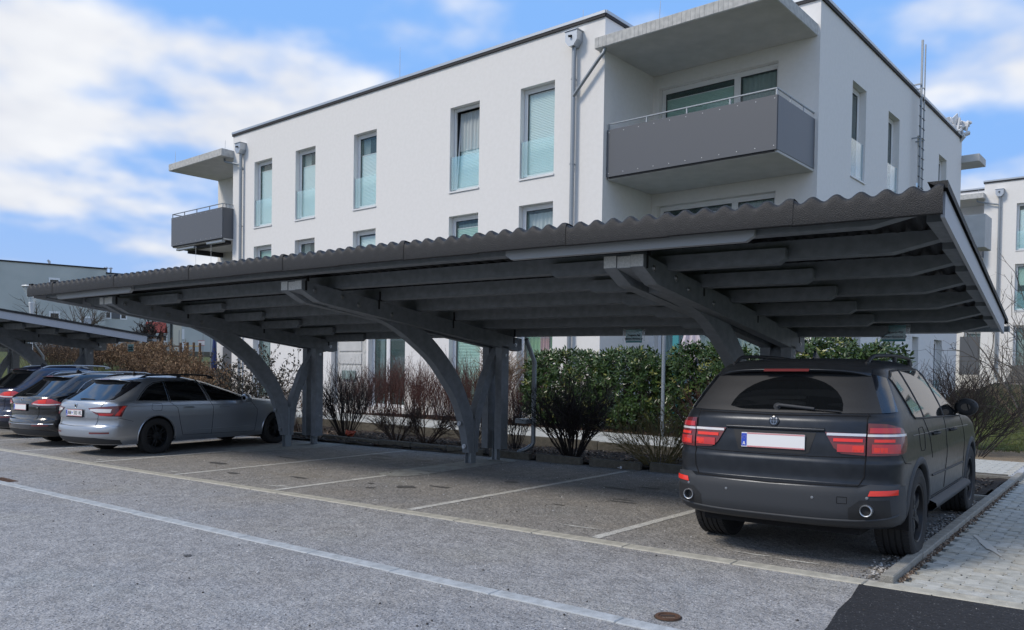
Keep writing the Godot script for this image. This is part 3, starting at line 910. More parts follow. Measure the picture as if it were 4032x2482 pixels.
# a window standing in an opening; local x along the wall, z outwards (0 = frame front)
# spec: lights = widths of the leaves, cover = blind kind, from/to = share of height covered, guard, tilt, sill
func make_window(parent: Node3D, at: Transform3D, w: float, h: float, spec := {}) -> void:
	var f := 0.065
	var lights: Array = spec.get("lights", [1.0])
	var b := MB.new()
	b.bx(Vector3(-w / 2, 0, -0.07), Vector3(-w / 2 + f, h, 0), 0.006)
	b.bx(Vector3(w / 2 - f, 0, -0.07), Vector3(w / 2, h, 0), 0.006)
	b.bx(Vector3(-w / 2 + f, h - f - 0.02, -0.07), Vector3(w / 2 - f, h, -0.001), 0.006)
	b.bx(Vector3(-w / 2 + f, 0, -0.07), Vector3(w / 2 - f, f, -0.001), 0.006)
	var x := -w / 2 + f
	var inner := w - 2 * f
	var win := put("window", b.mesh(), M.frame_white, parent, at)
	var total := 0.0
	for q in lights: total += q
	for k in lights.size():
		var lw: float = inner * lights[k] / total
		var x0 := x; var x1 := x + lw
		x = x1
		if k < lights.size() - 1:
			var mb := MB.new(); mb.bx(Vector3(x1 - 0.045, f, -0.07), Vector3(x1 + 0.045, h - f - 0.02, -0.002), 0.005)
			put("mullion", mb.mesh(), M.frame_white, win)
			x1 -= 0.045
		if k > 0: x0 += 0.045
		var s := 0.045
		var g := MB.new()
		var y0 := f; var y1 := h - f - 0.02
		var tx := Transform3D.IDENTITY
		if spec.get("tilt", false) and k == 0: tx = Transform3D(Basis(Vector3.RIGHT, 0.09), Vector3(0, y0, -0.02)) * Transform3D(Basis.IDENTITY, Vector3(0, -y0, 0))
		tx = Transform3D(Basis(Vector3.RIGHT, -0.075), Vector3(0, y0, -0.02)) * Transform3D(Basis.IDENTITY, Vector3(0, -y0, 0)) if spec.get("tilt", false) and k == 0 else tx
		g.bx(Vector3(x0, y0, -0.055), Vector3(x0 + s, y1, -0.012), 0.005); g.bx(Vector3(x1 - s, y0, -0.055), Vector3(x1, y1, -0.012), 0.005)
		g.bx(Vector3(x0 + s, y0, -0.055), Vector3(x1 - s, y0 + s, -0.013), 0.005); g.bx(Vector3(x0 + s, y1 - s, -0.055), Vector3(x1 - s, y1, -0.013), 0.005)
		put("sash", g.mesh(), M.frame_white, win, tx)
		var gk := MB.new()
		for q in [[x0 + s, x0 + s + 0.012, y0 + s, y1 - s], [x1 - s - 0.012, x1 - s, y0 + s, y1 - s]]: gk.bx(Vector3(q[0], q[2], -0.05), Vector3(q[1], q[3], -0.030))
		gk.bx(Vector3(x0 + s + 0.012, y1 - s - 0.014, -0.05), Vector3(x1 - s - 0.012, y1 - s, -0.030)); gk.bx(Vector3(x0 + s + 0.012, y0 + s, -0.05), Vector3(x1 - s - 0.012, y0 + s + 0.012, -0.030))
		put("gasket", gk.mesh(), M.gasket, win, tx)
		var pn := MB.new(); pn.quad(Vector3(x0 + s, y0 + s, -0.040), Vector3(x1 - s, y0 + s, -0.040), Vector3(x1 - s, y1 - s, -0.040), Vector3(x0 + s, y1 - s, -0.040))
		put("pane", pn.mesh(), M.pane, win, tx)
		var cw := x1 - x0 - 2 * s
		var cx := (x0 + x1) / 2
		var cover: Array = spec.get("covers", [])
		if k < cover.size() and cover[k] != null:
			for c in (cover[k] if cover[k][0] is Array else [cover[k]]):
				var a0: float = lerpf(y0 + s, y1 - s, c[1]); var a1: float = lerpf(y0 + s, y1 - s, c[2])
				if c[0] == "blind" or c[0] == "blind_green":
					put("blind", folded_blind(cw - 0.02, a0, a1).mesh(), M[c[0]], win, tx * Transform3D(Basis.IDENTITY, Vector3(cx, 0, -0.095)))
					var rl := MB.new(); rl.bx(Vector3(cx - cw / 2 + 0.01, a1 - 0.0, -0.10), Vector3(cx + cw / 2 - 0.01, a1 + 0.018, -0.075), 0.004)
					put("blind_rail", rl.mesh(), M.frame_white, win, tx)
				else:
					var frac: float = c[3] if c.size() > 3 else 1.0
					var off: float = c[4] if c.size() > 4 else 0.0
					put("curtain", pleats(cw * frac, a0, a1, maxi(3, int(cw * frac * 8)), 0.022).mesh(), M[c[0]], win, Transform3D(Basis.IDENTITY, Vector3(cx + off * cw, 0, -0.17)))
	# dark room behind
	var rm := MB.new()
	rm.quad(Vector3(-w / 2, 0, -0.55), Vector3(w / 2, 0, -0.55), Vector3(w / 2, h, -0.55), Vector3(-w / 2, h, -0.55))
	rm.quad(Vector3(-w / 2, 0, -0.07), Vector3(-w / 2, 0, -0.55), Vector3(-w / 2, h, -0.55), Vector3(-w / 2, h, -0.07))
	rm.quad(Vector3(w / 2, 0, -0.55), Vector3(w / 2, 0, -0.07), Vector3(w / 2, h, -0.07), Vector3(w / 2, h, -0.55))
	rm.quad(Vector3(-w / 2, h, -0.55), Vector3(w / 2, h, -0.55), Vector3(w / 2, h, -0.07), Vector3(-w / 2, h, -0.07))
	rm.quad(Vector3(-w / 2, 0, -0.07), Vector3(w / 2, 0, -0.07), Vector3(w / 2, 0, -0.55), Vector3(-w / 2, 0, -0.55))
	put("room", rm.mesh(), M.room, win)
	var deep: float = spec.get("deep", 0.17)
	if spec.get("sill", true):
		var sb := MB.new()
		sb.box(Vector3(0, -0.03, deep / 2 + 0.02), Vector3(w + 0.03, 0.022, deep + 0.05), 0.004, Basis(Vector3.RIGHT, 0.07))
		sb.bx(Vector3(-w / 2 - 0.015, -0.072, deep + 0.028), Vector3(w / 2 + 0.015, -0.036, deep + 0.044), 0.004)
		put("sill", sb.mesh(), M.sill, win)
	if spec.get("guard", false):
		var gb := MB.new(); gb.bx(Vector3(-w / 2 + 0.03, 0.03, deep - 0.055), Vector3(w / 2 - 0.03, 1.02, deep - 0.043))
		put("glass_guard", gb.mesh(), M.guard, win)
		for sx in [-1.0, 1.0]:
			var rb := MB.new()
			rb.bx(Vector3(sx * (w / 2 - 0.018) - 0.012, 0.02, deep - 0.065), Vector3(sx * (w / 2 - 0.018) + 0.012, 1.03, deep - 0.035), 0.004)
			put("guard_rail", rb.mesh(), M.steel, win)


func build_block() -> void:
	var o := thing("apartment_block", "white three-storey apartment block with grey balconies right behind the carport", "building", Vector3(-28.8993, 0, -18.5848))
	o.basis = Basis(Vector3(0.99912821, 0, 0.04174715), Vector3.UP, Vector3(-0.04174715, 0, 0.99912821))
	var R := Vector3.RIGHT; var IN := Vector3(0, 0, -1)
	var s := BK
	var yb := -0.9; var yt := 10.1 * BK - 0.0912
	var Y := func(y: float) -> float: return y * BK - 0.0912
	var hy := [[6.45, 8.86], [3.37, 5.78], [0.29, 2.66]]
	var dp := 0.17 * s
	# front wall, w = 0, u 0..16.81
	var cols := [[1.46, 2.60], [4.03, 5.17], [7.21, 8.33], [11.55, 12.69], [14.16, 15.30]]
	var holes: Array = []
	for row in 2:
		for c in cols: holes.append([c[0] * s, c[1] * s, Y.call(hy[row][0]), Y.call(hy[row][1])])
	var gnd := [[1.46, 2.60], [6.15, 7.95], [8.04, 9.76], [11.62, 12.83], [14.16, 15.35]]
	for c in gnd: holes.append([c[0] * s, c[1] * s, Y.call(0.2), Y.call(2.66)])
	var b := MB.new()
	wall_face(b, Vector3.ZERO, R, IN, 16.81 * s, yb, yt, holes, dp)
	# left return of the front block, loggia side wall, back walls and right gable
	wall_face(b, B(0, 0, 1.65) * Vector3(1, 0, 1), Vector3(0, 0, 1), Vector3(1, 0, 0), 1.65 * s, yb, yt, [], dp)
	wall_face(b, B(16.81, 0, 0) * Vector3(1, 0, 1), IN, Vector3(-1, 0, 0), 2.3 * s, yb, yt, [], dp)
	var lh: Array = []
	for row in 3: lh.append([(16.98 - 16.81) * s, (20.2 - 16.81) * s, Y.call(hy[row][0] + 0.0), Y.call(hy[row][1] + 0.03)])
	wall_face(b, B(16.81, 0, 2.3) * Vector3(1, 0, 1), R, IN, (21.18 - 16.81) * s, yb, yt, lh, dp)
	var gh: Array = []
	for row in 3:
		for c in [[4.6, 5.7], [7.68, 8.78], [10.7, 11.45], [13.42, 14.5]]: gh.append([(c[0] - 2.3) * s, (c[1] - 2.3) * s, Y.call(hy[row][0]), Y.call(hy[row][1])])
	wall_face(b, B(21.18, 0, 2.3) * Vector3(1, 0, 1), IN, Vector3(-1, 0, 0), (16.7 - 2.3) * s, yb, yt, gh, dp)
	var doors: Array = []
	for row in 3: doors.append([2.9 * s, 3.85 * s, Y.call(hy[row][0]), Y.call(hy[row][1] - 0.2)])
	wall_face(b, B(-4.0, 0, 1.65) * Vector3(1, 0, 1), R, IN, 4.0 * s, yb, yt, doors, dp)
	wall_face(b, B(-4.0, 0, 16.7) * Vector3(1, 0, 1), Vector3(0, 0, 1), Vector3(1, 0, 0), 15.05 * s, yb, yt, [], dp)
	wall_face(b, B(21.18, 0, 16.7) * Vector3(1, 0, 1), -R, Vector3(0, 0, 1), 25.18 * s, yb, yt, [], dp)
	put("wall", b.mesh(), M.plaster, o)
	# roof deck and parapet coping with its dark drip edge
	b = MB.new()
	b.bx(B(-3.9, 9.75, 16.6), B(21.1, 9.9, 2.4))
	b.bx(B(0.1, 9.74, 2.39), B(16.7, 9.89, 0.1))
	put("roof", b.mesh(), M.edge_dark, o)
	var runs := [[0, 0, 16.81, 0], [16.81, 0, 16.81, 2.3], [16.81, 2.3, 21.18, 2.3], [21.18, 2.3, 21.18, 16.7], [21.18, 16.7, -4.0, 16.7], [-4.0, 16.7, -4.0, 1.65], [-4.0, 1.65, 0, 1.65], [0, 1.65, 0, 0]]
	for q in runs:
		var p := B(q[0], 10.1, q[1]); var e := B(q[2], 10.1, q[3])
		var d := (e - p); var L := d.length(); d /= L
		var out := d.cross(Vector3.UP)
		var bb := Basis(d, Vector3.UP, -out * -1.0)
		bb = Basis(d, Vector3.UP, d.cross(Vector3.UP))
		var cb := MB.new(); cb.box((p + e) / 2 + Vector3(0, 0.055, 0) - out * 0.14 + out * 0.035, Vector3(L + 0.066, 0.085, 0.34), 0.006, bb)
		var cop := put("coping", cb.mesh(), M.zinc, o)
		var eb := MB.new(); eb.box((p + e) / 2 + Vector3(0, -0.022, 0) - out * 0.14 + out * 0.022, Vector3(L + 0.04, 0.07, 0.335), 0.0, bb)
		put("drip_edge", eb.mesh(), M.edge_dark, cop)
	# windows of the front
	var shade_hi := [[["blind", 0.0, 0.90]], [["curtain_grey", 0.72, 1.0, 0.4, -0.3], ["blind", 0.0, 0.80]], [["curtain_grey", 0.72, 1.0, 0.35, -0.3], ["blind", 0.0, 0.75]], [["curtain", 0.50, 1.0], ["blind", 0.0, 0.52]], [["blind", 0.0, 0.985]]]
	var shade_mid := [[["blind_green", 0.55, 0.98]], [["curtain_grey", 0.0, 1.0, 0.35, -0.3]], [["blind", 0.0, 0.97]], [["curtain_grey", 0.0, 0.96], ["blind_green", 0.0, 0.9]], [["curtain", 0.0, 0.97], ["blind", 0.0, 0.3]]]
	for row in 2:
		for k in 5:
			var c: Array = cols[k]
			make_window(o, Transform3D(Basis.IDENTITY, B((c[0] + c[1]) / 2, hy[row][0] + 0.05, 0.17)), (c[1] - c[0]) * s, (hy[row][1] - hy[row][0] - 0.05) * s, {"covers": [(shade_hi if row == 0 else shade_mid)[k]], "guard": true, "tilt": row == 0 and k == 3})
	var gspec := [{"covers": [["curtain_grey", 0, 1]]}, {}, {"lights": [0.75, 1.0], "covers": [["curtain_grey", 0.0, 1.0, 0.35, -0.1], null], "sill": false}, {"covers": [["blind_green", 0.0, 1.0]], "sill": false}, {"covers": [[["curtain_green", 0, 1, 0.55, -0.22], ["curtain_rose", 0, 1, 0.3, 0.1], ["curtain_green", 0, 1, 0.2, 0.4]]], "sill": false}]
	for k in 5:
		if k == 1: continue
		var c: Array = gnd[k]
		make_window(o, Transform3D(Basis.IDENTITY, B((c[0] + c[1]) / 2, 0.2, 0.17)), (c[1] - c[0]) * s, 2.46 * s, gspec[k])
	# entrance niche with letter boxes
	var en := MB.new(); en.bx(B(6.15, 0.2, 0.24), B(7.95, 2.66, 0.19))
	var niche := put("entrance_panel", en.mesh(), M.raw_concrete, o)
	for r in 3:
		var lb := MB.new(); lb.bx(B(6.35, 1.95 - r * 0.42, 0.19), B(7.5, 2.30 - r * 0.42, 0.165), 0.01)
		put("panel_sheet", lb.mesh(), M.soffit, niche)
	var nb := MB.new(); nb.bx(B(6.55, 1.02, 0.165), B(7.25, 1.32, 0.12), 0.01)
	put("letter_box", nb.mesh(), M.curtain_grey, niche)
	# loggia windows
	for row in 3:
		var cv: Array = [["blind_green", 0.0, 0.93], ["curtain_grey", 0, 1]]
		if row == 2: cv = [["curtain_grey", 0, 1], ["curtain_grey", 0, 1]]
		make_window(o, Transform3D(Basis.IDENTITY, B(18.59, hy[row][0], 2.47)), 3.22 * s, (hy[row][1] - hy[row][0] + 0.03) * s, {"lights": [2.05, 1.05], "covers": cv, "sill": false})
	# gable windows (turned to face right)
	var turn := Basis(Vector3.UP, PI / 2)
	for row in 3:
		for c in [[4.6, 5.7], [7.68, 8.78], [10.7, 11.45], [13.42, 14.5]]:
			make_window(o, Transform3D(turn, B(21.18 - 0.17, hy[row][0] + 0.05, (c[0] + c[1]) / 2)), (c[1] - c[0]) * s, (hy[row][1] - hy[row][0] - 0.05) * s, {"covers": [["curtain_grey", 0, 1, 0.6, 0.2]], "guard": true})
	for row in 3:
		make_window(o, Transform3D(Basis.IDENTITY, B(-4.0 + 3.375, hy[row][0], 1.82)), 0.95 * s, (hy[row][1] - hy[row][0] - 0.2) * s, {"covers": [["curtain", 0, 1]], "sill": false})
	# balconies: slab, three fibre-cement panels, galvanised rail
	for q in [[16.83, 21.10, 0.15, 2.3, 1], [-3.88, 0.04, -0.43, 1.65, 1], [-3.88, 0.04, -0.43, 1.65, 2], [16.83, 21.10, 0.15, 2.3, 2]]:
		if q[4] == 2: continue
		var u0: float = q[0]; var u1: float = q[1]; var wf: float = q[2]; var wb: float = q[3]
		var ys := 6.13
		var sb := MB.new(); sb.bx(B(u0, ys, wb), B(u1, ys + 0.22, wf + 0.04), 0.012)
		var bal := put("balcony", sb.mesh(), M.soffit, o)
		var fb := MB.new(); fb.bx(B(u0, ys + 0.055, wf), B(u1, 7.33, wf - 0.022), 0.003)
		put("front_panel", fb.mesh(), M.panel, bal)
		var eb := MB.new(); eb.bx(B(u0 + 0.05, ys + 0.02, wf + 0.03), B(u1 - 0.06, ys + 0.07, wf + 0.005))
		put("gap_shade_strip", eb.mesh(), M.edge_dark, bal)  # solid near-black strip, painted in for the shade below the panel
		for side in [1, -1]:
			if side == -1 and u0 > 0: continue
			var uu := u1 if side == 1 else u0
			var pb := MB.new(); pb.bx(B(uu - 0.011, ys + 0.055, wb - 0.02 if side == -1 or u0 > 0 else 0.02), B(uu + 0.011, 7.33, wf + 0.004), 0.003)
			put("side_panel", pb.mesh(), M.panel, bal)
		var n := 5
		var rl := MB.new()
		rl.bx(B(u0 + 0.02, 7.46, wf + 0.035), B(u1 - 0.02, 7.49, wf + 0.0), 0.004)
		var side_end := wb if u0 > 0 else 0.0
		rl.bx(B(u1 - 0.045, 7.46, side_end), B(u1 - 0.012, 7.49, wf + 0.036), 0.004)
		if u0 < 0: rl.bx(B(u0 + 0.012, 7.46, wb), B(u0 + 0.045, 7.49, wf + 0.036), 0.004)
		put("top_rail", rl.mesh(), M.galv, bal)
		for k in n:
			var uu := lerpf(u0 + 0.035, u1 - 0.035, float(k) / (n - 1))
			var pb := MB.new(); pb.bx(B(uu - 0.018, 6.2, wf + 0.032), B(uu + 0.018, 7.46, wf + 0.006), 0.003)
			put("baluster_post", pb.mesh(), M.galv, bal)
		for t in [0.35, 0.7]:
			var pb := MB.new(); var ww := lerpf(wf, side_end, t); pb.bx(B(u1 - 0.04, 6.2, ww - 0.016), B(u1 - 0.014, 7.46, ww + 0.016), 0.003)
			put("baluster_post", pb.mesh(), M.galv, bal)
		var rv := MB.new()
		for k in 11:
			for yy in [6.27, 7.26]:
				rv.lathe([Vector2(0.0, 0.004), Vector2(0.009, 0.003), Vector2(0.011, 0.0)], 6, Transform3D(Basis(Vector3.RIGHT, PI / 2), B(lerpf(u0 + 0.06, u1 - 0.06, k / 10.0), yy, wf - 0.0225)))
		var rvo := put("rivet_row", rv.mesh(), M.sill, bal); rvo.set_meta("kind", "stuff")
	# canopy slabs over the balconies, board-marked concrete edge
	for q in [[16.65, 21.11, -0.2, 2.3], [-4.02, 0.05, -0.5, 1.7]]:
		var cb := MB.new()
		cb.bx(B(q[0], 9.23, q[3]), B(q[1], 9.51, q[2]), 0.012)
		var can := put("canopy", cb.mesh(), M.soffit, o)
		var bd := int((q[1] - q[0]) / 0.11)
		for k in bd:
			var u0 := lerpf(q[0], q[1], float(k) / bd); var u1 := lerpf(q[0], q[1], float(k + 1) / bd)
			var mb := MB.new(); mb.bx(B(u0 + 0.002, 9.245, q[2]), B(u1 - 0.002, 9.50, q[2] - 0.006 - rng.randf_range(0, 0.006)), 0.002)
			put("board_mark", mb.mesh(), M.raw_concrete, can)
		var sd := MB.new(); sd.bx(B(q[1], 9.24, q[3] if q[0] > 0 else 0.0), B(q[1] + 0.008, 9.50, q[2]), 0.002)
		put("edge_face", sd.mesh(), M.raw_concrete, can)
	# rainwater heads and downpipes with brackets
	for q in [[0.72, 9.45, 1], [15.97, 9.66, -1]]:
		var u: float = q[0]
		var hb := MB.new()
		var p := PackedVector2Array([Vector2(-0.19, 0.19), Vector2(-0.19, -0.06), Vector2(-0.075, -0.2), Vector2(0.075, -0.2), Vector2(0.19, -0.06), Vector2(0.19, 0.19)])
		hb.prism(p, 0.01, 0.27, Transform3D(Basis.IDENTITY, B(u, q[1], 0)))
		hb.bx(B(u, q[1], 0) + Vector3(-0.215, 0.19, 0.0), B(u, q[1], 0) + Vector3(0.215, 0.215, 0.295), 0.004)
		var head := put("rainwater_head", hb.mesh(), M.zinc, o)
		var sp := MB.new(); sp.tube(PackedVector3Array([B(u, q[1] + 0.06, 0) + Vector3(0.02, 0, 0.24), B(u, q[1] + 0.05, 0) + Vector3(-0.03, -0.02, 0.34)]), 0.03, 0.03, 10)
		put("spout", sp.mesh(), M.gasket, head)
		var tb := MB.new(); tb.tube(PackedVector3Array([B(u, q[1], 0) + Vector3(0, -0.18, 0.12), B(u, 0.0, 0) + Vector3(0, 0, 0.12)]), 0.06, 0.06, 14)
		var pipe := put("downpipe", tb.mesh(), M.galv, o)
		for yy in [8.7, 6.6, 3.6, 1.5]:
			var rb := MB.new(); rb.lathe([Vector2(0.066, -0.02), Vector2(0.066, 0.02)], 14, Transform3D(Basis.IDENTITY, B(u, yy, 0) + Vector3(0, 0, 0.12))); rb.bx(B(u, yy, 0) + Vector3(-0.085, -0.012, 0.10), B(u, yy, 0) + Vector3(-0.055, 0.012, 0.135))
			rb.bx(B(u, yy, 0) + Vector3(-0.012, -0.012, 0), B(u, yy, 0) + Vector3(0.012, 0.012, 0.07))
			put("pipe_bracket", rb.mesh(), M.galv, pipe)
		var arm := MB.new()
		if q[2] == -1:
			arm.tube(PackedVector3Array([B(u, 8.25, 0) + Vector3(0, 0, 0.13), B(u + 0.12, 8.36, 0) + Vector3(0, 0, 0.15), B(16.75, 9.02, 0) + Vector3(0, 0, 0.15), B(16.86, 9.12, 0) + Vector3(0, 0, 0.14), B(16.9, 9.25, 0) + Vector3(0, 0, 0.12)]), 0.048, 0.048, 12)
		else:
			arm.tube(PackedVector3Array([B(u, 8.86, 0) + Vector3(0, 0, 0.13), B(0.1, 9.02, 0) + Vector3(0, 0, 0.16), B(-0.2, 9.09, 0) + Vector3(0, 0, 0.20), B(-0.28, 9.13, 0) + Vector3(0, 0, 0.2), B(-0.3, 9.25, 0) + Vector3(0, 0, 0.2)]), 0.042, 0.042, 12)
		put("branch_pipe", arm.mesh(), M.galv, pipe)
	# lightning rods, roof ladder, awnings under the left balcony, dark screen below it
	for q in [[9.2, 0.15, 1.05], [16.0, 0.2, 0.35], [5.5, 0.2, 0.2], [12.6, 0.2, 0.2]]:
		var lb := MB.new(); lb.tube(PackedVector3Array([B(q[0], 10.15, q[1]), B(q[0], 10.15 + q[2], q[1])]), 0.012, 0.006, 6)
		lb.bx(B(q[0] - 0.04, 10.2, q[1] - 0.04), B(q[0] + 0.04, 10.26, q[1] + 0.04), 0.01)
		put("lightning_rod", lb.mesh(), M.steel, o)
	for q in [[-3.7, -0.4, 9.5, 0.5], [-0.25, -0.2, 9.5, 0.4], [18.3, 0.0, 9.5, 0.5], [21.1, 16.5, 10.15, 0.9]]:
		var lb := MB.new(); lb.tube(PackedVector3Array([B(q[0], q[2], q[1]), B(q[0] + 0.03, q[2] + q[3], q[1])]), 0.011, 0.006, 6)
		put("lightning_rod", lb.mesh(), M.steel, o)
	var ld := MB.new()
	for k in 2:
		var ww := 10.15 + k * 0.42
		ld.bx(B(21.18, 2.8, ww - 0.03) + Vector3(0.20, 0, 0), B(21.18, 11.55, ww + 0.03) + Vector3(0.26 - k * 0.03, 0, 0), 0.004)
	var lad := put("roof_ladder", ld.mesh(), M.galv, o)
	for k in 24:
		var rb := MB.new(); rb.tube(PackedVector3Array([B(21.18, 2.95 + k * 0.3, 10.0) + Vector3(0.23, 0, 0), B(21.18, 2.95 + k * 0.3, 10.62) + Vector3(0.23, 0, 0)]), 0.014, 0.014, 6)
		put("rung", rb.mesh(), M.iron, lad)
	for yy in [6.3, 8.6, 10.2]:
		var rb := MB.new(); rb.bx(B(21.18, yy, 10.05), B(21.18, yy + 0.035, 10.09) + Vector3(0.24, 0, 0)); rb.bx(B(21.18, yy, 10.5), B(21.18, yy + 0.035, 10.54) + Vector3(0.24, 0, 0))
		put("ladder_bracket", rb.mesh(), M.galv, lad)
	var aw := MB.new()
	aw.bx(B(-3.5, 5.98, -0.30), B(-2.1, 6.06, -0.44), 0.01); aw.bx(B(-1.15, 6.03, -0.30), B(0.0, 6.11, -0.44), 0.01)
	var awn := put("awning_case", aw.mesh(), M.galv, o)
	aw = MB.new(); aw.bx(B(-3.3, 6.0, -0.2), B(-0.1, 6.12, 0.0), 0.0); aw.bx(B(-3.6, 5.94, 0.1), B(-3.45, 6.12, 1.6))
	put("awning_arm", aw.mesh(), M.edge_dark, awn)
	for uu in [-2.0, -0.85]:
		var cb := MB.new(); cb.tube(PackedVector3Array([B(uu, 6.0, -0.4), B(uu, 3.2, -0.4)]), 0.006, 0.006, 5)
		put("pull_cord", cb.mesh(), M.sill, awn)
	var ds := MB.new(); ds.bx(B(-1.0, 0.1, 0.2), B(-0.06, 2.12, 0.24), 0.005)
	put("terrace_screen", ds.mesh(), M.panel, o)
	# white plastic sheet crumpled at the far roof corner
	var pl := MB.new()
	for k in 26:
		pl.box(B(21.0, 10.28, 16.2) + Vector3(rng.randf_range(-0.1, 0.4), rng.randf_range(-0.15, 0.4), rng.randf_range(-0.7, 0.5)), Vector3(rng.randf_range(0.1, 0.4), rng.randf_range(0.02, 0.1), rng.randf_range(0.2, 0.5)), 0.0, Basis.from_euler(Vector3(rng.randf() * 3, rng.randf() * 3, rng.randf() * 3)))
	put("plastic_sheet", pl.mesh(), M.fuzzy, o)
	# rear canopy seen past the gable
	var rc := MB.new(); rc.bx(B(19.5, 9.23, 17.9), B(21.75, 9.5, 16.75), 0.012)
	put("canopy", rc.mesh(), M.soffit, o)
	var rbp := MB.new(); rbp.bx(B(19.5, 6.1, 17.9), B(22.0, 7.3, 16.75), 0.012)
	put("balcony", rbp.mesh(), M.soffit, o)
	for wx in [17.0, 17.4, 17.8]:
		pass

	# the twin block further back on the right
	var c := o.duplicate() as Node3D
	c.name = numbered("apartment_block")
	add_child(c)
	c.position = Vector3(-7.11, 1.46, -51.1)
	tag(c, "second white apartment block on the rise behind the right-hand lawn", "building")


# ---------------------------------------------------------------- pale houses behind the play area at the far left
func far_house(called: String, label: String, at: Vector3, len: float, depth: float, top: float, wins: Array, wall_mat: Material) -> Node3D:
	# local x runs along the visible wall (away from the viewer), z points out of it
	var o := thing(called, label, "building", at, "pale houses behind the play area")
	var hd := Vector3(0.2336, 0, -0.97233)
	var out := Vector3(0.97233, 0, 0.2336)
	o.basis = Basis(hd, Vector3.UP, out)
	var holes: Array = []
	for w in wins: holes.append([w[0], w[1], w[2], w[3]])
	var b := MB.new()
	wall_face(b, Vector3.ZERO, Vector3.RIGHT, Vector3(0, 0, -1), len, -1.5, top, holes, 0.12)
	b.quad(Vector3(len, -1.5, 0), Vector3(len, -1.5, -depth), Vector3(len, top, -depth), Vector3(len, top, 0))
	b.quad(Vector3(0, -1.5, -depth), Vector3(0, -1.5, 0), Vector3(0, top, 0), Vector3(0, top, -depth))
	b.quad(Vector3(len, -1.5, -depth), Vector3(0, -1.5, -depth), Vector3(0, top, -depth), Vector3(len, top, -depth))
	put("wall", b.mesh(), wall_mat, o)
	b = MB.new(); b.bx(Vector3(-0.06, top, -depth - 0.06), Vector3(len + 0.06, top + 0.10, 0.06))
	put("roof", b.mesh(), M.edge_dark, o)
	for w in wins:
		var ww: float = w[1] - w[0]; var hh: float = w[3] - w[2]
		b = MB.new()
		var t := 0.09
		b.bx(Vector3(0, 0, -0.08), Vector3(t, hh, 0.02)); b.bx(Vector3(ww - t, 0, -0.08), Vector3(ww, hh, 0.02)); b.bx(Vector3(t, 0, -0.08), Vector3(ww - t, t, 0.02)); b.bx(Vector3(t, hh - t * 1.6, -0.08), Vector3(ww - t, hh, 0.02))
		var f := put("window", b.mesh(), M.frame_white, o, Transform3D(Basis.IDENTITY, Vector3(w[0], w[2], 0.0)))
		b = MB.new(); b.quad(Vector3(t, t, -0.05), Vector3(ww - t, t, -0.05), Vector3(ww - t, hh - t, -0.05), Vector3(t, hh - t, -0.05))
		put("pane", b.mesh(), M.curtain_grey if w[4] == 0 else M.glass_dark, f)
		if w[4] == 2:
			b = MB.new(); b.bx(Vector3(t, t + 0.18, -0.045), Vector3(ww - t, hh - t * 1.6, -0.02))
			put("shutter", b.mesh(), M.fascia, f)
	return o


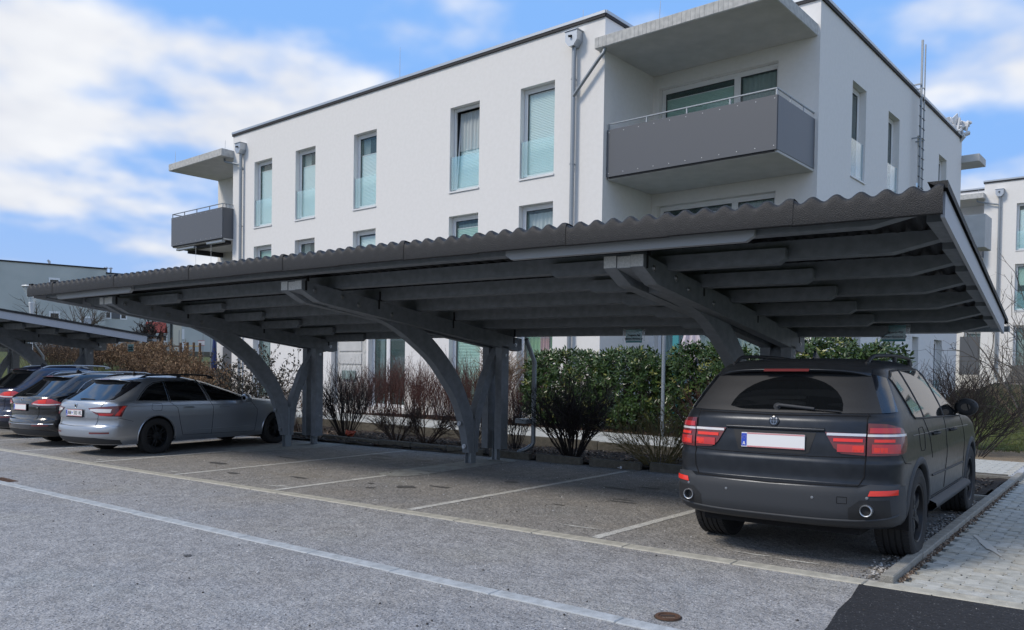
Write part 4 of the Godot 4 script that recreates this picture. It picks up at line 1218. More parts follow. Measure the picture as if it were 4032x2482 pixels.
func build_far_houses() -> void:
	# wall coordinates measured from the shared corner; y is height above the lot
	var at := Vector3(-61.0, 0, -28.65)
	var hd := Vector3(0.2336, 0, -0.97233)
	var a := far_house("far_house", "pale flat-roofed two-storey house at the far left beyond the car roofs", at - hd * 20.0, 20.0, 9.0, 8.3,
		[[20 - 3.73, 20 - 3.02, 6.35, 7.4, 1], [20 - 3.70, 20 - 3.0, 3.75, 5.0, 1], [20 - 1.74, 20 - 0.75, 6.3, 7.25, 2], [20 - 1.72, 20 - 0.68, 3.35, 4.75, 2], [20 - 8.0, 20 - 7.0, 3.4, 4.75, 2], [20 - 8.0, 20 - 7.0, 6.3, 7.3, 2]], M.far_wall)
	var v := MB.new()
	v.tube(PackedVector3Array([Vector3(16.4, 8.35, -0.6), Vector3(16.4, 8.62, -0.6), Vector3(16.28, 8.7, -0.6)]), 0.09, 0.09, 8); v.bx(Vector3(16.0, 8.35, -0.9), Vector3(16.7, 8.45, -0.4))
	put("roof_vent", v.mesh(), M.zinc, a)
	var b := far_house("far_house", "pale house with roof vents right of the far-left house, set lower", at + hd * 0.02 - Vector3(0.97233, 0, 0.2336) * 0.6, 5.4, 9.0, 8.05,
		[[0.05, 0.5, 4.65, 5.3, 1], [1.1, 1.6, 4.65, 5.2, 1], [3.95, 4.55, 3.05, 3.62, 1]], M.far_wall)
	for q in [0.25, 0.55]:
		v = MB.new(); v.tube(PackedVector3Array([Vector3(q, 8.1, -0.5), Vector3(q, 8.45, -0.5), Vector3(q - 0.18 if q < 0.4 else q, 8.55, -0.5)]), 0.07, 0.07, 8); v.lathe([Vector2(0.0, 0.14), Vector2(0.14, 0.05), Vector2(0.14, 0.0)], 8, Transform3D(Basis.IDENTITY, Vector3(q, 8.5, -0.5)))
		put("roof_vent", v.mesh(), M.zinc, b)
	v = MB.new(); v.bx(Vector3(0.5, 4.7, -0.02), Vector3(1.1, 5.2, 0.03)); put("grey_band", v.mesh(), M.panel, b)
	v = MB.new(); v.tube(PackedVector3Array([Vector3(4.78, 8.0, 0.08), Vector3(4.78, 1.5, 0.08)]), 0.05, 0.05, 8); put("downpipe", v.mesh(), M.edge_dark, b)
	var c := far_house("far_house", "cream fronted white house with a narrow stair window behind the play posts", at + hd * 5.45, 14.0, 9.0, 7.6, [[0.05, 0.22, 2.3, 3.1, 1], [0.05, 0.22, 3.3, 4.1, 1], [5.0, 6.0, 3.2, 4.6, 2], [8.0, 9.0, 3.2, 4.6, 2]], M.far_wall)
	v = MB.new(); v.bx(Vector3(-0.62, 0.5, -0.05), Vector3(0.0, 7.5, 0.03)); put("cream_bay", v.mesh(), M.cream_wall, c)
	# low dark garden wall along the foot of the houses
	v = MB.new(); v.bx(Vector3(0, 0, -0.12), Vector3(40, 1.0, 0.12), 0.02)
	var w := put("garden_wall", v.mesh(), M.old_kerb)
	w.transform = Transform3D(Basis(hd, Vector3.UP, Vector3(0.97233, 0, 0.2336)), Vector3(-56.5, 1.25, -14.0))
	tag(w, "low dark garden wall in front of the far-left houses", "wall")


# ---------------------------------------------------------------- carport: u runs left along the eaves, v back down the roof slope, w up
const CU := Vector3(-0.99982837, -0.0002, 0.0185265)
const CV := Vector3(-0.0185265, -0.1212, -0.99982837)
const CO := Vector3(-1.1393, 2.6371, -6.4448)


func P(u: float, v: float, w: float) -> Vector3:
	var crown := 0.03 * (1.0 - pow((u - 7.4) / 7.4, 2.0))
	return CU * u + CV * v + Vector3(0, w + crown, 0)


func edge_u(v: float) -> float:            # the right-hand verge is not quite square to the eaves
	return 0.0235 * v


# bar along u between two stations: rectangle v0..v1, w0..w1, optional long chamfers under each end
func bar_u(b: MB, ua: float, ub: float, v0: float, v1: float, w0: float, w1: float, cut_a := 0.0, cut_b := 0.0, cut_len := 0.3) -> void:
	var st: Array = [[ua, w0 + cut_a]]
	if cut_a > 0: st.append([ua + cut_len, w0])
	var n := 6
	for i in range(1, n): st.append([lerpf(ua + (cut_len if cut_a > 0 else 0.0), ub - (cut_len if cut_b > 0 else 0.0), float(i) / n), w0])
	if cut_b > 0: st.append([ub - cut_len, w0])
	st.append([ub, w0 + cut_b])
	for i in st.size() - 1:
		var a: Array = st[i]; var c: Array = st[i + 1]
		b.quad(P(a[0], v0, a[1]), P(c[0], v0, c[1]), P(c[0], v1, c[1]), P(a[0], v1, a[1]))         # under
		b.quad(P(c[0], v0, c[1]), P(a[0], v0, a[1]), P(a[0], v0, w1), P(c[0], v0, w1))             # front
		b.quad(P(a[0], v1, a[1]), P(c[0], v1, c[1]), P(c[0], v1, w1), P(a[0], v1, w1))             # back
		b.quad(P(a[0], v0, w1), P(a[0], v1, w1), P(c[0], v1, w1), P(c[0], v0, w1))                 # top
	b.quad(P(ua, v0, w0 + cut_a), P(ua, v1, w0 + cut_a), P(ua, v1, w1), P(ua, v0, w1))
	b.quad(P(ub, v1, w0 + cut_b), P(ub, v0, w0 + cut_b), P(ub, v0, w1), P(ub, v1, w1))


# flat plank in the v-y plane, given by a closed outline of (v, world height above CO.y) and a u-range
func plank_v(outline: Array, ua: float, ub: float) -> ArrayMesh:
	var b := MB.new()
	var pp := PackedVector2Array()
	for q in outline: pp.append(q)
	var f := Vector3(CV.x, 0, CV.z)
	var cr := 0.03 * (1.0 - pow(((ua + ub) / 2 - 7.4) / 7.4, 2.0))
	var up := CU.cross(f)
	var xf := Transform3D(Basis(f, Vector3.UP, -CU if f.cross(Vector3.UP).dot(CU) < 0 else CU), Vector3(0, cr, 0))
	var z0 := ua; var z1 := ub
	if xf.basis.z.dot(CU) < 0: z0 = -ub; z1 = -ua
	b.prism(pp, z0, z1, xf)
	return b.mesh()


func arc_pts(ctrl: Array, n: int) -> Array:
	var o: Array = []
	for k in ctrl.size() - 1:
		var p0: Vector2 = ctrl[maxi(k - 1, 0)]; var p1: Vector2 = ctrl[k]; var p2: Vector2 = ctrl[k + 1]; var p3: Vector2 = ctrl[mini(k + 2, ctrl.size() - 1)]
		for i in n: o.append(p1.cubic_interpolate(p2, p0, p3, float(i) / n))
	o.append(ctrl[-1])
	return o


func build_carports() -> void:
	var o := thing("carport", "long grey timber carport with curved braces and a black wavy roof", "carport", CO)
	var L := 14.78
	var vb := 5.25
	# purlins
	var pv: Array = []
	for i in 7: pv.append(0.12 + 0.815 * i)
	for i in 7:
		var v: float = pv[i]
		var b := MB.new()
		bar_u(b, edge_u(v) + 0.09, L - 0.09, v - 0.05, v + 0.05, 0.0, 0.165, 0.10, 0.10, 0.42)
		put("purlin", b.mesh(), M.timber, o)
	# splice timbers over the end frames, chamfered ends; the front pair coloured paler for the daylight on them
	for i in 7:
		var v: float = pv[i]
		for q in [[1.40, 3.97], [11.35, 13.9]]:
			var b := MB.new()
			var fr := 0.02 if i == 0 else v - 0.135
			bar_u(b, q[0], q[1], fr, v - 0.052, -0.058, 0.08, 0.045, 0.045, 0.07)
			put("splice_timber", b.mesh(), M.timber if i else M.splice_daylit, o)
	# frames
	var us := [2.556, 7.541, 12.495]
	for k in 3:
		var u0: float = us[k]
		var uc := u0 + 0.215
		var top := -0.019
		var sl := 0.1212
		var yy := func(v: float, w: float) -> float: return w - sl * v
		var raf := [Vector2(0.30, yy.call(0.30, top)), Vector2(5.18, yy.call(5.18, top)), Vector2(5.18, yy.call(5.18, top - 0.20)), Vector2(5.08, yy.call(5.08, top - 0.235)), Vector2(0.60, yy.call(0.60, top - 0.225)), Vector2(0.30, yy.call(0.30, top - 0.118))]
		for q in [[u0, u0 + 0.140], [u0 + 0.290, u0 + 0.430]]:
			var rf := put("rafter", plank_v(raf, q[0], q[1]), M.timber, o)
			var cap := MB.new()
			cap.quad(P(q[1] - 0.003, 0.298, top - 0.115), P(q[0] + 0.003, 0.298, top - 0.115), P(q[0] + 0.003, 0.298, top - 0.003), P(q[1] - 0.003, 0.298, top - 0.003))
			put("end_grain", cap.mesh(), M.end_grain, rf)
			if q[0] == u0:
				for bp in [[0.52, -0.085], [1.0, -0.075], [1.30, -0.13], [1.95, -0.15], [5.0, -0.13]]:
					var bo := MB.new()
					var c := P(u0, bp[0], top + bp[1])
					bo.lathe([Vector2(0.0, 0.014), Vector2(0.017, 0.012), Vector2(0.020, 0.004), Vector2(0.034, 0.004), Vector2(0.036, 0.0)], 12, Transform3D(Basis(Vector3.BACK, -PI / 2), c))
					put("bolt", bo.mesh(), M.bolt, rf)
				for v in [pv[2], pv[4], pv[6], pv[0] + 0.32]:
					var hb := MB.new()
					hb.box(P(u0 - 0.004, v - 0.07, top - 0.055), Vector3(0.006, 0.13, 0.03)); hb.box(P(u0 - 0.01, v - 0.05, top + 0.07), Vector3(0.02, 0.13, 0.045), 0.004)
					put("hold_down_strap", hb.mesh(), M.iron, rf)
		# packing block at the tip between the two rafters
		var pk := [Vector2(0.31, yy.call(0.31, top - 0.006)), Vector2(1.5, yy.call(1.5, top - 0.006)), Vector2(1.5, yy.call(1.5, top - 0.13)), Vector2(0.75, yy.call(0.75, top - 0.15)), Vector2(0.31, yy.call(0.31, top - 0.122))]
		var pko := put("packing_block", plank_v(pk, u0 + 0.142, u0 + 0.288), M.timber, o)
		var cap := MB.new()
		cap.quad(P(u0 + 0.286, 0.308, top - 0.118), P(u0 + 0.144, 0.308, top - 0.118), P(u0 + 0.144, 0.308, top - 0.009), P(u0 + 0.286, 0.308, top - 0.009))
		put("end_grain", cap.mesh(), M.end_grain, pko)
		# front curved brace: sweeps from the steel foot up and forward under the rafters (heights above CO.y)
		var h := 2.6371
		var lower := arc_pts([Vector2(0.97, 2.285 - h), Vector2(1.65, 2.195 - h), Vector2(2.08, 2.08 - h), Vector2(2.52, 1.86 - h), Vector2(2.99, 1.555 - h), Vector2(3.30, 1.25 - h), Vector2(3.58, 0.93 - h), Vector2(3.79, 0.50 - h), Vector2(3.925, 0.03 - h)], 5)
		var upper := arc_pts([Vector2(4.015, 0.03 - h), Vector2(4.015, 0.62 - h), Vector2(3.94, 0.80 - h), Vector2(3.76, 1.14 - h), Vector2(3.52, 1.45 - h), Vector2(3.22, 1.735 - h), Vector2(2.90, 1.975 - h), Vector2(2.60, 2.14 - h)], 5)
		var poly: Array = lower + upper
		poly.append(Vector2(2.45, yy.call(2.45, top - 0.05))); poly.append(Vector2(0.97, yy.call(0.97, top - 0.05)))
		var br := put("curved_brace", plank_v(poly, u0 + 0.1425, u0 + 0.2875), M.timber, o)
		for bp in [[3.755, 0.56 - h], [3.885, 0.17 - h]]:
			var bo := MB.new()
			var f := Vector3(CV.x, 0, CV.z)
			var c: Vector3 = CU * uc + f * (bp[0] - 0.012) + Vector3(0, bp[1], 0)
			bo.lathe([Vector2(0.0, 0.02), Vector2(0.018, 0.018), Vector2(0.02, 0.008), Vector2(0.040, 0.008), Vector2(0.042, 0.0)], 12, Transform3D(Basis(Vector3.RIGHT, PI / 2 - 0.28), c))
			put("bolt", bo.mesh(), M.bolt, br)
		# rear curved brace up to the back posts
		var ro := arc_pts([Vector2(4.155, 0.03 - h), Vector2(4.20, 0.46 - h), Vector2(4.30, 0.82 - h), Vector2(4.45, 1.14 - h), Vector2(4.70, 1.52 - h), Vector2(4.86, 1.72 - h)], 5)
		var ri := arc_pts([Vector2(4.80, 1.93 - h), Vector2(4.66, 1.79 - h), Vector2(4.52, 1.58 - h), Vector2(4.35, 1.33 - h), Vector2(4.20, 0.98 - h), Vector2(4.085, 0.66 - h), Vector2(4.075, 0.03 - h)], 5)
		put("curved_brace", plank_v(ro + ri, u0 + 0.1425, u0 + 0.2875), M.timber, o)
		# back posts and the galvanised feet
		var gx := (CO + CU * uc).x
		for q in [[u0 + 0.0, u0 + 0.140], [u0 + 0.290, u0 + 0.430]]:
			var po := put("post", plank_v([Vector2(4.60, yy.call(4.60, top - 0.2)), Vector2(4.60, ground_y(gx) + 0.18 - h), Vector2(4.80, ground_y(gx) + 0.18 - h), Vector2(4.80, yy.call(4.80, top - 0.2))], q[0], q[1]), M.timber, o)
			if q[0] == u0:
				for yb in [0.42, 1.72]:
					var bo := MB.new()
					bo.lathe([Vector2(0.0, 0.012), Vector2(0.016, 0.010), Vector2(0.018, 0.003), Vector2(0.028, 0.003), Vector2(0.03, 0.0)], 10, Transform3D(Basis(Vector3.BACK, -PI / 2), CU * u0 + Vector3(CV.x, 0, CV.z) * 4.72 + Vector3(0, yb - h, 0)))
					put("bolt", bo.mesh(), M.bolt, po)
		for q in [[4.045, 0.63, 0.058], [4.75, 0.42, 0.05]]:
			var f := Vector3(CV.x, 0, CV.z)
			var y0 := ground_y(gx) - 0.12 - h; var y1: float = q[1] - h
			var c: Vector3 = CU * uc + f * q[0] + Vector3(0, (y0 + y1) / 2, 0)
			var st := MB.new()
			var bw: float = q[2]
			var cr := Vector3(0, 0.0, 0)
			var bas := Basis(-CU, Vector3.UP, -f)
			# rolled H section: two flanges and a web
			st.box(c + CU * bw, Vector3(0.010, y1 - y0, 0.14 if q[0] < 4.5 else 0.10), 0.002, bas)
			st.box(c - CU * bw, Vector3(0.010, y1 - y0, 0.14 if q[0] < 4.5 else 0.10), 0.002, bas)
			st.box(c, Vector3(bw * 2, y1 - y0, 0.012), 0.0, bas)
			if q[0] < 4.5: st.box(c + Vector3(0, (y1 - y0) / 2 - 0.02, 0), Vector3(bw * 2 + 0.01, 0.02, 0.14), 0.0, bas)
			put("steel_foot", st.mesh(), M.galv, o)
	# corrugated roof sheets, one per metre of eaves, and their front closures
	var per := 0.177
	var u := 0.0
	var col := 0
	var wave := func(uu: float) -> float: return 0.023 * sin((uu / per) * TAU + 0.6)
	while u < L - 0.05:
		var u1 := minf(u + per * 6.0, L)
		var b := MB.new()
		var rows: Array = []; var under: Array = []
		var n := int(round((u1 - u) / per * 10))
		for vi in 5:
			var t := vi / 4.0
			var ra := PackedVector3Array(); var rb := PackedVector3Array()
			for i in n + 1:
				var uu := lerpf(u, u1, float(i) / n)
				var v := lerpf(-0.05, vb, t)
				var us2 := uu + edge_u(maxf(v, 0.0)) * (1.0 - uu / L)
				ra.append(P(us2, v, 0.190 + wave.call(uu))); rb.append(P(us2, v, 0.183 + wave.call(uu)))
			rows.append(ra); under.append(rb)
		b.grid(rows, true); b.grid(under, false)
		var sh := put("roof_sheet", b.mesh(), M.roofing, o)
		# closure piece: wavy top rolling over into a plain face
		var fb := MB.new()
		var G: Array = []
		var prof := [[0.10, 0.006, 1.0], [0.02, 0.012, 1.0], [-0.05, 0.013, 1.0], [-0.075, 0.004, 1.0], [-0.088, -0.018, 0.9], [-0.094, -0.05, 0.45], [-0.096, -0.085, 0.1], [-0.096, -0.12, 0.0], [-0.096, -0.185, 0.0], [-0.088, -0.192, 0.0], [-0.07, -0.192, 0.0]]
		var lap := 0.004 if col % 2 else 0.0
		for q in prof:
			var row := PackedVector3Array()
			for i in n + 1:
				var uu := lerpf(u, u1, float(i) / n) + (0.0 if i else -0.0)
				row.append(P(uu + (-0.012 if i == 0 and col > 0 else 0.0), q[0] - lap, 0.193 + q[1] + wave.call(uu) * q[2] + lap))
			G.append(row)
		fb.grid(G, false)
		put("eave_closure", fb.mesh(), M.roofing, o)
		u = u1
		col += 1
	# verge boards, capping, gutter and its downpipe
	for side in 2:
		var b := MB.new()
		var n := 6
		for i in n:
			var va := lerpf(0.0, 5.08, float(i) / n); var vc := lerpf(0.0, 5.08, float(i + 1) / n)
			var ua := edge_u(va) if side == 0 else L; var ub := edge_u(vc) if side == 0 else L
			var t := 0.028 if side == 0 else -0.028
			var w0 := 0.0; var w1 := 0.185
			var q := [P(ua, va, w0), P(ub, vc, w0), P(ub, vc, w1), P(ua, va, w1)]
			var r := [P(ua + t, va, w0), P(ub + t, vc, w0), P(ub + t, vc, w1), P(ua + t, va, w1)]
			if side == 0:
				b.quad(q[0], q[1], q[2], q[3]); b.quad(r[1], r[0], r[3], r[2]); b.quad(r[0], r[1], q[1], q[0]); b.quad(q[3], q[2], r[2], r[3])
				if i == n - 1: b.quad(q[1], r[1], r[2], q[2])
				if i == 0: b.quad(r[0], q[0], q[3], r[3])
			else:
				b.quad(q[1], q[0], q[3], q[2]); b.quad(r[0], r[1], r[2], r[3]); b.quad(q[0], q[1], r[1], r[0]); b.quad(r[3], r[2], q[2], q[3])
				if i == n - 1: b.quad(r[1], q[1], q[2], r[2])
				if i == 0: b.quad(q[0], r[0], r[3], q[3])
		put("verge_board", b.mesh(), M.fascia, o)
		for k in 3:
			var cb := MB.new()
			var va := -0.06 + k * 1.78; var vc := va + 1.86
			var ua := edge_u(maxf(va, 0.0)) if side == 0 else L; var ub := edge_u(vc) if side == 0 else L
			var d := -0.022 if side == 0 else 0.022
			var lift := 0.006 * (2 - k)
			var top := [P(ua + d, va, 0.232 + lift), P(ub + d, vc, 0.222 + lift), P(ub - d * 5, vc, 0.222 + lift), P(ua - d * 5, va, 0.232 + lift)]
			var low := [P(ua + d, va, 0.178 + lift), P(ub + d, vc, 0.168 + lift)]
			var pl := 0.0
			if side == 0:
				cb.quad(low[0], low[1], top[1], top[0]); cb.quad(top[0], top[1], top[2], top[3])
				cb.quad(P(ua - d, va, 0.178 + lift), low[0], top[0], top[3]); cb.quad(low[1], P(ub - d, vc, 0.168 + lift), top[2], top[1])
			else:
				cb.quad(low[1], low[0], top[0], top[1]); cb.quad(top[1], top[0], top[3], top[2])
			put("verge_capping", cb.mesh(), M.roofing, o)
	var blocks := MB.new()
	for k in 6:
		var v := 0.5 + k * 0.815
		var bb := MB.new(); bb.box(P(edge_u(v) + 0.085, v + 0.02, 0.10), Vector3(0.11, 0.13, 0.60), 0.0, Basis(Vector3.RIGHT, -0.121))
		put("verge_blocking", bb.mesh(), M.timber, o)
		bb = MB.new(); bb.box(P(L - 0.085, v + 0.02, 0.10), Vector3(0.11, 0.13, 0.60), 0.0, Basis(Vector3.RIGHT, -0.121))
		put("verge_blocking", bb.mesh(), M.timber, o)
	var gb := MB.new()
	var GP: Array = []
	for a in 9:
		var t := PI * a / 8.0
		var row := PackedVector3Array()
		for uu in [0.08, L * 0.25, L * 0.5, L * 0.75, L - 0.05]: row.append(P(uu, vb + 0.03 - 0.062 * cos(t), 0.115 - 0.062 * sin(t)))
		GP.append(row)
	gb.grid(GP)
	gb.box(P(0.085, vb + 0.03, 0.09), Vector3(0.006, 0.07, 0.12))
	var gut := put("gutter", gb.mesh(), M.galv, o)
	var dp := MB.new()
	var base := Vector3(-9.09, ground_y(-9.0) + 0.03, -11.60) - CO
	dp.tube(PackedVector3Array([P(7.46, 5.2, -0.02), Vector3(-8.72, 1.62, -11.80) - CO, Vector3(-8.72, 0.14, -11.80) - CO, Vector3(-8.74, 0.09, -11.78) - CO, Vector3(-8.82, 0.02, -11.72) - CO, Vector3(-8.93, -0.03, -11.66) - CO, Vector3(-8.96, -0.12, -11.64) - CO]), 0.042, 0.042, 12)
	var dpo := put("downpipe", dp.mesh(), M.galv, o)
	for yy in [0.52, 1.0, 1.5]:
		var rb := MB.new(); rb.lathe([Vector2(0.047, -0.015), Vector2(0.047, 0.015)], 12, Transform3D(Basis.IDENTITY, Vector3(-8.72, yy, -11.80) - CO))
		if yy < 0.6: rb.bx(Vector3(-8.72, yy - 0.02, -11.80) - CO, Vector3(-8.96, yy + 0.06, -11.56) - CO)
		put("pipe_bracket", rb.mesh(), M.galv, dpo)
	var tc := MB.new(); tc.lathe([Vector2(0.0, 0.06), Vector2(0.05, 0.06), Vector2(0.062, 0.05), Vector2(0.062, -0.05)], 12, Transform3D(Basis.IDENTITY, Vector3(-8.96, -0.13, -11.64) - CO))
	put("drain_socket", tc.mesh(), M.terracotta, dpo)

	# the second carport of the same make, further left
	var c := o.duplicate() as Node3D
	c.name = numbered("carport")
	add_child(c)
	c.position = CO + Vector3(-20.25, 0.02, 0.25)
	tag(c, "second grey timber carport at the left edge, seen from its end", "carport")

	# notices hung from the last purlin
	for q in [[5.15, 1.97, "Carports für", "Mieter Hausnr. 8", "teal notice under the carport between the two right-hand frames"], [1.34, 1.965, "Carports für", "Mieter Hausnr. 9", "teal notice under the carport above the dark off-roader"], [-1.0, 0, "Carports für", "Mieter Hausnr. 7", "small teal notice under the left carport"]]:
		var at := CO + P(q[0], 4.93, 0) if q[0] > 0 else Vector3(-23.2, 1.93, -11.62)
		var sgn := thing("notice", q[4], "sign", Vector3(at.x, q[1] + 0.07 if q[0] > 0 else 1.9, at.z), "teal carport notices")
		sgn.basis = Basis(-Vector3(CU.x, 0, CU.z), Vector3.UP, -Vector3(CV.x, 0, CV.z))
		var b := MB.new(); b.box(Vector3(0, 0, 0), Vector3(0.29, 0.21, 0.003))
		put("card", b.mesh(), M.sign_teal, sgn)
		b = MB.new(); b.box(Vector3(0.0, 0.02, 0.004), Vector3(0.40, 0.2, 0.002))
		put("plastic_sleeve", b.mesh(), M.sleeve, sgn)
		put("lettering", words(q[2], 0.028), M.ink, sgn, Transform3D(Basis.IDENTITY, Vector3(0, 0.012, 0.007)))
		put("lettering", words(q[3], 0.028), M.ink, sgn, Transform3D(Basis.IDENTITY, Vector3(0, -0.045, 0.007)))


# ---------------------------------------------------------------- cars: x right, y up from the road, z back from the nose; rear bumper at z = 0
class Shell:
	var rows: Array = []          # [y, rear z, front z, half width, rear corner, front corner]
	var p := 2.7

	func setup(table: Array, sub: int) -> void:
		var d: Array = []
		for i in table.size() - 1:
			for k in sub:
				var t := float(k) / sub
				var r: Array = []
				for e in 6: r.append(lerpf(table[i][e], table[i + 1][e], t))
				d.append(r)
		d.append(table[-1].duplicate())
		for pass_no in 2:
			var q: Array = d.duplicate(true)
			for i in range(1, d.size() - 1):
				for e in range(1, 6): q[i][e] = d[i][e] * 0.5 + (d[i - 1][e] + d[i + 1][e]) * 0.25
			d = q
		rows = d

	func row(y: float) -> Array:
		if y <= rows[0][0]: return rows[0]
		for i in rows.size() - 1:
			if y <= rows[i + 1][0]:
				var t: float = (y - rows[i][0]) / maxf(rows[i + 1][0] - rows[i][0], 1e-6)
				var r: Array = []
				for e in 6: r.append(lerpf(rows[i][e], rows[i + 1][e], t))
				return r
		return rows[-1]

	func bow(r: Array, z: float) -> float:
		var zm: float = (r[1] + r[2]) * 0.5; var h: float = maxf((r[1] - r[2]) * 0.5, 0.2)
		var q := (z - zm) / h
		return r[3] * (1.0 - 0.028 * q * q)

	func side_x(r: Array, z: float) -> float:
		var dr := clampf((r[1] - z) / maxf(r[4], 1e-4), 0.0, 1.0)
		var df := clampf((z - r[2]) / maxf(r[5], 1e-4), 0.0, 1.0)
		return bow(r, z) * pow(1.0 - pow(1.0 - dr, p), 1.0 / p) * pow(1.0 - pow(1.0 - df, p), 1.0 / p)

	# point at signed distance s round the tail from its middle
	func tail(y: float, s: float, off := 0.0) -> Vector3:
		var a := _tail(y, absf(s))
		if off != 0.0:
			var t := (_tail(y, absf(s) + 0.012) - _tail(y, maxf(absf(s) - 0.012, 0.0))).normalized()
			a += Vector3(-t.z, 0, t.x) * off
		if s < 0: a.x = -a.x
		return a

	func _tail(y: float, s: float) -> Vector3:
		var r := row(y)
		var w := bow(r, r[1] - r[4])
		var prev := Vector3(0, y, r[1])
		var left := s
		for i in range(1, 25):
			var a := PI / 2 * i / 24.0
			var q := Vector3(w * pow(sin(a), 2.0 / p), y, r[1] - r[4] * (1.0 - pow(maxf(cos(a), 0.0), 2.0 / p)))
			var d := q.distance_to(prev)
			if d >= left: return prev.lerp(q, left / maxf(d, 1e-6))
			left -= d
			prev = q
		var z := prev.z - left
		return Vector3(side_x(r, z), y, z)

	func side(z: float, y: float, off := 0.0) -> Vector3:
		return Vector3(side_x(row(y), z) + off, y, z)


func along(a: Array, t: float) -> Vector2:
	var f := t * (a.size() - 1)
	var i := mini(int(f), a.size() - 2)
	return (a[i] as Vector2).lerp(a[i + 1], f - i)


# skin patch between two edge lines given in (distance round the tail, height) or, on the flank, in (z, height)
func skin(sh: Shell, low: Array, high: Array, on_tail: bool, mirror: bool, off := 0.006, nu := 14, nv := 6) -> ArrayMesh:
	var b := MB.new()
	var G: Array = []
	for j in nv + 1:
		var row := PackedVector3Array()
		for i in nu + 1:
			var q := along(low, float(i) / nu).lerp(along(high, float(i) / nu), float(j) / nv)
			var v := sh.tail(q.y, q.x, off) if on_tail else sh.side(q.x, q.y, off)
			if mirror: v.x = -v.x
			row.append(v)
		G.append(row)
	b.grid(G, mirror)
	return b.mesh()


func seam(sh: Shell, pts: Array, on_tail: bool, mirror: bool, r := 0.0035, off := 0.0005) -> ArrayMesh:  # raised thread on the skin; in near-black it paints a groove's shade
	var b := MB.new()
	var path := PackedVector3Array()
	for k in pts.size() - 1:
		for i in 8:
			var q: Vector2 = (pts[k] as Vector2).lerp(pts[k + 1], i / 8.0)
			path.append(sh.tail(q.y, q.x, off) if on_tail else sh.side(q.x, q.y, off))
	var e: Vector2 = pts[-1]
	path.append(sh.tail(e.y, e.x, off) if on_tail else sh.side(e.x, e.y, off))
	if mirror:
		for i in path.size(): path[i].x = -path[i].x
	b.tube(path, r, r, 5)
	return b.mesh()


func body_mesh(sh: Shell, arches: Array) -> ArrayMesh:
	var b := MB.new()
	var NR := 14; var NS := 96; var NF := 12
	var P2: Array = []
	var inside: Array = []
	for r in sh.rows:
		var half := PackedVector3Array()
		var flags := PackedByteArray()
		var y: float = r[0]
		for i in NR:
			var a := PI / 2 * i / NR
			half.append(Vector3(sh.bow(r, r[1] - r[4]) * pow(sin(a), 2.0 / sh.p), y, r[1] - r[4] * (1.0 - pow(cos(a), 2.0 / sh.p))))
			flags.append(0)
		for i in NS + 1:
			var z := lerpf(r[1] - r[4], r[2] + r[5], float(i) / NS)
			var v := Vector3(sh.side_x(r, z), y, z)
			var f := 0
			for c in arches:
				var d := Vector2(z - c.x, y - c.y)
				if d.length() < c.z:
					f = 1
					d = d.normalized() * c.z if d.length() > 1e-4 else Vector2(0, c.z)
					v = Vector3(sh.side_x(sh.row(c.y + d.y), c.x + d.x), c.y + d.y, c.x + d.x)
			half.append(v); flags.append(f)
		for i in range(1, NF + 1):
			var a := PI / 2 * (1.0 - float(i) / NF)
			half.append(Vector3(sh.bow(r, r[2] + r[5]) * pow(sin(a), 2.0 / sh.p), y, r[2] + r[5] * (1.0 - pow(maxf(cos(a), 0.0), 2.0 / sh.p))))
			flags.append(0)
		P2.append(half); inside.append(flags)
	for s in [1.0, -1.0]:
		var rows := P2.size(); var cols: int = P2[0].size()
		var base := b.v.size()
		var nn := PackedVector3Array(); nn.resize(rows * cols)
		var keep: Array = []
		for i in rows - 1:
			for j in cols - 1:
				if inside[i][j] and inside[i][j + 1] and inside[i + 1][j] and inside[i + 1][j + 1]: continue
				var a: Vector3 = P2[i][j]; var c: Vector3 = P2[i][j + 1]; var d: Vector3 = P2[i + 1][j + 1]; var e: Vector3 = P2[i + 1][j]
				var f := (d - a).cross(e - c)
				for q in [i * cols + j, i * cols + j + 1, (i + 1) * cols + j + 1, (i + 1) * cols + j]: nn[q] += f
				keep.append(i * cols + j)
		for i in rows:
			for j in cols:
				var v: Vector3 = P2[i][j]; var q := nn[i * cols + j]
				if j == 0 or j == cols - 1: q.x = 0.0
				q = q.normalized() if q.length_squared() > 1e-12 else Vector3.UP
				b.vert(Vector3(v.x * s, v.y, v.z), Vector3(q.x * s, q.y, q.z))
		for k in keep:
			var a: int = base + k; var c := a + 1; var e := a + cols; var d := e + 1
			if s > 0: b.idx.append_array(PackedInt32Array([a, d, c, a, e, d]))
			else: b.idx.append_array(PackedInt32Array([a, c, d, a, d, e]))
	return b.mesh()


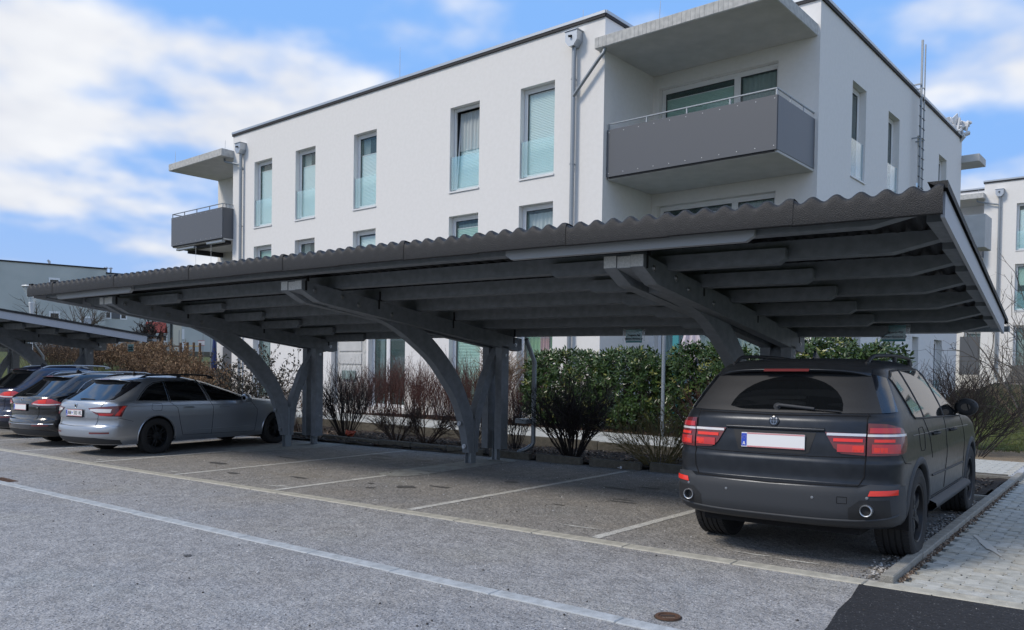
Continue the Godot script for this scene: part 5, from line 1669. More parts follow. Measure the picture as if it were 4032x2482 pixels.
func wheel(parent: Node3D, at: Vector3, R: float, wd: float, rim: float, style: int, flip: bool, rim_mat: Material) -> void:
	var X := Basis(Vector3.BACK, -PI / 2)
	var b := MB.new()
	var w := wd
	var pr := [Vector2(rim - 0.004, -0.44 * w), Vector2(rim + 0.012, -0.47 * w), Vector2(rim * 0.5 + R * 0.5, -0.50 * w), Vector2(R - 0.03, -0.485 * w), Vector2(R - 0.010, -0.45 * w), Vector2(R - 0.002, -0.39 * w)]
	for g in [-0.24, -0.08, 0.08, 0.24]:
		pr.append_array([Vector2(R, (g - 0.024) * w), Vector2(R - 0.009, (g - 0.021) * w), Vector2(R - 0.009, (g + 0.021) * w), Vector2(R, (g + 0.024) * w)])
	pr.append_array([Vector2(R - 0.002, 0.39 * w), Vector2(R - 0.010, 0.45 * w), Vector2(R - 0.03, 0.485 * w), Vector2(rim * 0.5 + R * 0.5, 0.50 * w), Vector2(rim + 0.012, 0.47 * w), Vector2(rim - 0.004, 0.44 * w)])
	b.lathe(pr, 48, Transform3D(X, Vector3.ZERO))
	for k in 64:
		for s in [-1.0, 1.0]:
			var a := TAU * (k + (0.25 if s > 0 else 0.0)) / 64.0
			var bb := Basis(Vector3.RIGHT, a)
			b.box(bb * Vector3(s * 0.36 * w, R - 0.004, 0), Vector3(0.17 * w, 0.012, TAU * R / 64.0 * 0.80), 0.003, bb)
	var t := put("wheel", b.mesh(), M.rubber, parent, Transform3D(Basis(Vector3.UP, PI if flip else 0.0), at))
	b = MB.new()
	var o := 0.44 * w
	b.lathe([Vector2(rim, o - 0.004), Vector2(rim - 0.006, o + 0.006), Vector2(rim - 0.016, o), Vector2(rim - 0.022, o - 0.03), Vector2(rim - 0.035, o - 0.09), Vector2(rim - 0.04, -o)], 40, Transform3D(X, Vector3.ZERO))
	b.lathe([Vector2(0.0, o - 0.012), Vector2(0.032, o - 0.014), Vector2(0.036, o - 0.02), Vector2(0.068, o - 0.024), Vector2(0.074, o - 0.06)], 24, Transform3D(X, Vector3.ZERO))
	for k in 5:
		for d in ([0.0] if style == 0 else [-0.17, 0.17]):
			var a: float = TAU * k / 5.0 + d + 0.3
			var bb := Basis(Vector3.RIGHT, a)
			var w0 := 0.036 if style == 0 else 0.014
			var w1 := 0.026 if style == 0 else 0.015
			var rr := [0.05, 0.11, rim * 0.6, rim - 0.015]
			for q in 3:
				var r0: float = rr[q]; var r1: float = rr[q + 1]
				var h0 := lerpf(w0, w1, q / 3.0); var h1 := lerpf(w0, w1, (q + 1) / 3.0)
				var x0 := o - 0.026 + 0.012 * sin(PI * q / 3.0); var x1 := o - 0.026 + 0.012 * sin(PI * (q + 1) / 3.0)
				var bv := 0.012
				var top := [Vector3(x0, r0, -h0 + bv * 0.5), Vector3(x0, r0, h0 - bv * 0.5), Vector3(x1, r1, h1 - bv * 0.5), Vector3(x1, r1, -h1 + bv * 0.5)]
				var low := [Vector3(x0 - 0.03, r0, -h0 - bv * 0.4), Vector3(x0 - 0.03, r0, h0 + bv * 0.4), Vector3(x1 - 0.03, r1, h1 + bv * 0.4), Vector3(x1 - 0.03, r1, -h1 - bv * 0.4)]
				for e in 4: top[e] = bb * top[e]; low[e] = bb * low[e]
				b.quad(top[0], top[3], top[2], top[1])
				b.quad(top[1], top[2], low[2], low[1]); b.quad(top[3], top[0], low[0], low[3])
	for k in 5:
		var bb := Basis(Vector3.RIGHT, TAU * k / 5.0 + 0.6)
		b.lathe([Vector2(0.0, 0.004), Vector2(0.009, 0.003), Vector2(0.010, -0.01)], 8, Transform3D(bb * X, bb * Vector3(o - 0.022, 0.05, 0)))
	put("rim", b.mesh(), rim_mat, t)
	b = MB.new(); b.lathe([Vector2(0.0, 0.0), Vector2(rim * 0.72, 0.0), Vector2(rim * 0.72, -0.02), Vector2(0, -0.02)], 28, Transform3D(X, Vector3(o - 0.085, 0, 0)))
	b.lathe([Vector2(rim - 0.037, -0.02), Vector2(0.0, -0.02)], 28, Transform3D(X, Vector3(o - 0.12, 0, 0)))
	put("brake_disc", b.mesh(), M.iron, t)


func car_basics(o: Node3D, sh: Shell, paint: Material, axles: Array, arch_r: float, wheel_y: float, R: float, wd: float, rim: float, style: int, rim_mat: Material, half: float, flare: Material, flare_w: float, under: float) -> void:
	var arches: Array = []
	for z in axles: arches.append(Vector3(z, wheel_y, arch_r))
	put("body", body_mesh(sh, arches), paint, o)
	for s in [1.0, -1.0]:
		for z in axles:
			# dark liner and the rolled lip of the arch
			var b := MB.new()
			var rows: Array = []
			for e in [[half - 0.34, arch_r + 0.01], [half - 0.02, arch_r + 0.005]]:
				var row := PackedVector3Array()
				for i in 21:
					var a := lerpf(-0.25, PI + 0.25, i / 20.0)
					row.append(Vector3(e[0] * s, wheel_y + sin(a) * e[1], z + cos(a) * e[1]))
				rows.append(row)
			b.grid(rows, s > 0)
			var cap := PackedVector3Array(); var mid := PackedVector3Array()
			for i in 21: cap.append(rows[0][i]); mid.append(Vector3((half - 0.34) * s, wheel_y, z))
			b.grid([cap, mid])
			put("wheel_well", b.mesh(), M.gap, o)
			b = MB.new()
			var G: Array = []
			for e in [[0.0, -0.03], [0.0, 0.006], [0.012, 0.012], [flare_w * 0.6, 0.013], [flare_w, 0.002], [flare_w + 0.004, -0.012]]:
				var row := PackedVector3Array()
				for i in 33:
					var a := lerpf(-0.30 if flare_w > 0.03 else -0.2, PI + 0.30 if flare_w > 0.03 else PI + 0.2, i / 32.0)
					var rr: float = arch_r - 0.004 + e[0]
					var yy := maxf(wheel_y + sin(a) * rr, sh.rows[0][0]); var zz: float = z + cos(a) * rr
					row.append(Vector3((sh.side_x(sh.row(yy), zz) + e[1]) * s, yy, zz))
				G.append(row)
			b.grid(G, s < 0)
			put("arch_lip", b.mesh(), flare, o)
			wheel(o, Vector3(s * (half - wd * 0.5 - 0.012), R, z), R, wd, rim, style, s < 0, rim_mat)
	var b := MB.new()
	var r0: Array = sh.rows[0]
	b.bx(Vector3(-half + 0.30, under, r0[2] + 0.35), Vector3(half - 0.30, under + 0.10, r0[1] - 0.12))
	b.bx(Vector3(-half + 0.08, under + 0.04, axles[1] + arch_r + 0.06), Vector3(half - 0.08, under + 0.10, axles[0] - arch_r - 0.06))
	put("underbody", b.mesh(), M.gap, o)


func number_plate(o: Node3D, at: Transform3D, text: String, tilt := 0.0) -> void:
	var b := MB.new(); b.box(Vector3.ZERO, Vector3(0.520, 0.120, 0.006), 0.002)
	var p := put("number_plate", b.mesh(), M.plate_white, o, at)
	b = MB.new(); b.bx(Vector3(-0.258, -0.052, 0.003), Vector3(-0.214, 0.052, 0.0045))
	put("blue_band", b.mesh(), M.plate_blue, p)
	put("country_letter", words("A", 0.026, 0.001), M.plate_white, p, Transform3D(Basis.IDENTITY, Vector3(-0.236, -0.030, 0.0055)))
	b = MB.new()
	for s in [-1.0, 1.0]:
		for q in [0.0505, 0.0565]: b.bx(Vector3(-0.21, s * q - 0.0015, 0.003), Vector3(0.258, s * q + 0.0015, 0.0042))
	put("red_lines", b.mesh(), M.plate_red, p)
	for k in 12:
		var a := TAU * k / 12.0
		if k == 0: b = MB.new()
		b.bx(Vector3(-0.236 + cos(a) * 0.013 - 0.0012, 0.022 + sin(a) * 0.013 - 0.0012, 0.0045), Vector3(-0.236 + cos(a) * 0.013 + 0.0012, 0.022 + sin(a) * 0.013 + 0.0012, 0.0052))
	put("star_ring", b.mesh(), M.play_yellow, p)
	if text:
		var parts := text.split(" ")
		var x := -0.125
		put("plate_letters", words(parts[0], 0.066, 0.001), M.ink, p, Transform3D(Basis.from_scale(Vector3(0.82, 1, 1)), Vector3(-0.145, 0.0, 0.004)))
		b = MB.new(); b.prism(PackedVector2Array([Vector2(-0.014, 0.02), Vector2(-0.014, -0.005), Vector2(0, -0.024), Vector2(0.014, -0.005), Vector2(0.014, 0.02)]), 0.003, 0.0045, Transform3D(Basis.IDENTITY, Vector3(-0.058, 0, 0)))
		put("coat_of_arms", b.mesh(), M.plate_blue, p)
		put("plate_letters", words(parts[1], 0.066, 0.001), M.ink, p, Transform3D(Basis.from_scale(Vector3(0.82, 1, 1)), Vector3(0.055, 0.0, 0.004)))
		put("plate_letters", words(parts[2], 0.066, 0.001), M.ink, p, Transform3D(Basis.from_scale(Vector3(0.82, 1, 1)), Vector3(0.20, 0.0, 0.004)))


func roof_rail(o: Node3D, sh: Shell, s: float, z0: float, z1: float, x: float, y: float, m: Material, rise: float) -> void:
	var b := MB.new()
	var path := PackedVector3Array()
	for i in 21:
		var t := i / 20.0
		var k := minf(1.0, minf(t, 1.0 - t) * 9.0)
		k = sin(k * PI / 2)
		path.append(Vector3(s * (x + 0.03 * sin(t * PI)), y + rise * k + 0.02 * sin(t * PI), lerpf(z0, z1, t)))
	b.tube(path, 0.017, 0.017, 8)
	for t in [0.03, 0.5, 0.97]:
		var p := path[int(t * 20)]
		b.box(p + Vector3(0, -rise * 0.45, 0), Vector3(0.026, rise * 0.9 + 0.02, 0.09), 0.008)
	put("roof_rail", b.mesh(), m, o)


func door_mirror(o: Node3D, s: float, at: Vector3, m: Material) -> void:
	var b := MB.new()
	var rings: Array = []
	for q in [[0.055, 0.02], [0.07, 0.075], [0.055, 0.105], [0.02, 0.115], [-0.05, 0.10], [-0.10, 0.05], [-0.112, 0.005]]:
		var row := PackedVector3Array()
		for i in 17:
			var a := TAU * i / 16.0
			row.append(at + Vector3(s * (0.10 + cos(a) * q[1] * 0.98), sin(a) * q[1] * 0.78, q[0]))
		rings.append(row)
	b.grid(rings, s > 0)
	b.box(at + Vector3(0, -0.05, 0), Vector3(0.12, 0.03, 0.07), 0.008)
	var mm := put("door_mirror", b.mesh(), m, o)
	b = MB.new(); b.box(at + Vector3(s * 0.10, 0, 0.058), Vector3(0.15, 0.115, 0.008), 0.003)
	put("mirror_glass", b.mesh(), M.glass_dark, mm)


func door_handle(o: Node3D, sh: Shell, z: float, y: float, mirror: bool, m: Material) -> void:
	var b := MB.new()
	var p := sh.side(z, y)
	var s := -1.0 if mirror else 1.0
	var path := PackedVector3Array([Vector3(s * (p.x + 0.004), y, z + 0.105), Vector3(s * (p.x + 0.032), y + 0.004, z + 0.08), Vector3(s * (p.x + 0.036), y + 0.005, z), Vector3(s * (p.x + 0.030), y + 0.003, z - 0.085), Vector3(s * (p.x + 0.004), y, z - 0.11)])
	b.tube(path, 0.013, 0.013, 8)
	b.box(Vector3(s * (p.x + 0.002), y, z - 0.12), Vector3(0.03, 0.026, 0.05), 0.006)
	put("door_handle", b.mesh(), m, o)


func windscreen(o: Node3D, sh: Shell, y0: float, y1: float) -> void:
	var b := MB.new(); var G: Array = []
	for j in 9:
		var y := lerpf(y0, y1, j / 8.0)
		var r := sh.row(y)
		var row := PackedVector3Array()
		for i in 19:
			var a := lerpf(-1.25, 1.25, i / 18.0)
			row.append(Vector3(-signf(a) * sh.bow(r, r[2] + r[5]) * pow(absf(sin(a)), 2.0 / sh.p), y + 0.004, r[2] + r[5] * (1.0 - pow(cos(a), 2.0 / sh.p)) - 0.006))
		G.append(row)
	b.grid(G)
	put("windscreen", b.mesh(), M.glass_dark, o)


func shark_fin(o: Node3D, at: Vector3, m: Material) -> void:
	var b := MB.new()
	b.prism(PackedVector2Array([Vector2(0.0, 0.0), Vector2(-0.02, 0.05), Vector2(-0.035, 0.068), Vector2(-0.05, 0.05), Vector2(-0.13, 0.004), Vector2(-0.15, -0.01), Vector2(0.02, -0.01)]), -0.012, 0.012, Transform3D(Basis(Vector3(0, 0, 1), Vector3.UP, Vector3(-1, 0, 0)), at))
	put("roof_aerial", b.mesh(), m, o)


func exhaust(o: Node3D, at: Vector3) -> void:
	var b := MB.new()
	b.lathe([Vector2(0.034, -0.08), Vector2(0.038, 0.05), Vector2(0.043, 0.052), Vector2(0.046, 0.046), Vector2(0.046, -0.08)], 20, Transform3D(Basis(Vector3.RIGHT, PI / 2), at))
	var e := put("exhaust_tip", b.mesh(), M.steel, o)
	b = MB.new(); b.lathe([Vector2(0.0, 0.0), Vector2(0.036, 0.0)], 16, Transform3D(Basis(Vector3.RIGHT, PI / 2), at + Vector3(0, 0, -0.02)))
	put("exhaust_bore", b.mesh(), M.gap, e)


func make_off_roader() -> void:
	var o := thing("off_roader", "matte dark blue-grey off-roader parked under the right end of the carport", "car", Vector3(-2.345, ground_y(-2.34), -6.40))
	o.rotation = Vector3(0, 0.016, SLOPE)
	var sh := Shell.new()
	sh.p = 2.9
	sh.setup([[0.33, -0.10, -4.52, 0.875, 0.42, 0.55], [0.38, -0.03, -4.62, 0.915, 0.42, 0.6], [0.46, 0.0, -4.67, 0.93, 0.42, 0.62], [0.60, 0.0, -4.68, 0.935, 0.42, 0.62], [0.655, -0.01, -4.68, 0.935, 0.42, 0.62],
		[0.685, -0.065, -4.68, 0.937, 0.40, 0.62], [0.83, -0.060, -4.66, 0.945, 0.40, 0.62], [0.865, -0.075, -4.64, 0.940, 0.40, 0.62], [0.98, -0.080, -4.52, 0.935, 0.40, 0.62], [1.06, -0.095, -4.25, 0.925, 0.40, 0.62],
		[1.12, -0.105, -3.75, 0.912, 0.40, 0.6], [1.165, -0.115, -3.36, 0.902, 0.40, 0.55], [1.21, -0.155, -3.24, 0.890, 0.40, 0.52], [1.30, -0.235, -3.02, 0.855, 0.39, 0.5], [1.42, -0.345, -2.72, 0.800, 0.38, 0.5], [1.52, -0.445, -2.46, 0.752, 0.37, 0.5],
		[1.575, -0.500, -2.30, 0.722, 0.37, 0.5], [1.61, -0.555, -2.16, 0.690, 0.36, 0.48], [1.64, -0.66, -2.0, 0.63, 0.34, 0.45], [1.660, -0.80, -1.85, 0.50, 0.3, 0.36], [1.672, -0.98, -1.7, 0.30, 0.2, 0.2], [1.676, -1.15, -1.55, 0.05, 0.04, 0.04]], 4)
	car_basics(o, sh, M.matte_blue, [-0.97, -3.83], 0.402, 0.385, 0.372, 0.29, 0.245, 0, M.alloy_dark, 0.945, M.plastic, 0.062, 0.27)
	# bumper skin and valance
	put("bumper", skin(sh, [Vector2(-1.20, 0.345), Vector2(-0.8, 0.35), Vector2(0, 0.35), Vector2(0.8, 0.35), Vector2(1.20, 0.345)], [Vector2(-1.20, 0.52), Vector2(-1.12, 0.665), Vector2(-0.74, 0.685), Vector2(-0.66, 0.655), Vector2(0, 0.645), Vector2(0.66, 0.655), Vector2(0.74, 0.685), Vector2(1.12, 0.665), Vector2(1.20, 0.52)], true, false, 0.012, 64, 14), M.plastic, o)
	var lipm := MB.new()
	var lp := PackedVector3Array(); var lp2 := PackedVector3Array()
	for i in 41:
		var s := lerpf(-1.0, 1.0, i / 40.0)
		lp.append(sh.tail(0.445 - 0.05 * (1.0 - pow(absf(s), 4.0)), s, 0.010)); lp2.append(sh.tail(0.655 if absf(s) < 0.7 else 0.68, s, 0.005))
	lipm.tube(lp, 0.012, 0.012, 6); put("bumper_lip", lipm.mesh(), M.plastic, o)
	for s in [1.0, -1.0]:
		var lo := [Vector2(0.60 * s, 0.415), Vector2(0.75 * s, 0.41), Vector2(0.92 * s, 0.43)]
		var hi := [Vector2(0.60 * s, 0.50), Vector2(0.68 * s, 0.565), Vector2(0.90 * s, 0.57)]
		if s < 0: lo.reverse(); hi.reverse()
		put("exhaust_recess", skin(sh, lo, hi, true, false, 0.0145, 14, 5), M.trim, o)
		exhaust(o, sh.tail(0.49, 0.735 * s, 0.0) + Vector3(0, 0, -0.005))
		lo = [Vector2(0.735 * s, 0.600), Vector2(0.98 * s, 0.605)]; hi = [Vector2(0.75 * s, 0.640), Vector2(0.98 * s, 0.645)]
		if s < 0: lo.reverse(); hi.reverse()
		put("reflector", skin(sh, lo, hi, true, false, 0.018, 10, 3), M.lens_bright, o)
		# lamps: inner half on the tailgate, outer half wrapping the corner
		lo = [Vector2(0.475 * s, 0.955), Vector2(0.53 * s, 0.912), Vector2(0.70 * s, 0.902)]; hi = [Vector2(0.405 * s, 1.075), Vector2(0.55 * s, 1.073), Vector2(0.70 * s, 1.068)]
		if s < 0: lo.reverse(); hi.reverse()
		var li := put("tail_lamp", skin(sh, lo, hi, true, false, 0.010, 12, 6), M.lens_dark, o)
		lo = [Vector2(0.712 * s, 0.900), Vector2(0.95 * s, 0.905), Vector2(1.085 * s, 0.925), Vector2(1.13 * s, 0.97)]; hi = [Vector2(0.712 * s, 1.150), Vector2(0.85 * s, 1.145), Vector2(1.02 * s, 1.11), Vector2(1.13 * s, 1.035)]
		if s < 0: lo.reverse(); hi.reverse()
		var lu := put("tail_lamp", skin(sh, lo, hi, true, false, 0.012, 18, 7), M.lens_dark, o)
		for q in [[0.42, 0.70, 1.050, 1.070, "lens_clear", 0], [0.712, 1.10, 1.048, 1.066, "lens_clear", 1], [0.47, 0.68, 1.005, 1.030, "lens_bright", 0], [0.50, 0.69, 0.925, 0.985, "lens_red", 0], [0.61, 0.69, 0.93, 0.975, "lens_bright", 0], [0.76, 0.92, 1.005, 1.028, "lens_bright", 1], [0.745, 0.98, 0.920, 0.990, "lens_red", 1], [0.76, 0.86, 0.93, 0.965, "lens_bright", 1], [0.725, 0.98, 1.075, 1.115, "lens_red", 1]]:
			lo = [Vector2(q[0] * s, q[2]), Vector2(q[1] * s, q[2])]; hi = [Vector2(q[0] * s, q[3]), Vector2(q[1] * s, q[3])]
			if s < 0: lo.reverse(); hi.reverse()
			put("lamp_chamber", skin(sh, lo, hi, true, false, 0.0155, 8, 3), M[q[4]], lu if q[5] else li)
	# tailgate seams and crease as dark drawn lines, plate recess
	put("panel_gap_shade", seam(sh, [Vector2(-0.705, 1.215), Vector2(-0.707, 0.90), Vector2(-0.70, 0.74), Vector2(-0.66, 0.668), Vector2(0, 0.655), Vector2(0.66, 0.668), Vector2(0.70, 0.74), Vector2(0.707, 0.90), Vector2(0.705, 1.215)], true, false, 0.005), M.gap, o)
	put("panel_gap_shade", seam(sh, [Vector2(-0.705, 0.885), Vector2(0, 0.875), Vector2(0.705, 0.885)], true, false, 0.0035), M.gap, o)
	put("panel_gap_shade", seam(sh, [Vector2(-0.72, 1.205), Vector2(0, 1.195), Vector2(0.72, 1.205)], true, false, 0.006), M.gap, o)
	put("plate_recess", skin(sh, [Vector2(-0.29, 0.905), Vector2(-0.25, 0.890), Vector2(0.25, 0.890), Vector2(0.29, 0.905)], [Vector2(-0.34, 1.065), Vector2(0.34, 1.065)], true, false, 0.003, 20, 6), M.trim, o)
	var hb := MB.new()
	var hp := PackedVector3Array()
	for i in 21: hp.append(sh.tail(1.088, lerpf(-0.40, 0.40, i / 20.0), 0.004))
	hb.tube(hp, 0.016, 0.016, 8); put("tailgate_strip", hb.mesh(), M.matte_blue, o)
	number_plate(o, Transform3D(Basis(Vector3.RIGHT, -0.06), sh.tail(0.985, 0, 0.010)), "")
	# roundel
	var bd := MB.new()
	var bx := Transform3D(Basis(Vector3.RIGHT, PI / 2 - 0.12), sh.tail(1.145, 0.0, 0.006))
	bd.lathe([Vector2(0.0, 0.007), Vector2(0.036, 0.006), Vector2(0.041, 0.004), Vector2(0.043, 0.0)], 28, bx)
	var badge := put("badge", bd.mesh(), M.black_gloss, o)
	bd = MB.new()
	for q in [[0.0245, 0.0265]]: bd.lathe([Vector2(q[0], 0.0078), Vector2(q[1], 0.0078)], 28, bx)
	bd.box(bx * Vector3(0, 0.0075, 0), Vector3(0.050, 0.0016, 0.0016), 0.0, bx.basis); bd.box(bx * Vector3(0, 0.0075, 0), Vector3(0.0016, 0.0016, 0.050), 0.0, bx.basis)
	put("badge_cross", bd.mesh(), M.chrome, badge)
	for k in 3:
		var a := (1 - k) * 0.75
		var t := bx * Transform3D(Basis(Vector3.RIGHT, -PI / 2), Vector3(0, 0.008, 0)) * Transform3D(Basis(Vector3.BACK, a), Vector3(-sin(a) * 0.0325, cos(a) * 0.0325, 0))
		put("badge_letter", words("BMW"[k], 0.011, 0.0008), M.plate_white, badge, t)
	# rear screen: dusty all over, clean where the wiper sweeps
	put("rear_window", skin(sh, [Vector2(-0.80, 1.225), Vector2(0, 1.215), Vector2(0.80, 1.225)], [Vector2(-0.655, 1.530), Vector2(0, 1.548), Vector2(0.655, 1.530)], true, false, 0.006, 40, 12), M.dusty, o)
	put("rear_pillar_trim", skin(sh, [Vector2(0.80, 1.225), Vector2(0.965, 1.235)], [Vector2(0.655, 1.53), Vector2(0.80, 1.50)], true, false, 0.006, 8, 10), M.black_gloss, o)
	put("rear_pillar_trim", skin(sh, [Vector2(-0.965, 1.235), Vector2(-0.80, 1.225)], [Vector2(-0.80, 1.50), Vector2(-0.655, 1.53)], true, false, 0.006, 8, 10), M.black_gloss, o)
	var wlo: Array = []; var whi: Array = []
	for i in 17:
		var a := lerpf(PI * 0.985, 0.0, i / 16.0)
		var wx := 0.05 + cos(a) * 0.46
		wlo.append(Vector2(wx, 1.238 + maxf(0.0, (-wx - 0.30) * 0.22))); whi.append(Vector2(wx, maxf(1.24 + sin(a) * 0.275, wlo[-1].y + 0.001)))
	put("wiped_glass", skin(sh, wlo, whi, true, false, 0.009, 32, 10), M.glass_dark, o)
	# roof spoiler with the high brake lamp, wiper
	var sp := MB.new()
	var G: Array = []
	for q in [[1.615, -0.10, 0.0], [1.60, 0.0, 0.045], [1.578, 0.0, 0.085], [1.562, 0.0, 0.085], [1.548, 0.0, 0.03], [1.545, 0.0, 0.0]]:
		var row := PackedVector3Array()
		for i in 31:
			var s := lerpf(-0.66, 0.66, i / 30.0)
			var v := sh.tail(q[0] - 0.035 * pow(absf(s) / 0.66, 3.0), s, 0.0)
			row.append(v + Vector3(0, 0, q[2] * (1.0 - pow(absf(s) / 0.67, 6.0)) + 0.008))
		G.append(row)
	sp.grid(G, true)
	put("roof_spoiler", sp.mesh(), M.matte_blue, o)
	var tb := MB.new()
	G = []
	for q in [1.553, 1.575]:
		var row := PackedVector3Array()
		for i in 13:
			var s := lerpf(-0.19, 0.19, i / 12.0)
			row.append(sh.tail(q, s, 0.0) + Vector3(0, 0, 0.098))
		G.append(row)
	tb.grid(G); put("high_brake_lamp", tb.mesh(), M.lens_dark, o)
	var wb := MB.new()
	wb.tube(PackedVector3Array([sh.tail(1.258, 0.0, 0.03), sh.tail(1.275, 0.02, 0.034), sh.tail(1.252, 0.30, 0.030)]), 0.019, 0.012, 8)
	wb.lathe([Vector2(0.0, 0.012), Vector2(0.028, 0.01), Vector2(0.032, -0.02)], 14, Transform3D(Basis(Vector3.RIGHT, PI / 2), sh.tail(1.262, 0.0, 0.02)))
	var wip := put("wiper", wb.mesh(), M.plastic, o)
	wb = MB.new(); wb.tube(PackedVector3Array([sh.tail(1.262, 0.06, 0.018), sh.tail(1.245, 0.28, 0.020), sh.tail(1.232, 0.50, 0.018)]), 0.008, 0.006, 6)
	put("wiper_blade", wb.mesh(), M.rubber, wip)
	for q in [[-0.36, 0.575], [0.34, 0.565], [0.73, 0.585], [-0.74, 0.585]]:
		var sb := MB.new(); sb.lathe([Vector2(0.0, 0.004), Vector2(0.010, 0.003), Vector2(0.012, 0.0)], 12, Transform3D(Basis(Vector3.RIGHT, PI / 2), sh.tail(q[1], q[0], 0.013)))
		put("parking_sensor", sb.mesh(), M.bolt, o)
	put("tow_cover", seam(sh, [Vector2(0.52, 0.535), Vector2(0.59, 0.535), Vector2(0.59, 0.585), Vector2(0.52, 0.585), Vector2(0.52, 0.535)], true, false, 0.0022, 0.0125), M.gap, o)
	# flanks
	for mir in [false, true]:
		var s := -1.0 if mir else 1.0
		put("quarter_window", skin(sh, [Vector2(-0.86, 1.20), Vector2(-0.93, 1.175), Vector2(-1.22, 1.165)], [Vector2(-0.70, 1.50), Vector2(-0.82, 1.545), Vector2(-1.07, 1.56)], false, mir, 0.006, 12, 8), M.glass_dark, o)
		put("door_window", skin(sh, [Vector2(-1.27, 1.165), Vector2(-2.12, 1.145)], [Vector2(-1.11, 1.562), Vector2(-2.0, 1.568)], false, mir, 0.006, 14, 8), M.glass_dark, o)
		put("door_window", skin(sh, [Vector2(-2.20, 1.143), Vector2(-3.12, 1.115)], [Vector2(-2.06, 1.567), Vector2(-2.30, 1.53), Vector2(-2.75, 1.35), Vector2(-3.12, 1.13)], false, mir, 0.006, 16, 8), M.glass_dark, o)
		for q in [[Vector2(-1.245, 1.165), Vector2(-1.09, 1.562)], [Vector2(-2.16, 1.145), Vector2(-2.03, 1.568)]]:
			put("window_pillar", seam(sh, q, false, mir, 0.020, -0.008), M.trim, o)
		put("window_trim", seam(sh, [Vector2(-0.85, 1.20), Vector2(-0.93, 1.165), Vector2(-1.25, 1.155), Vector2(-2.2, 1.134), Vector2(-3.15, 1.105)], false, mir, 0.008, 0.004), M.trim, o)
		put("window_trim", seam(sh, [Vector2(-0.85, 1.20), Vector2(-0.68, 1.50), Vector2(-0.80, 1.558), Vector2(-1.1, 1.575), Vector2(-2.05, 1.58), Vector2(-2.32, 1.54), Vector2(-2.78, 1.36), Vector2(-3.15, 1.12)], false, mir, 0.008, 0.004), M.trim, o)
		put("panel_gap_shade", seam(sh, [Vector2(-1.24, 1.15), Vector2(-1.40, 0.98), Vector2(-1.47, 0.80)], false, mir), M.gap, o)
		put("panel_gap_shade", seam(sh, [Vector2(-2.17, 1.13), Vector2(-2.20, 0.75), Vector2(-2.10, 0.47)], false, mir), M.gap, o)
		put("panel_gap_shade", seam(sh, [Vector2(-3.14, 1.10), Vector2(-3.28, 0.90), Vector2(-3.26, 0.45)], false, mir), M.gap, o)
		put("panel_gap_shade", seam(sh, [Vector2(-1.40, 0.455), Vector2(-3.26, 0.45)], false, mir), M.gap, o)
		put("body_crease", seam(sh, [Vector2(-0.75, 1.03), Vector2(-2.0, 1.02), Vector2(-3.6, 0.985)], false, mir, 0.007, -0.003), M.matte_blue, o)
		put("side_moulding", seam(sh, [Vector2(-1.50, 0.640), Vector2(-3.2, 0.615)], false, mir, 0.010, 0.002), M.plastic, o)
		if not mir: put("fuel_flap", seam(sh, [Vector2(-0.98, 1.08), Vector2(-1.13, 1.085), Vector2(-1.18, 1.04), Vector2(-1.18, 0.90), Vector2(-1.14, 0.885), Vector2(-1.03, 0.89), Vector2(-0.98, 0.95), Vector2(-0.98, 1.08)], false, mir, 0.003), M.gap, o)
		put("panel_gap_shade", seam(sh, [Vector2(-0.36, 0.90), Vector2(-0.42, 0.835), Vector2(-0.62, 0.815)], false, mir, 0.003), M.gap, o)
		door_handle(o, sh, -1.62, 1.005, mir, M.trim)
		door_handle(o, sh, -2.48, 0.995, mir, M.trim)
		door_mirror(o, s, Vector3(s * 0.89, 1.20, -3.02), M.trim)
		var st := MB.new()
		var path: Array = []
		for q in [[0.0, 0.43], [0.055, 0.405], [0.065, 0.375], [0.03, 0.335], [-0.06, 0.32]]:
			var row := PackedVector3Array()
			for i in 12:
				var z := lerpf(-1.42, -3.40, i / 11.0)
				row.append(Vector3(s * (sh.side_x(sh.row(0.45), z) + q[0]), q[1], z))
			path.append(row)
		st.grid(path, not mir)
		put("side_step", st.mesh(), M.plastic, o)
		roof_rail(o, sh, s, -0.72, -2.45, 0.57, 1.625, M.trim, 0.055)
	shark_fin(o, Vector3(0.05, 1.675, -1.0), M.matte_blue)
	windscreen(o, sh, 1.19, 1.55)


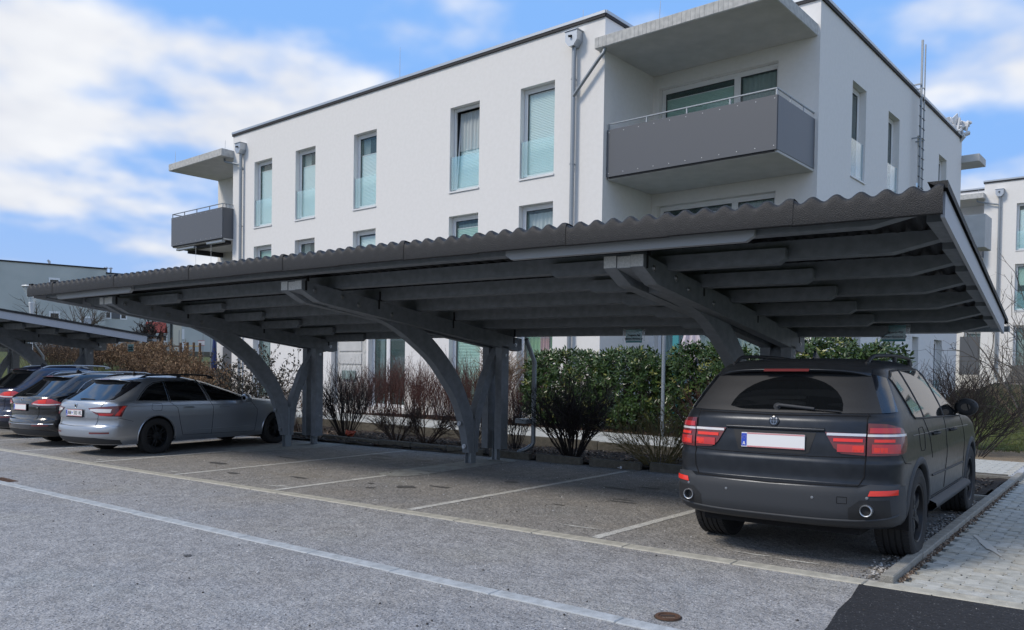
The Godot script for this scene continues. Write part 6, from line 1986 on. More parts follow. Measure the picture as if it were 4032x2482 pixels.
# estate cars: one shell, three liveries
func make_estate(called: String, label: String, at: Vector3, yaw: float, paint: Material, k: Dictionary) -> Node3D:
	var o := thing(called, label, "car", at, "")
	o.rotation = Vector3(0, yaw, SLOPE)
	var sh := Shell.new()
	sh.p = 2.6
	var hs: float = k.get("tall", 1.0)
	var T := [[0.21, -0.14, -4.62, 0.85, 0.42, 0.7], [0.28, -0.05, -4.76, 0.885, 0.42, 0.72], [0.36, 0.0, -4.84, 0.905, 0.42, 0.75], [0.47, 0.0, -4.86, 0.918, 0.42, 0.75], [0.54, -0.012, -4.86, 0.924, 0.42, 0.75], [0.575, -0.045, -4.85, 0.926, 0.42, 0.75], [0.66, -0.055, -4.83, 0.93, 0.42, 0.75],
		[0.70, -0.035, -4.80, 0.932, 0.42, 0.75], [0.80, -0.035, -4.72, 0.932, 0.42, 0.75], [0.90, -0.045, -4.45, 0.925, 0.42, 0.72], [0.955, -0.06, -4.05, 0.918, 0.43, 0.7], [0.995, -0.085, -3.55, 0.908, 0.44, 0.62], [1.03, -0.15, -3.38, 0.895, 0.44, 0.55], [1.10, -0.28, -3.15, 0.865, 0.43, 0.5], [1.20, -0.44, -2.85, 0.815, 0.42, 0.5], [1.30, -0.58, -2.54, 0.760, 0.40, 0.5],
		[1.365, -0.67, -2.32, 0.715, 0.38, 0.5], [1.41, -0.75, -2.12, 0.665, 0.36, 0.45], [1.44, -0.88, -1.95, 0.58, 0.3, 0.4], [1.462, -1.05, -1.8, 0.42, 0.24, 0.3], [1.474, -1.25, -1.68, 0.2, 0.15, 0.18], [1.477, -1.35, -1.6, 0.04, 0.03, 0.03]]
	for r in T: r[0] *= hs
	sh.setup(T, 4)
	var H := func(a: Array) -> Array:
		var q: Array = []
		for p in a: q.append(Vector2(p.x, p.y * hs))
		return q
	car_basics(o, sh, paint, [-1.085, -3.926], 0.375, 0.335, 0.333, 0.225, 0.222, k.get("rims", 1), k.get("rim_mat", M.alloy_dark), 0.925, paint, 0.022, 0.19)
	put("rear_valance", skin(sh, H.call([Vector2(-0.95, 0.225), Vector2(0, 0.22), Vector2(0.95, 0.225)]), H.call([Vector2(-1.0, 0.30), Vector2(-0.55, 0.345), Vector2(0.55, 0.345), Vector2(1.0, 0.30)]), true, false, 0.006, 30, 4), M.plastic, o)
	put("rear_window", skin(sh, H.call([Vector2(-0.72, 1.02), Vector2(0, 1.005), Vector2(0.72, 1.02)]), H.call([Vector2(-0.60, 1.36), Vector2(0, 1.385), Vector2(0.60, 1.36)]), true, false, 0.006, 30, 10), M.glass_dark, o)
	put("rear_pillar_trim", skin(sh, H.call([Vector2(0.725, 1.02), Vector2(0.80, 1.03)]), H.call([Vector2(0.61, 1.36), Vector2(0.80, 1.345)]), true, false, 0.006, 8, 8), M.black_gloss, o)
	put("rear_pillar_trim", skin(sh, H.call([Vector2(-0.80, 1.03), Vector2(-0.725, 1.02)]), H.call([Vector2(-0.80, 1.345), Vector2(-0.61, 1.36)]), true, false, 0.006, 8, 8), M.black_gloss, o)
	var sp := MB.new(); var G: Array = []
	for q in [[1.425, 0.0], [1.412, 0.07], [1.398, 0.115], [1.385, 0.11], [1.378, 0.04], [1.375, 0.0]]:
		var row := PackedVector3Array()
		for i in 25:
			var s := lerpf(-0.60, 0.60, i / 24.0)
			row.append(sh.tail((q[0] - 0.03 * pow(absf(s) / 0.6, 3.0)) * hs, s, 0.0) + Vector3(0, 0, q[1] * (1.0 - pow(absf(s) / 0.62, 6.0)) + 0.006))
		G.append(row)
	sp.grid(G, true); put("roof_spoiler", sp.mesh(), paint, o)
	var tb := MB.new(); G = []
	for q in [1.385, 1.402]:
		var row := PackedVector3Array()
		for i in 9: row.append(sh.tail(q * hs, lerpf(-0.15, 0.15, i / 8.0), 0.0) + Vector3(0, 0, 0.122))
		G.append(row)
	tb.grid(G); put("high_brake_lamp", tb.mesh(), M.lens_dark, o)
	var wb := MB.new(); wb.tube(PackedVector3Array([sh.tail(1.035 * hs, 0.0, 0.02), sh.tail(1.045 * hs, 0.12, 0.03), sh.tail(1.03 * hs, 0.42, 0.02)]), 0.012, 0.007, 6); put("wiper", wb.mesh(), M.trim, o)
	put("panel_gap_shade", seam(sh, H.call([Vector2(-0.74, 1.0), Vector2(-0.66, 0.88), Vector2(-0.63, 0.72), Vector2(-0.56, 0.56), Vector2(0, 0.545), Vector2(0.56, 0.56), Vector2(0.63, 0.72), Vector2(0.66, 0.88), Vector2(0.74, 1.0)]), true, false, 0.004), M.gap, o)
	put("panel_gap_shade", seam(sh, H.call([Vector2(-1.25, 0.63), Vector2(-0.98, 0.705)]), true, false, 0.003), M.gap, o)
	put("panel_gap_shade", seam(sh, H.call([Vector2(0.98, 0.705), Vector2(1.25, 0.63)]), true, false, 0.003), M.gap, o)
	number_plate(o, Transform3D(Basis(Vector3.RIGHT, -0.04), sh.tail(0.785 * hs, 0, 0.022)), k.get("plate", ""))
	var pf := MB.new(); pf.box(sh.tail(0.778 * hs, 0, 0.014), Vector3(0.535, 0.15, 0.012), 0.003); put("plate_holder", pf.mesh(), M.trim, o)
	for s in [1.0, -1.0]:
		var mk := func(lo: Array, hi: Array, off: float, m: Material, parent: Node3D, called2: String) -> MeshInstance3D:
			var a: Array = []; var c: Array = []
			for q in lo: a.append(Vector2(q.x * s, q.y * hs))
			for q in hi: c.append(Vector2(q.x * s, q.y * hs))
			if s < 0: a.reverse(); c.reverse()
			return put(called2, skin(sh, a, c, true, false, off, 16, 5), m, parent)
		if k.lamp == "wedge":
			var l: MeshInstance3D = mk.call([Vector2(0.40, 0.868), Vector2(0.60, 0.765), Vector2(0.80, 0.735), Vector2(1.04, 0.725)], [Vector2(0.40, 0.875), Vector2(0.60, 0.895), Vector2(0.85, 0.915), Vector2(1.135, 0.925)], 0.010, M.lens_dark, o, "tail_lamp")
			mk.call([Vector2(0.45, 0.835), Vector2(0.60, 0.805), Vector2(0.86, 0.80)], [Vector2(0.45, 0.862), Vector2(0.60, 0.868), Vector2(0.88, 0.862)], 0.0135, M.lens_clear, l, "lamp_chamber")
			mk.call([Vector2(0.93, 0.745), Vector2(1.0, 0.745)], [Vector2(1.05, 0.915), Vector2(1.11, 0.915)], 0.0140, M.lens_bright, l, "lamp_chamber")
			mk.call([Vector2(0.66, 0.745), Vector2(0.88, 0.742)], [Vector2(0.64, 0.785), Vector2(0.92, 0.785)], 0.0138, M.lens_red, l, "lamp_chamber")
		else:
			var l: MeshInstance3D = mk.call([Vector2(0.42, 0.845), Vector2(0.62, 0.822), Vector2(0.85, 0.820), Vector2(1.10, 0.835)], [Vector2(0.42, 0.865), Vector2(0.58, 0.935), Vector2(0.85, 0.955), Vector2(1.05, 0.88)], 0.010, M.lens_red, o, "tail_lamp")
			mk.call([Vector2(0.46, 0.845), Vector2(0.62, 0.830), Vector2(0.85, 0.828), Vector2(1.08, 0.843)], [Vector2(0.46, 0.862), Vector2(0.62, 0.850), Vector2(0.85, 0.848), Vector2(1.07, 0.860)], 0.0135, M.lens_clear, l, "lamp_chamber")
			mk.call([Vector2(0.60, 0.86), Vector2(0.78, 0.858)], [Vector2(0.60, 0.925), Vector2(0.78, 0.94)], 0.0135, M.lens_bright, l, "lamp_chamber")
		mk.call([Vector2(0.46, 0.415), Vector2(0.86, 0.42)], [Vector2(0.46, 0.445), Vector2(0.86, 0.45)], 0.006, M.lens_dark, o, "reflector")
	if k.get("chrome", false):
		put("bumper_trim", seam(sh, H.call([Vector2(-0.95, 0.46), Vector2(0, 0.45), Vector2(0.95, 0.46)]), true, false, 0.012, 0.004), M.chrome, o)
		put("model_lettering", words("TDI", 0.03, 0.003), M.chrome, o, Transform3D(Basis.IDENTITY, sh.tail(0.78 * hs, 0.58, 0.01)))
		var em := MB.new(); em.lathe([Vector2(0.034, 0.004), Vector2(0.04, 0.006), Vector2(0.045, 0.0)], 20, Transform3D(Basis(Vector3.RIGHT, PI / 2), sh.tail(0.93 * hs, 0, 0.006))); put("badge", em.mesh(), M.chrome, o)
	else:
		var em := MB.new(); em.lathe([Vector2(0.0, 0.003), Vector2(0.033, 0.003), Vector2(0.036, 0.006), Vector2(0.042, 0.0)], 22, Transform3D(Basis(Vector3.RIGHT, PI / 2 - 0.05), sh.tail(0.915 * hs, 0, 0.006)))
		var bg := put("badge", em.mesh(), M.chrome, o)
		em = MB.new(); em.prism(PackedVector2Array([Vector2(-0.022, -0.012), Vector2(0.0, -0.02), Vector2(0.02, -0.01), Vector2(0.024, 0.004), Vector2(0.006, 0.022), Vector2(-0.004, 0.006), Vector2(-0.02, 0.004)]), 0.0, 0.003, Transform3D(Basis.IDENTITY, sh.tail(0.915 * hs, 0, 0.010)))
		put("badge_mark", em.mesh(), M.gap, bg)
	for mir in [false, true]:
		var s := -1.0 if mir else 1.0
		put("quarter_window", skin(sh, H.call([Vector2(-0.70, 1.005), Vector2(-1.30, 0.99)]), H.call([Vector2(-0.82, 1.13), Vector2(-0.95, 1.24), Vector2(-1.10, 1.315), Vector2(-1.30, 1.345)]), false, mir, 0.006, 14, 8), M.glass_dark, o)
		put("door_window", skin(sh, H.call([Vector2(-1.36, 0.99), Vector2(-2.16, 0.975)]), H.call([Vector2(-1.34, 1.348), Vector2(-2.04, 1.36)]), false, mir, 0.006, 12, 8), M.glass_dark, o)
		put("door_window", skin(sh, H.call([Vector2(-2.26, 0.975), Vector2(-3.18, 0.955)]), H.call([Vector2(-2.12, 1.36), Vector2(-2.40, 1.315), Vector2(-2.80, 1.155), Vector2(-3.18, 0.97)]), false, mir, 0.006, 16, 8), M.glass_dark, o)
		for q in [[Vector2(-1.33, 0.99), Vector2(-1.32, 1.345)], [Vector2(-2.21, 0.975), Vector2(-2.08, 1.36)]]: put("window_pillar", seam(sh, H.call(q), false, mir, 0.022, -0.010), M.black_gloss, o)
		var tm: Material = M.chrome
		put("window_trim", seam(sh, H.call([Vector2(-0.66, 1.0), Vector2(-1.33, 0.98), Vector2(-2.2, 0.966), Vector2(-3.2, 0.947)]), false, mir, 0.006, 0.003), tm if k.get("chrome", false) else M.zinc, o)
		put("window_trim", seam(sh, H.call([Vector2(-0.66, 1.0), Vector2(-0.80, 1.14), Vector2(-0.94, 1.255), Vector2(-1.10, 1.33), Vector2(-1.33, 1.358), Vector2(-2.1, 1.372), Vector2(-2.42, 1.328), Vector2(-2.82, 1.165), Vector2(-3.2, 0.96)]), false, mir, 0.006, 0.003), tm if k.get("chrome", false) else M.trim, o)
		put("panel_gap_shade", seam(sh, H.call([Vector2(-1.33, 0.97), Vector2(-1.50, 0.85), Vector2(-1.56, 0.55), Vector2(-1.62, 0.34)]), false, mir), M.gap, o)
		put("panel_gap_shade", seam(sh, H.call([Vector2(-2.22, 0.965), Vector2(-2.30, 0.85), Vector2(-2.27, 0.30)]), false, mir), M.gap, o)
		put("panel_gap_shade", seam(sh, H.call([Vector2(-3.22, 0.94), Vector2(-3.40, 0.75), Vector2(-3.34, 0.30)]), false, mir), M.gap, o)
		put("panel_gap_shade", seam(sh, H.call([Vector2(-1.62, 0.32), Vector2(-3.34, 0.30)]), false, mir), M.gap, o)
		put("body_crease", seam(sh, H.call([Vector2(-0.5, 0.905), Vector2(-1.6, 0.895), Vector2(-3.9, 0.86)]), false, mir, 0.006, -0.002), paint, o)
		put("body_crease", seam(sh, H.call([Vector2(-1.68, 0.36), Vector2(-1.85, 0.405), Vector2(-3.2, 0.41)]), false, mir, 0.006, -0.002), paint, o)
		if not mir: put("fuel_flap", seam(sh, H.call([Vector2(-0.98, 0.94), Vector2(-1.16, 0.94), Vector2(-1.18, 0.90), Vector2(-1.16, 0.81), Vector2(-1.0, 0.81), Vector2(-0.96, 0.85), Vector2(-0.98, 0.94)]), false, mir, 0.003), M.gap, o)
		door_handle(o, sh, -1.72, 0.85 * hs, mir, M.silver if not k.get("chrome", false) else paint)
		door_handle(o, sh, -2.55, 0.84 * hs, mir, M.silver if not k.get("chrome", false) else paint)
		door_mirror(o, s, Vector3(s * 0.90, 1.0 * hs, -3.05), paint)
		roof_rail(o, sh, s, -0.95, -2.55, 0.56, 1.415 * hs, M.zinc if k.get("chrome", false) else M.trim, 0.045)
	shark_fin(o, Vector3(0.0, 1.47 * hs, -1.15), M.trim)
	windscreen(o, sh, 1.03 * hs, 1.37 * hs)
	return o


func build_cars() -> void:
	make_off_roader()
	make_estate("estate_car", "silver estate car under the left part of the carport", Vector3(-15.30, ground_y(-15.4), -6.62), 0.095, M.silver, {"lamp": "wedge", "plate": "AM 533 HL"})
	make_estate("estate_car", "glossy black estate car left of the silver one", Vector3(-18.05, ground_y(-18.0), -6.75), 0.05, M.black_gloss, {"lamp": "teardrop", "chrome": true, "tall": 1.03, "rim_mat": M.alloy})
	make_estate("estate_car", "dark blue car with a silver window line, cut by the left edge", Vector3(-21.0, ground_y(-20.9), -7.2), 0.03, M.navy, {"lamp": "teardrop", "chrome": true, "tall": 1.14, "rim_mat": M.alloy})


# ---------------------------------------------------------------- planting
class Grow:
	var r := RandomNumberGenerator.new()
	var thick := MB.new()
	var thin := MB.new()
	var tips: Array = []

	func limb(p: Vector3, d: Vector3, length: float, rad: float, level: int, o: Dictionary) -> void:
		var n: int = 5 if level == 0 else (4 if level == 1 else 3)
		var path := PackedVector3Array([p])
		var kink: float = o.kink * (1.0 + 0.5 * level)
		for i in n:
			d = (d + Vector3(r.randfn(0, kink), r.randfn(0, kink) + o.up, r.randfn(0, kink))).normalized()
			p += d * length / n
			path.append(p)
		var end := rad * (0.55 if level < o.levels else 0.35)
		if level <= o.get("thick_levels", 0): thick.tube(path, rad, end, 5, false)
		else: thin.tube(path, rad, end, 3, false)
		if level >= o.levels:
			tips.append([p, d])
			return
		var kids: int = o.kids[level]
		for k in kids:
			var t: float = lerpf(o.get("from", 0.3), 1.0, (k + r.randf()) / kids)
			var f := t * n
			var i := mini(int(f), n - 1)
			var q := path[i].lerp(path[i + 1], f - i)
			var dd := (path[i + 1] - path[i]).normalized()
			var side := Vector3(r.randfn(0, 1), r.randfn(0, 0.6), r.randfn(0, 1))
			side = (side - dd * side.dot(dd)).normalized()
			var nd: Vector3 = (dd + side * o.fork).normalized()
			limb(q, nd, length * o.shrink * r.randf_range(0.6, 1.15), rad * 0.55, level + 1, o)


func bare_shrub(called: String, label: String, at: Vector3, o: Dictionary, m: Material, group := "") -> Node3D:
	var t := thing(called, label, o.get("cat", "shrub"), at, group)
	var g := Grow.new()
	g.r.seed = o.seed
	for i in o.stems:
		var a := g.r.randf() * TAU
		var q: float = sqrt(g.r.randf())
		var lean: float = o.lean * q
		var d := Vector3(cos(a) * lean * o.get("wx", 1.0), 1.0, sin(a) * lean * o.get("wz", 1.0)).normalized()
		var foot := Vector3(cos(a) * o.foot * q * o.get("wx", 1.0), 0, sin(a) * o.foot * q * o.get("wz", 1.0))
		g.limb(foot, d, o.height * g.r.randf_range(0.75, 1.08), o.rad * g.r.randf_range(0.7, 1.2), 0, o)
	if g.thick.v.size(): put("stems", g.thick.mesh(), m, t)
	if g.thin.v.size():
		var tw := put("twigs", g.thin.mesh(), m, t)
		tw.set_meta("kind", "stuff")
	t.set_meta("tips", 0)
	t.remove_meta("tips")
	if o.has("leaf"):
		var xf: Array = []; var cl: Array = []
		for e in g.tips:
			for k in o.get("per_tip", 2):
				var p: Vector3 = e[0] - e[1] * g.r.randf() * 0.16
				xf.append(Transform3D(Basis.from_euler(Vector3(g.r.randf() * TAU, g.r.randf() * TAU, g.r.randf() * TAU)).scaled(Vector3.ONE * g.r.randf_range(0.6, 1.25) * o.get("leaf_size", 1.0)), p))
				var c: Color = o.leaf[g.r.randi() % o.leaf.size()]
				cl.append(c * g.r.randf_range(0.75, 1.25))
		many("dry_leaves", leaf_mesh(0.055, 0.026), M.dry_leaf, xf, cl, t)
	return t


func leaf_mesh(l: float, w: float) -> ArrayMesh:
	var b := MB.new()
	var fold := w * 0.30
	var p := [Vector3(0, 0, 0), Vector3(w * 0.5, fold, l * 0.35), Vector3(w * 0.42, fold * 0.8, l * 0.7), Vector3(0, -l * 0.06, l), Vector3(-w * 0.42, fold * 0.8, l * 0.7), Vector3(-w * 0.5, fold, l * 0.35), Vector3(0, 0.0, l * 0.5)]
	for i in 6:
		b.tri(p[6], p[i], p[(i + 1) % 6])
	return b.mesh()


func laurel(label: String, at: Vector3, half: Vector3, sd: int, count: int) -> void:
	var t := thing("laurel_bush", label, "hedge", at, "laurel bushes along the garden path")
	var g := Grow.new()
	g.r.seed = sd
	for i in 16:
		var d := Vector3(g.r.randf_range(-0.5, 0.5), 1.0, g.r.randf_range(-0.3, 0.3)).normalized()
		g.limb(Vector3(g.r.randf_range(-half.x, half.x) * 0.6, 0, g.r.randf_range(-0.15, 0.15)), d, half.y * 1.5, 0.014, 0, {"kink": 0.12, "up": 0.05, "levels": 1, "kids": [5], "fork": 0.7, "shrink": 0.4, "thick_levels": 0})
	put("stems", g.thick.mesh(), M.twig_brown, t)
	var tw := put("twigs", g.thin.mesh(), M.twig_brown, t); tw.set_meta("kind", "stuff")
	var f := FastNoiseLite.new(); f.seed = sd; f.frequency = 1.6; f.fractal_octaves = 3
	var xf: Array = []; var cl: Array = []
	var tries := 0
	while xf.size() < count and tries < count * 6:
		tries += 1
		# a sprig: five to seven leaves whorled round a short shoot
		var q := Vector3(g.r.randf_range(-1, 1), g.r.randf_range(-1, 1), g.r.randf_range(-1, 1))
		var e := pow(absf(q.x), 3.0) + pow(absf(q.y), 4.0) + pow(absf(q.z), 2.6)
		var bump := 1.0 + 0.38 * f.get_noise_3d(q.x * half.x + at.x, q.y * half.y, q.z * half.z)
		if e > bump: continue
		if e < 0.30 and g.r.randf() < 0.75: continue
		if q.y < -0.55 and g.r.randf() < (-0.55 - q.y) * 1.6: continue
		var p := Vector3(q.x * half.x, half.y + q.y * half.y + 0.10, q.z * half.z)
		var out := Vector3(q.x * 0.8, q.y * 0.5 + 0.55, q.z * 1.1).normalized()
		out = (out + Vector3(g.r.randfn(0, 0.35), g.r.randfn(0, 0.3), g.r.randfn(0, 0.35))).normalized()
		var sx := out.cross(Vector3(0.3, 0.2, 1.0)).normalized()
		var n := g.r.randi_range(4, 7)
		var base := g.r.randf() * TAU
		var tone := g.r.randf()
		var yellow := g.r.randf() < 0.06
		for k in n:
			var a := base + k * 2.4
			var rad := sx.rotated(out, a)
			var z := (rad * g.r.randf_range(0.7, 1.1) + out * g.r.randf_range(0.25, 0.9) + Vector3(0, -0.15, 0)).normalized()
			var x := z.cross(out).normalized()
			var s := g.r.randf_range(0.75, 1.2)
			xf.append(Transform3D(Basis(x, x.cross(z) * -1.0, z).scaled(Vector3.ONE * s), p - out * 0.02 * k))
			var c := Color(0.030, 0.062, 0.018).lerp(Color(0.075, 0.125, 0.030), tone * g.r.randf_range(0.4, 1.0))
			if yellow: c = Color(0.19, 0.20, 0.05)
			cl.append(c)
	many("leaves", leaf_mesh(0.125, 0.046), M.leaf, xf, cl, t)


func build_planting() -> void:
	var gz := func(x: float, z: float) -> float: return terrain_y(x, z)
	# laurel bushes behind the path, from left to right
	var L := [["leftmost laurel bush, its round end beside the downpipe", -11.35, 1.25, 1.02, 7000], ["second laurel bush from the downpipe, behind the dark twiggy shrub", -9.55, 1.05, 1.04, 6500], ["laurel bush behind the galvanised post, taller and leafier on top", -7.55, 1.15, 1.10, 7000], ["laurel bush rising behind the roof of the dark off-roader", -5.35, 1.2, 1.17, 6500], ["rightmost laurel bush with loose shoots above the off-roader's roof rail", -3.95, 0.5, 1.10, 2200]]
	for k in L.size():
		var q: Array = L[k]
		laurel(q[0], Vector3(q[1], gz.call(q[1], -16.75) - 0.06, -16.75), Vector3(q[2], q[3] * 0.95, 0.62), 100 + k, q[4])
	# bare shrubs in the bed behind the bays
	bare_shrub("bare_shrub", "tall dark upright bare shrub beside the left rear carport post", Vector3(-14.55, -0.16, -12.35), {"seed": 1, "stems": 46, "height": 1.15, "rad": 0.010, "foot": 0.16, "lean": 0.62, "kink": 0.07, "up": 0.05, "levels": 2, "kids": [6, 4], "fork": 0.42, "shrink": 0.55, "thick_levels": 0}, M.twig_dark)
	bare_shrub("bare_shrub", "large black-stemmed bare shrub in front of the laurel hedge", Vector3(-7.98, -0.08, -11.95), {"seed": 2, "stems": 52, "height": 1.05, "rad": 0.012, "foot": 0.14, "lean": 0.72, "kink": 0.08, "up": 0.035, "levels": 2, "kids": [9, 5], "fork": 0.5, "shrink": 0.48, "from": 0.35, "thick_levels": 0}, M.twig_dark)
	bare_shrub("bare_shrub", "olive-yellow twiggy shrub spilling over the kerb left of the off-roader", Vector3(-6.15, -0.05, -11.75), {"seed": 3, "stems": 60, "height": 0.85, "rad": 0.0075, "foot": 0.22, "lean": 1.25, "kink": 0.13, "up": 0.02, "levels": 2, "kids": [5, 3], "fork": 0.6, "shrink": 0.5, "thick_levels": 0}, M.twig_olive)
	bare_shrub("bare_shrub", "dark reddish bare shrub half hidden by the off-roader's left tail lamp", Vector3(-5.55, -0.04, -12.9), {"seed": 4, "stems": 44, "height": 1.05, "rad": 0.010, "foot": 0.2, "lean": 0.7, "kink": 0.09, "up": 0.03, "levels": 2, "kids": [8, 5], "fork": 0.5, "shrink": 0.45, "thick_levels": 0}, M.twig_red)
	bare_shrub("bare_shrub", "small bare brown shrub left of the centre carport foot, leaning", Vector3(-12.75, -0.14, -12.25), {"seed": 5, "stems": 22, "height": 0.72, "rad": 0.010, "foot": 0.14, "lean": 0.8, "kink": 0.14, "up": 0.03, "levels": 2, "kids": [7, 5], "fork": 0.6, "shrink": 0.5, "thick_levels": 0}, M.twig_brown)
	bare_shrub("bare_shrub", "low bare shrub with thick pale limbs by the fourth kerb stone", Vector3(-12.0, -0.14, -12.4), {"seed": 6, "stems": 16, "height": 0.75, "rad": 0.013, "foot": 0.12, "lean": 0.95, "kink": 0.16, "up": 0.03, "levels": 2, "kids": [8, 6], "fork": 0.65, "shrink": 0.5, "thick_levels": 0}, M.twig_brown)
	bare_shrub("bare_shrub", "thin bare shrub directly left of the centre carport foot", Vector3(-10.95, -0.13, -12.6), {"seed": 7, "stems": 22, "height": 0.85, "rad": 0.009, "foot": 0.14, "lean": 0.75, "kink": 0.12, "up": 0.03, "levels": 2, "kids": [7, 5], "fork": 0.6, "shrink": 0.5, "thick_levels": 0}, M.twig_brown)
	bare_shrub("bare_shrub", "slight bare shrub between the centre posts and the downpipe", Vector3(-9.85, -0.12, -12.7), {"seed": 8, "stems": 18, "height": 0.85, "rad": 0.008, "foot": 0.12, "lean": 0.6, "kink": 0.11, "up": 0.04, "levels": 2, "kids": [7, 4], "fork": 0.55, "shrink": 0.5, "thick_levels": 0}, M.twig_dark)
	bare_shrub("bare_shrub", "bare brown shrub behind the nose of the silver estate car", Vector3(-16.6, -0.17, -12.7), {"seed": 9, "stems": 30, "height": 1.0, "rad": 0.009, "foot": 0.3, "lean": 0.9, "kink": 0.12, "up": 0.04, "levels": 2, "kids": [7, 4], "fork": 0.6, "shrink": 0.5, "thick_levels": 0, "leaf": [Color(0.12, 0.075, 0.05), Color(0.08, 0.06, 0.045)], "per_tip": 1}, M.twig_brown)
	bare_shrub("butterfly_bush", "arching shrub with dry flower spikes against the white wall", Vector3(-18.6, -0.12, -13.0), {"seed": 10, "stems": 34, "height": 1.75, "rad": 0.010, "foot": 0.3, "lean": 0.85, "kink": 0.10, "up": -0.02, "levels": 2, "kids": [7, 3], "fork": 0.55, "shrink": 0.36, "thick_levels": 0, "leaf": [Color(0.055, 0.05, 0.035), Color(0.10, 0.075, 0.055), Color(0.04, 0.045, 0.03)], "per_tip": 3, "leaf_size": 1.5, "cat": "shrub"}, M.twig_dark)
	# red-brown low hedge beyond the path, in clumps
	for k in 7:
		var x := -19.0 + k * 0.98
		bare_shrub("dogwood_clump", ["far left", "left", "mid-left", "middle", "mid-right", "right", "far right"][k] + " clump of the low red-brown bare hedge along the path", Vector3(x, gz.call(x, -16.6), -16.65 + 0.1 * (k % 2)), {"seed": 20 + k, "stems": 62, "height": 1.05 + 0.18 * (k % 3), "rad": 0.008, "foot": 0.5, "lean": 0.35, "kink": 0.09, "up": 0.05, "levels": 2, "kids": [7, 3], "fork": 0.45, "shrink": 0.42, "thick_levels": -1}, M.twig_red, "clumps of the red-brown hedge")
	bare_shrub("globe_tree", "small round-headed pale bare tree behind the centre rear post", Vector3(-13.55, gz.call(-13.5, -17.0), -17.0), {"seed": 31, "stems": 3, "height": 0.95, "rad": 0.028, "foot": 0.02, "lean": 0.18, "kink": 0.06, "up": 0.06, "levels": 3, "kids": [9, 7, 4], "fork": 0.85, "shrink": 0.72, "from": 0.75, "thick_levels": 1, "cat": "tree"}, M.twig_pale)
	bare_shrub("bare_shrub", "wide wild bare shrub right of the off-roader's mirror", Vector3(-2.75, gz.call(-2.8, -17.2), -17.2), {"seed": 32, "stems": 40, "height": 1.35, "rad": 0.013, "foot": 0.25, "lean": 0.9, "kink": 0.10, "up": 0.02, "levels": 2, "kids": [8, 4], "fork": 0.6, "shrink": 0.55, "thick_levels": 0}, M.twig_dark)
	bare_shrub("bare_shrub", "thorny bare shrub trailing over the sandy verge beside the lawn", Vector3(-2.35, gz.call(-2.3, -16.6) - 0.02, -16.6), {"seed": 33, "stems": 14, "height": 1.5, "rad": 0.010, "foot": 0.2, "lean": 1.5, "kink": 0.10, "up": -0.01, "levels": 2, "kids": [6, 3], "fork": 0.6, "shrink": 0.45, "thick_levels": 0}, M.twig_dark)
	bare_shrub("young_tree", "young bare budding tree at the right edge of the lawn", Vector3(-1.62, gz.call(-1.6, -19.0), -19.0), {"seed": 34, "stems": 4, "height": 2.6, "rad": 0.022, "foot": 0.08, "lean": 0.35, "kink": 0.07, "up": 0.03, "levels": 3, "kids": [8, 6, 3], "fork": 0.75, "shrink": 0.5, "from": 0.25, "thick_levels": 0, "leaf": [Color(0.28, 0.22, 0.10), Color(0.22, 0.15, 0.08)], "per_tip": 1, "leaf_size": 0.35, "cat": "tree"}, M.bark_grey)
	bare_shrub("bare_shrub", "pale budding shrub below the downpipe of the second block", Vector3(-2.2, gz.call(-2.2, -24.0), -24.0), {"seed": 35, "stems": 26, "height": 1.3, "rad": 0.010, "foot": 0.35, "lean": 0.9, "kink": 0.12, "up": 0.02, "levels": 2, "kids": [7, 4], "fork": 0.6, "shrink": 0.5, "thick_levels": 0, "leaf": [Color(0.33, 0.24, 0.13)], "per_tip": 1, "leaf_size": 0.3}, M.twig_pale)
	# dry-leaved beech hedge behind the silver car and brown hedging towards the left carport
	for k in 5:
		var x := -33.0 + k * 1.55
		var t := bare_shrub("beech_bush", ["leftmost bush", "second bush", "middle bush", "fourth bush", "rightmost bush"][k] + " of the copper-leaved hedge behind the silver car", Vector3(x, gz.call(x, -16.4) - 0.1, -16.4), {"seed": 40 + k, "stems": 26, "height": 1.35 - 0.12 * absf(k - 2), "rad": 0.012, "foot": 0.55, "lean": 0.45, "kink": 0.10, "up": 0.02, "levels": 2, "kids": [9, 6], "fork": 0.6, "shrink": 0.42, "thick_levels": 0, "leaf": [Color(0.26, 0.165, 0.09), Color(0.19, 0.115, 0.065), Color(0.33, 0.22, 0.125)], "per_tip": 4, "leaf_size": 1.35, "cat": "hedge"}, M.twig_brown, "bushes of the copper-leaved hedge")
		t.scale = Vector3.ONE
	for k in 6:
		var x := -42.5 + k * 1.5
		bare_shrub("brown_hedge_bush", ["leftmost", "second", "third", "fourth", "fifth", "rightmost"][k] + " bush of the brown hedge behind the black car", Vector3(x, gz.call(x, -16.6) - 0.25, -16.7), {"seed": 60 + k, "stems": 34, "height": 1.1, "rad": 0.011, "foot": 0.6, "lean": 0.5, "kink": 0.10, "up": 0.03, "levels": 2, "kids": [8, 5], "fork": 0.55, "shrink": 0.42, "thick_levels": -1, "leaf": [Color(0.22, 0.14, 0.08), Color(0.15, 0.095, 0.06)], "per_tip": 1 if k < 3 else 2, "leaf_size": 1.1, "cat": "hedge"}, M.twig_brown, "bushes of the brown hedge")
	# trees of the play area
	bare_shrub("bare_tree", "dark bare tree with clustered pods in front of the play tower", Vector3(-33.2, 1.15, -17.3), {"seed": 71, "stems": 1, "height": 1.55, "rad": 0.07, "foot": 0.0, "lean": 0.05, "kink": 0.05, "up": 0.05, "levels": 3, "kids": [11, 8, 4], "fork": 0.95, "shrink": 0.62, "from": 0.5, "thick_levels": 1, "leaf": [Color(0.05, 0.04, 0.035)], "per_tip": 2, "leaf_size": 1.0, "cat": "tree"}, M.twig_dark)
